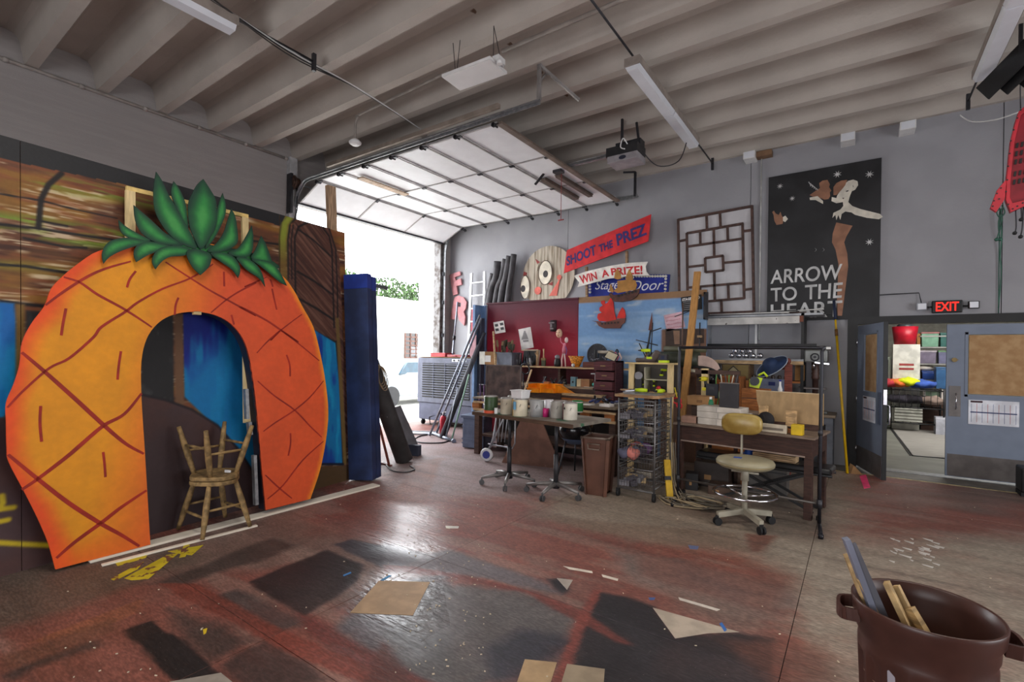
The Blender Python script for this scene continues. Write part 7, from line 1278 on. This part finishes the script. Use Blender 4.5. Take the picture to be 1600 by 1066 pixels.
# orange drawers left
t = thing('orange_chest', 'low orange brown drawer chest behind the black slab', 'drawer chest', (at(1120, 600, y=7.6).x, 7.6, 0)); obj('case', MB().bb(-.3, 0, 0, .32, .4, 1.32), orw, t)
for k in range(3): obj('drawer', MB().bb(-.29, -.02, .92+.135*k, .31, .0, 1.04+.135*k), wood('drawer orange', (140, 78, 36), stretch=(3, 20, 20)), t, .003)
# misc between
t = thing('blue_hat', 'wide dark blue brimmed hat tilted on the head of the red post', 'hat', (at(1205, 560, y=7.4).x, 7.4, 1.50), 0); hb = mat('hat navy', (24, 44, 78), .7); R_h = Euler((.5, -.55, 0)).to_matrix().to_4x4(); g = MB(); g.X = R_h; g.lathe([(.0, .09), (.07, .085), (.09, .06), (.1, .0), (.21, -.015), (.215, -.02), (.1, -.01), (.08, .05), (0, .08)], n=28); obj('crown', g, hb, t); g = MB(); g.X = R_h; g.torus((0, 0, -.018), .213, .006, n=32); obj('brim_edge', g, C('hat trim', (150, 160, 176)), t)
t = thing('red_post', 'reddish brown turned post standing beside the blue hat', 'post', (at(1232, 580, y=7.4).x, 7.4, 0)); rp = wood('red post', (112, 54, 42)); obj('shaft', MB().bb(-.045, -.03, 0, .045, .03, 1.52), rp, t, .006); obj('finial', MB().ball((0, 0, 1.56), (.03, .03, .04)).cyl((0, 0, 1.5), (0, 0, 1.54), .02), rp, t); obj('hat_peg', MB().bar((-.02, 0, 1.46), (-.26, 0, 1.46), .025, .025), rp, t)
box_('tan_carton', 'upright tan carton hanging right of the red post', 'carton', Vector((at(1248, 588, y=8.45).x, 8.6, 1.26)), (.12, .1, .24), C('carton tan', (150, 108, 56)), 0, extra=lbl(card, 0, 1, .92, .96, 'flap'))
t = thing('crank_phone', 'black hand crank gadget with feathery brush hanging left of the diamond door', 'gadget', (at(1112, 582, y=7.0).x, 7.0, 1.30)); obj('drum', MB().cyl((-.06, -.03, 0), (.02, .03, 0), .085, n=20), C('gloss black', (18, 18, 20), .15), t); obj('ring', MB().torus((-.07, -.04, 0), .07, .008, (1, .6, 0)), canm, t)
for k in range(12): q = k*.5; obj('tuft', MB().bar((.02, 0, .04), (.12+.02*math.sin(q*3), 0+.04*math.cos(q), .1+.04*math.sin(q)), .02, .01), mat('tuft grey', (66, 62, 60), .9), t)
obj('stand', MB().cyl((0, 0, -1.3), (0, 0, -.06), .015).bb(-.12, -.12, -1.3, .12, .12, -1.28), dsteel, t)
t = thing('white_saddle', 'pale fan shaped prop with dark curved edge on a stand beside the timber', 'prop', (at(1106, 556, y=7.0).x, 7.15, 0)); fan = [(0, 0)]+[(.26*math.cos(a), .26*math.sin(a)) for a in np.linspace(0, 1.9, 12)]; obj('fan', MB().prism([(a-.12, b+1.36) for a, b in fan], 0, .02, F=lambda a, b, c: (a, c, b)), C('fan pink grey', (196, 170, 160), .8), t); obj('edge', MB().tube(smooth_line([(-.25, -.03, 1.46), (-.05, -.04, 1.45), (.08, -.04, 1.40), (.14, -.04, 1.30)]), .018), black_m, t); obj('pad', MB().tube(smooth_line([(-.25, -.03, 1.40), (-.05, -.05, 1.37), (.1, -.04, 1.33)]), [.03]*13), C('pad cream', (206, 200, 180)), t); obj('stand', MB().cyl((0, .01, 0), (0, .01, 1.36), .014).bb(-.12, -.1, 0, .12, .12, .02), dsteel, t)
t = thing('tape_gun', 'lime green rotary saw with a dark blade standing on a box by the plywood', 'power tool', (at(1180, 607, y=6.6).x, 6.68, 1.22), .1); obj('blade', MB().cyl((-.02, -.03, .09), (-.02, -.015, .09), .055, n=20), dsteel, t); obj('housing', MB().prism([(-.08, .02), (.03, 0), (.07, .13), (.01, .14), (-.08, .11)], -.012, .03, F=lambda a, b, c: (a, c, b)), lim, t, .006); obj('grip', MB().tube([(.02, 0, .16), (.08, 0, .2), (.12, 0, .15)], .014), lim, t)
box_('saw_box', 'tall brown box under the lime green saw behind the desk', 'box', Vector((at(1182, 607, y=6.7).x, 6.7, .001)), (.3, .22, 1.215), orw, 0, extra=lbl(dkw, 0, 1, .9, .91, 'joint'))
box_('blue_grey_carton', 'pale blue carton with dark lettering marks between saw and red post', 'carton', Vector((at(1207, 600, y=7.75).x, 7.85, .001)), (.34, .2, 1.30), C('carton blue grey', (120, 128, 150)), 0, extra=lbl(C('carton mark', (40, 50, 110)), .35, .6, .93, .97, 'mark'))
t = thing('clear_bottle', 'slim white bottle standing beside the red post', 'bottle', (at(1219, 600, y=7.1).x, 7.1, .0)); obj('stand', MB().bb(-.07, -.07, 0, .07, .07, 1.1), dkw, t); obj('body', MB().lathe([(0, 1.1), (.025, 1.1), (.027, 1.2), (.012, 1.25), (.012, 1.3), (0, 1.3)]), white_m, t); obj('cap', MB().cyl((0, 0, 1.3), (0, 0, 1.32), .014), C('cap blue', (50, 60, 150)), t)
for k in range(6): single('small_jar', 'small dark jar on the orange shelf under the blue hat', 'jar', MB().lathe([(0, 0), (.03, 0), (.03, .06), (.022, .07), (.022, .08), (0, .08)], n=12), C('jar dark', (58, 46, 40), .3), (-1.35+.09*k, 8.6, 1.252), 0, 'dark jars on the orange shelf')
t = thing('robot_kit', 'black and silver jointed gadget standing behind the plywood sheet', 'gadget', (at(1262, 600, y=8.5).x-.28, 8.55, .782)); obj('arm', MB().tube([(0, 0, 0), (.03, 0, .2), (-.02, 0, .36), (.03, 0, .5)], [.03, .02, .025, .04]), black_m, t); obj('base', MB().bb(-.1, -.08, 0, .12, .08, .03), canm, t)
for k in range(8): tool('assorted dark tool standing on the grey workbench', Vector((-1.6+.14*k, 8.5, .785)), random.uniform(.15, .3), tcols[k % 6], 'tools standing on the grey workbench')
# ================================================================== YELLOW POLE, EXIT, DOORS
yb = at(1324, 740, z=.004); ytp = at(1303, 470, y=8.95); t = thing('extension_pole', 'yellow telescoping extension pole leaning on the wall left of the double doors', 'pole', (0, 0, 0)); ym = C('pole yellow', (214, 172, 20), .35); obj('lower_tube', MB().cyl(yb, yb.lerp(ytp, .8), .017), ym, t); obj('upper_tube', MB().cyl(yb.lerp(ytp, .8), yb.lerp(ytp, .9), .013), ym, t); obj('collar', MB().cyl(yb.lerp(ytp, .78), yb.lerp(ytp, .82), .021), C('collar brown', (120, 84, 40)), t); obj('grip', MB().cyl(yb.lerp(ytp, .88), ytp, .02), C('grip blue black', (34, 44, 70)), t)
single('door_wedge', 'small brown cardboard wedge on the floor beside the yellow pole foot', 'wedge', MB().prism([(0, 0), (.14, 0), (.03, .12)], 0, .14, F=lambda a, b, c: (a, c, b)), card, (yb.x+.04, yb.y+.03, .001), .3)
ex = at(1480, 479, y=9.0); t = thing('exit_sign', 'black exit sign with glowing red EXIT letters and two emergency lamp heads', 'exit sign', (ex.x, 9.0, ex.z)); obj('box', MB().bb(-.16, 0, -.085, .16, .07, .085), C('sign black', (22, 22, 24), .4), t, .01)
obj('lettering', text_mb(MB(), 'EXIT', quadmap([(-.12, -.062), (.12, -.062), (.12, .062), (-.12, .062)]), 0, .006, bold=.012), mat('exit red', (255, 36, 24), .5, emit=1.3), t); bpy.data.objects['lettering'].name
lo = [o for o in t.children if o.name.startswith('lettering')][0]; lo.matrix_local = Matrix(((1, 0, 0, 0), (0, 0, -1, -.001), (0, 1, 0, 0), (0, 0, 0, 1)))
for s in (-1, 1): obj('lamp_arm', MB().cyl((s*.16, .03, .0), (s*.22, .03, .0), .012), black_m, t); h_ = obj('lamp_head', MB().box((s*.27, .0, .01), (.11, .05, .1), (0, 0, s*.2)), [None, black_m, C('head grey', (160, 166, 176), .3)][s], t, .006); obj('lens', MB().box((s*.27, -.028, .01), (.09, .006, .08), (0, 0, s*.2)), lens, h_)
single('exit_cable', 'thin dark cable running along the wall to the exit sign', 'cable', MB().tube([(at(1375, 461, y=9.05).x, 9.05, at(1375, 461, y=9.05).z), (ex.x-.3, 9.05, at(1450, 457, y=9.05).z), (ex.x-.27, 9.04, ex.z+.05)], .007), dsteel)
dblue = mat('door blue grey', (122, 132, 150), .5, var=.04); brz = C('kick plate', (112, 106, 104), .35, metal=.4); osb = mat('window board', (164, 126, 84), .7, col2=(182, 148, 106), sc=8)
def door(o_, W_, s, flip, nm, M):
    t = bpy.data.objects.new(nm, None); COL.objects.link(t); t.matrix_world = M; t['kind'] = 'structure'
    zx0, zx1, zz0, zz1 = .22, .82, 1.14, 1.96
    if flip: zx0, zx1 = .28, .75
    fr_ = [(0, 0), (W_, 0), (W_, 2.1), (0, 2.1)]; hole = [(zx0, zz0), (zx1, zz0), (zx1, zz1), (zx0, zz1)]
    obj('leaf', MB().prism(fr_, -.022, .022, [hole], F=lambda a, b, c: (a, c, b)), dblue, t)
    obj('window_board', MB().bb(zx0+.01, -.012, zz0+.01, zx1-.01, .012, zz1-.01), osb, t); obj('window_bead', MB().bb(zx0-.03, -.03, zz0-.03, zx1+.03, -.02, zz0).bb(zx0-.03, -.03, zz1, zx1+.03, -.02, zz1+.03).bb(zx0-.03, -.03, zz0-.03, zx0, -.02, zz1+.03).bb(zx1, -.03, zz0-.03, zx1+.03, -.02, zz1+.03), dblue, t)
    obj('kick_plate', MB().bb(.02, -.028, .01, W_-.02, -.022, .31), brz, t)
    return t, (zx0, zx1)
def door_paper(t, x0, x1, z0, z1):
    pp = obj('calendar_sheet', MB().bb(x0, -.03, z0, x1, -.028, z1), C('calendar white', (226, 228, 236)), t); obj('header', MB().bb(x0+.02, -.032, z1-.035, x0+.14, -.03, z1-.01), C('cal header', (60, 30, 40)), pp)
    for k in range(9): x = x0+.03+(x1-x0-.06)*k/8; obj('rule', MB().bb(x-.002, -.0315, z0+.03, x+.002, -.03, z1-.05), C(['cal blue', 'cal red'][k % 2], [(110, 120, 160), (190, 110, 110)][k % 2]), pp)
    obj('rule', MB().bb(x0+.02, -.0315, (z0+z1)/2-.008, x1-.02, -.03, (z0+z1)/2+.008), C('cal band', (70, 80, 120)), pp)
t, (a_, b_) = door('', .96, 1, False, 'door_2', Matrix.Translation((1.01, DY-.02, 0)))
door_paper(t, .23, .72, .74, 1.07); hp = obj('pull_plate', MB().bb(.03, -.03, .83, .15, -.024, 1.25), C('plate steel', (130, 126, 124), .3, metal=.6), t); obj('pull_handle', MB().tube([(.1, -.03, 1.15), (.1, -.07, 1.13), (.1, -.07, .95), (.1, -.03, .93)], .008), chrome, hp); obj('deadbolt', MB().cyl((.08, -.05, 1.61), (.08, -.022, 1.61), .03).bb(.05, -.06, 1.605, .12, -.05, 1.615), C('brass lock', (150, 130, 90), .3, metal=.7), t)
hin = Vector((w0+.02, DY-.03, 0)); tip = at(1383, 752, z=0); ang = math.atan2(tip.y-hin.y, tip.x-hin.x)
# leaf drawn from tip to hinge so its outer face looks at the camera
M = Matrix.Translation(hin) @ Matrix.Rotation(ang, 4, 'Z')
t, _ = door('', .96, 1, True, 'door_1', M)
for o_ in t.children: pass
door_paper(t, .27, .73, .72, 1.07); pl_ = obj('pull_plate', MB().bb(.8, -.03, .72, .9, -.024, 1.16), C('plate blue', (84, 94, 116), .3), t)
obj('edge_strip', MB().bb(.955, -.024, .0, .966, .024, 2.1), black_m, t); obj('lock_plate', MB().bb(.96, -.02, 1.0, .97, .02, 1.2), chrome, t); obj('inside_pull', MB().tube([(.9, .022, 1.0), (.92, .07, .98), (.92, .07, .74), (.9, .022, .72)], .01), chrome, t)
for z in (.25, 1.0, 1.85): obj('hinge', MB().cyl((0, -.03, z-.05), (0, -.03, z+.05), .012), chrome, t)
# black thing at right edge near the door
p = at(1600, 780, z=0); t = thing('black_bin', 'edge of a black wheeled case at the right edge of the picture', 'case', (p.x+.12, p.y+.1, .001)); obj('case', MB().bb(-.12, 0, .05, .3, .3, .34), black_m, t, .02); obj('foot', MB().bb(-.12, .02, 0, -.06, .28, .05).bb(.2, .02, 0, .26, .28, .05), rubber, t)
# ================================================================== RED ROCKET PROP
YR_ = 7.4; FRk = FY(YR_); RK = lambda p: FRk.L(p, 3.553, 1520, 130)
t = fthing('red_stage_prop', 'red riveted metal stage prop hanging at the right edge with wires dangling', 'stage prop', FRk); rd = mat('prop red', (196, 44, 58), .45, var=.12); rdd = mat('prop dark red', (140, 28, 42), .5)
obj('body', MB().prism(RK([(250, 165), (284, 135), (420, 135), (470, 300), (440, 640), (300, 680), (205, 722), (178, 655), (182, 540), (205, 330), (232, 220)]), -.02, .0), rdd, t)
obj('rim', MB().prism(RK([(250, 165), (284, 135), (420, 135), (470, 300), (440, 640), (300, 680), (205, 722), (178, 655), (182, 540), (205, 330), (232, 220)]), .0, .05, [RK([(262, 185), (290, 160), (400, 160), (440, 300), (415, 620), (300, 650), (215, 672), (200, 640), (204, 545), (226, 335), (248, 235)])]), rd, t, .004)
obj('fin', MB().prism(RK([(183, 535), (130, 600), (92, 700), (125, 722), (172, 650)]), 0, .05), rd, t, .004)
for r_ in range(5):
    for c_ in range(5): x, y = 240+c_*28+(-4*r_), 335+r_*46+c_*(-6)+(20 if r_ > 2 else 0); q = RK([(x, y), (x+14, y-4), (x+10, y+24), (x-4, y+26)]); obj('slot', MB().prism(q, .0, .012), black_m, t)
rv = None
for x, y in ((258, 160), (240, 205), (220, 270), (205, 330), (198, 400), (190, 470), (184, 545), (178, 610), (190, 680), (215, 705), (240, 690), (270, 672), (150, 590), (128, 620), (112, 660), (105, 690), (140, 650)):
    c = RK([(x, y)])[0]; obj('rivet', MB().cyl((c[0], c[1], .05), (c[0], c[1], .056), .008, n=8), black_m, t)
gw_ = C('wire green', (40, 84, 70), .5); 
for i, (p, bulb) in enumerate((([(140, 690), (160, 760), (130, 870)], 1), ([(165, 680), (140, 780), (150, 870)], 1), ([(150, 700), (158, 850), (150, 960), (155, 1066), (140, 1250)], 0), ([(235, 700), (238, 800), (230, 835)], 1), ([(265, 690), (268, 740), (266, 760)], 1), ([(278, 690), (272, 800), (262, 855)], 1), ([(160, 680), (175, 720), (150, 750), (130, 720), (150, 700)], 0))):
    q = [(a, b, .02) for a, b in RK(p)]; obj('wire', MB().tube(smooth_line(q, 4), .006, 6), gw_ if i < 3 or i > 5 else dsteel, t)
    if bulb: obj('socket', MB().ball(q[-1], (.02, .02, .025)), gw_ if i < 2 else black_m, t)
pr = at(1590, 150, y=YR_); single('hanger_wire', 'thin vertical wire holding the red prop from the ceiling', 'wire', MB().tube([(pr.x, YR_-.02, ZD-.1), (pr.x+.02, YR_-.02, pr.z-.15)], .005), dsteel)
single('lamp_cable', 'pale cable sagging along the wall top right from the lamp end', 'cable', MB().tube(smooth_line([at(1500, 180, y=8.9), at(1520, 190, y=8.8), at(1560, 186, y=8.6), at(1605, 170, y=8.4)]), .009), white_m)
pw_a, pw_b = at(1561, 400, y=9.06), at(1560, 500, y=9.06); single('wall_wire', 'green wire dropping down the wall left of the right door to the frame', 'wire', MB().tube([at(1562, 330, y=9.0), pw_a, pw_b], .006), gw_)
# ================================================================== TRASH CAN
tp_ = Vector((.21, 2.34, .0)); KS = .22/.29
t = thing('trash_can', 'large round brown ribbed plastic trash can in the lower right foreground', 'trash can', (tp_.x, tp_.y, .001), 0); bp_ = mat('trash brown', (70, 44, 38), .35, var=.12, sc=8, speck=((150, 140, 140), 14, .76))
prof2 = [(0, .02), (.21, .02), (.215, .0), (.222, .0)]
n = 96; vs = []; zs = [(z*.972, r*KS) for z, r in [(.0, .215), (.03, .222), (.05, .225), (.5, .25), (.53, .262), (.56, .262), (.575, .256), (.6, .268), (.64, .27), (.66, .285), (.70, .29), (.715, .292), (.72, .287), (.715, .278), (.66, .268), (.6, .258), (.58, .248), (.5, .24), (.3, .23), (.03, .21), (.03, 0.001)]]
for z, r in zs:
    for i in range(n):
        q = 2*PI*i/n; rr_ = r
        if .04 < z < .50 and r > .222*KS and r != .23*KS and r != .24*KS: rr_ = r+.008*(1 if math.sin(q*16) > .2 else -.6)
        vs.append((rr_*math.cos(q), rr_*math.sin(q), z))
g = MB(); g.add(vs, [(k*n+i, k*n+(i+1) % n, (k+1)*n+(i+1) % n, (k+1)*n+i) for k in range(len(zs)-1) for i in range(n)], True); obj('body', g, bp_, t)
hd = Vector((Rr.x, Rr.y, 0)).normalized(); hd = Vector((math.cos(math.radians(5)), math.sin(math.radians(5)), 0))
for s in (-1, 1): d = hd*s; pn = Vector((-d.y, d.x, 0)); e = [d*.20-pn*.065+Vector((0, 0, .635)), d*.25-pn*.055+Vector((0, 0, .63)), d*.262+Vector((0, 0, .625)), d*.25+pn*.055+Vector((0, 0, .63)), d*.20+pn*.065+Vector((0, 0, .635))]; g = MB(); sl = smooth_line(e, 4); [g.bar(sl[i], sl[i+1], .014, .05, (0, 0, 1)) if False else g.bar(sl[i], sl[i+1]+(sl[i+1]-sl[i])*.1, .012, .045, pn.cross(Vector((0, 0, 1))) if False else (0, 0, 1)) for i in range(len(sl)-1)]; obj('handle', g, bp_, t)
obj('inside_ridge', MB().torus((0, 0, .5), .186, .003, n=48).torus((0, 0, .42), .180, .003, n=48), C('ridge tan', (130, 100, 84)), t)
obj('paint_smear', MB().prism([(-.01, .0), (.012, .01), (.016, .05), (.01, .09), (.0, .095), (-.012, .06)], 0, .003, F=lambda a, b, c: (-.10+a*1.0, -.158-c, .44+b)), C('smear grey', (170, 165, 175)), t)
def stick(lab, a, b, wd, th, m, roll=(0, 0, 1), name='wood_offcut'):
    return single(name, lab, 'offcut', MB().bar(a, b, wd, th, roll), m)
J = lambda px, py, d: CAM+(Fw+Rr*((px-800)/FPX)-Uu*((py-CY)/FPX))*d   # a real point at depth d metres
ply_s = wood('ply strip', (180, 150, 104), stretch=(8, 8, 8)); gs = mat('grey blue board', (120, 124, 140), .5)
lc = Vector((tp_.x, tp_.y, 0))
def inb(x, y, z): return lc+Vector((x*.75, y*.75, z))
stick('long grey blue painted board sticking highest out of the trash can', inb(-.02, -.05, .25), J(1322, 842, 1.83), .035, .02, gs)
stick('light pine strip beside the grey board in the trash can', inb(-.04, .0, .25), J(1322, 868, 1.88), .035, .015, ply_s)
stick('thin dark edged strip right of the grey board in the trash can', inb(.02, -.04, .3), J(1330, 850, 1.82), .012, .03, C('strip grey', (96, 96, 104)))
stick('short pale offcut at the left rim of the trash can', inb(.0, -.06, .35), J(1342, 905, 1.82), .03, .015, ply_s)
stick('wide plywood offcut leaning at the middle of the trash can', inb(.06, -.12, .42), J(1385, 910, 1.8), .035, .018, ply_s)
stick('narrow plywood lath right of the wide offcut in the trash can', inb(.1, -.10, .42), J(1400, 915, 1.83), .018, .02, ply_s)
stick('plywood offcut with a grey painted tip low in the trash can', inb(.13, -.13, .46), J(1422, 950, 1.78), .035, .02, wood('ply darker', (170, 140, 94)))
for k in range(5): stick('dark offcut piled inside the trash can', inb(-.1+.05*k, -.08+.03*k, .34), inb(.05-.03*k, .1, .42), .05, .03, C('offcut dark', (40, 34, 32)), name='dark_offcut')['group'] = 'dark offcuts in the trash can'
# ================================================================== STORE ROOM BEYOND THE DOORS
st_fl = struct('floor_2', MB().bb(-1.2, DY+.2, -.3, 5, 18.5, -.034), mat('store concrete', (126, 126, 118), .5, var=.12, sc=2))
struct('wall_store_back', MB().bb(-1.2, 18.0, -.05, 5, 18.2, 4.2), mat('store wall', (150, 148, 140), .8)); struct('wall_store_left', MB().bb(-1.3, DY+.2, -.05, -1.2, 18.2, 4.2), mat('store wall', (150, 148, 140), .8)); struct('wall_store_right', MB().bb(5, DY+.2, -.05, 5.1, 18.2, 4.2), mat('store wall', (150, 148, 140), .8)); struct('ceiling_2', MB().bb(-1.3, DY+.2, 4.2, 5.1, 18.2, 4.3), mat('store wall', (150, 148, 140), .8))
single('floor_mat', 'long grey striped mat on the store room floor beyond the door', 'mat', MB().prism([tuple(at(*p, z=-.03))[:2] for p in ((1393, 668), (1480, 668), (1480, 716), (1424, 712))], 0, .008), mat('mat grey', (150, 146, 140), .8, stretch=(1, 12, 1), sc=3), (0, 0, -.033))
struct('trim_6_line', MB().bar(tuple(at(1391, 668, z=-.03)), tuple(at(1424, 712, z=-.03)), .05, .01).bar(tuple(at(1424, 712, z=-.03)), tuple(at(1482, 717, z=-.03)), .05, .01), dsteel); bpy.data.objects['trim_6_line'].name = 'trim_7'
SY = 15.6
def sx(px): return at(px, 560, y=SY).x
def sz(py, px=1440): return at(px, py, y=SY).z
zsh = [sz(622), sz(600) , sz(567), sz(541)]
t = thing('store_shelving', 'steel store room shelving seen through the open door', 'shelving', (sx(1435), SY, 0)); Wsh = sx(1500)-sx(1435)
for z in (.55, 1.12, sz(568), sz(542), 2.2): obj('shelf', MB().bb(0, 0, z-.03, Wsh, .6, z), canm, t)
for x in (0, Wsh): obj('upright', MB().bb(x-.03, 0, -.033, x+.03, .6, 2.25), C('shelf orange', (170, 110, 50)), t)
def tub(lab, px0, px1, pyb, pyt, col, y=SY-.02, lid=None, name='storage_bin', zb=None, d=.45):
    x0, x1 = at(px0, pyb, y=y).x, at(px1, pyb, y=y).x; z0 = at((px0+px1)/2, pyb, y=y).z if zb is None else zb; z1 = at((px0+px1)/2, pyt, y=y).z
    t = thing(name, lab, 'bin', ((x0+x1)/2, y+.02, z0+.002)); w_ = x1-x0; h_ = z1-z0; obj('body', MB().box((0, d/2, (h_-.04)/2), (w_*.88, d*.9, h_-.04), None, 1.08), C('bin %s' % str(col), col, .4), t, .01); obj('lid', MB().bb(-w_/2, 0, h_-.04, w_/2, d, h_), C('lid %s' % str(lid or col), lid or col, .4), t, .008); return t
tub('clear bin of green cloth on the top store shelf', 1439, 1468, 541, 519, (130, 176, 150), lid=(170, 110, 110), zb=sz(542)); tub('dark teal bin at the right end of the top store shelf', 1469, 1485, 541, 520, (60, 110, 104), zb=sz(542))
tub('clear purple tinted bin on the second store shelf', 1435, 1464, 567, 548, (130, 120, 140), lid=(190, 180, 190), zb=sz(568)); tub('clear bin with green lid on the second store shelf', 1466, 1485, 567, 548, (120, 120, 150), lid=(110, 150, 110), zb=sz(568))
tub('blue tote with small green label on the store shelf', 1440, 1465, 600, 580, (40, 70, 140), zb=1.122-.0); tub('tall steel blue tote at right of the store shelf', 1462, 1482, 608, 574, (56, 96, 140), y=SY-.7, zb=None, name='blue_tote')
tub('deep navy tote low on the right of the store room', 1456, 1478, 643, 616, (30, 50, 130), zb=-.033+.0, y=SY-.35) if False else None
tub('dark green tote standing low behind the garment cart', 1443, 1460, 600, 620, (30, 90, 70), zb=.552)if False else None
box_('navy_tote', 'deep navy tote low at right on the store room floor', 'bin', Vector((at(1466, 630, y=15.0).x, 15.2, -.032)), (.46, .45, .62), C('navy tote', (30, 50, 130), .4), 0, extra=lbl(C('navy lid', (40, 60, 150)), -.03, 1.03, .9, .98, 'lid')); box_('green_tote', 'dark green tote on the store room floor left of the navy one', 'bin', Vector((at(1450, 620, y=15.0).x-.12, 15.25, -.032)), (.3, .45, .55), C('green tote', (26, 90, 66), .4), 0, extra=lbl(C('label bright green', (80, 200, 120)), .3, .7, .55, .68))
box_('white_tub_low', 'pale tub at the right near the inner door edge in the store room', 'bin', Vector((at(1476, 640, y=14.2).x, 14.3, -.032)), (.3, .35, .38), C('pale tub', (190, 192, 204), .4), 0, extra=lbl(C('pale rim', (210, 210, 220)), -.03, 1.03, .9, .98, 'rim'))
box_('picture_box', 'white framed colourful box on the store shelf beside the cart', 'box', Vector((at(1458, 612, y=14.9).x, 14.9, .60)), (.36, .1, .32), C('picture white', (206, 196, 190)), 0, extra=lbl(C('picture green', (110, 130, 110)), .12, .88, .15, .85)); single('picture_stand', 'dark crate holding the framed box in the store room', 'crate', MB().bb(-.22, -.1, 0, .22, .12, .63).bb(-.23, -.11, .6, .23, .13, .631), dkw, (at(1458, 612, y=14.9).x, 14.9, -.032))
p = at(1415, 538, y=14.6); t = thing('red_tub', 'red tub with a dark helmet in it on the white cabinet', 'tub', (p.x, 14.85, p.z)); obj('tub', MB().lathe([(0, 0), (.2, 0), (.25, .42), (.24, .42), (.19, .02), (0, .02)]), C('tub red', (176, 24, 44), .4), t); obj('helmet', MB().ball((0, 0, .42), (.16, .16, .1)), C('helmet dark', (60, 66, 70), .4), t)
box_('white_cabinet', 'white cardboard display box with red print below the red tub', 'box', Vector((p.x+.02, 14.85, .001-.033)), (.5, .4, p.z+.03), C('cab white', (206, 204, 196)), 0, extra=lambda t, d: [obj('print', MB().bb(-.13, -d[1]/2-.003, z, .14, -d[1]/2, z+.05), C('print red', (150, 60, 60)), t) for z in (d[2]-.5, d[2]-.6)])
box_('green_frame_box', 'pale ladder like rack left of the white display box', 'rack', Vector((p.x-.32, 14.9, -.032)), (.12, .3, 1.7), C('rack pale green', (150, 160, 146)), 0, extra=lbl(black_m, .35, .6, .5, .96))
# garment cart
cb = at(1425, 664, z=-.03); cy_ = 14.2; cx_ = at(1425, 600, y=cy_).x; t = thing('garment_cart', 'black wire cart loaded with bright clothes in the store room', 'cart', (cx_, cy_, -.032)); bwm = black_m; Wc = .55
g = MB()
for x in (-Wc, Wc):
    for y in (0, .6): obj('post', MB().cyl((x, y, .1), (x, y, 1.0), .018), bwm, t); obj('caster', MB().cyl((x-.02, y, .05), (x+.02, y, .05), .05, n=14), rubber, t)
for z in (.2, .55, .95):
    for k in range(9): g.cyl((-Wc+2*Wc*k/8, 0, z), (-Wc+2*Wc*k/8, .6, z), .008, n=5)
    g.cyl((-Wc, 0, z), (Wc, 0, z), .014).cyl((-Wc, .6, z), (Wc, .6, z), .014)
for k in range(11): g.cyl((-Wc+2*Wc*k/10, 0, .55), (-Wc+2*Wc*k/10, 0, .95), .006, n=5)
obj('wire_deck', g, bwm, t); obj('handle', MB().tube([(-Wc, 0, .55), (-Wc-.1, -.05, .6), (-Wc-.1, -.05, .9), (-Wc, 0, .95)], .015), canm, t)
for k, (x, z, c, lab) in enumerate(((-.25, .97, (220, 110, 50), 'orange garment draped at the back of the cart'), (-.05, 1.0, (210, 220, 30), 'lime yellow garment on top of the cart pile'), (.2, .96, (60, 90, 170), 'blue garment at the right of the cart pile'), (-.38, .96, (190, 60, 70), 'red garment at the left of the cart pile'), (.05, .6, (40, 36, 44), 'black garment in the middle of the cart'), (-.2, .6, (60, 56, 66), 'dark grey garment in the middle of the cart at left'), (.35, .6, (150, 130, 120), 'beige garment in the middle of the cart at right'))):
    g = MB().ball((0, 0, .09), (.26, .24, .1), 18, 8); g.v = [(a, b, max(0, c_+.03*math.sin(22*a+k)*math.cos(17*b))) for a, b, c_ in g.v]; single('garment', lab, 'garment', g, C('garment %d' % k, c, .9), (cx_+x, cy_+.3, z+.0))
box_('white_basket', 'white ribbed basket at the bottom of the garment cart', 'basket', Vector((cx_-.05, cy_+.3, .19)), (.5, .4, .3), C('basket white', (196, 196, 186)), 0, extra=lambda t, d: [obj('rib', MB().bb(-.25, -.205, z, .25, -.2, z+.02), C('basket shade', (110, 108, 100)), t) for z in (.05, .12, .19, .26)])
single('white_bundle', 'folded white linen bundle on the store shelf', 'linen', MB().ball((0, 0, .09), (.22, .2, .09), 16, 8).ball((0, -.02, .2), (.2, .18, .07), 16, 8), C('linen', (214, 206, 196), .9), (at(1445, 585, y=15.3).x, SY+.25, 1.325))
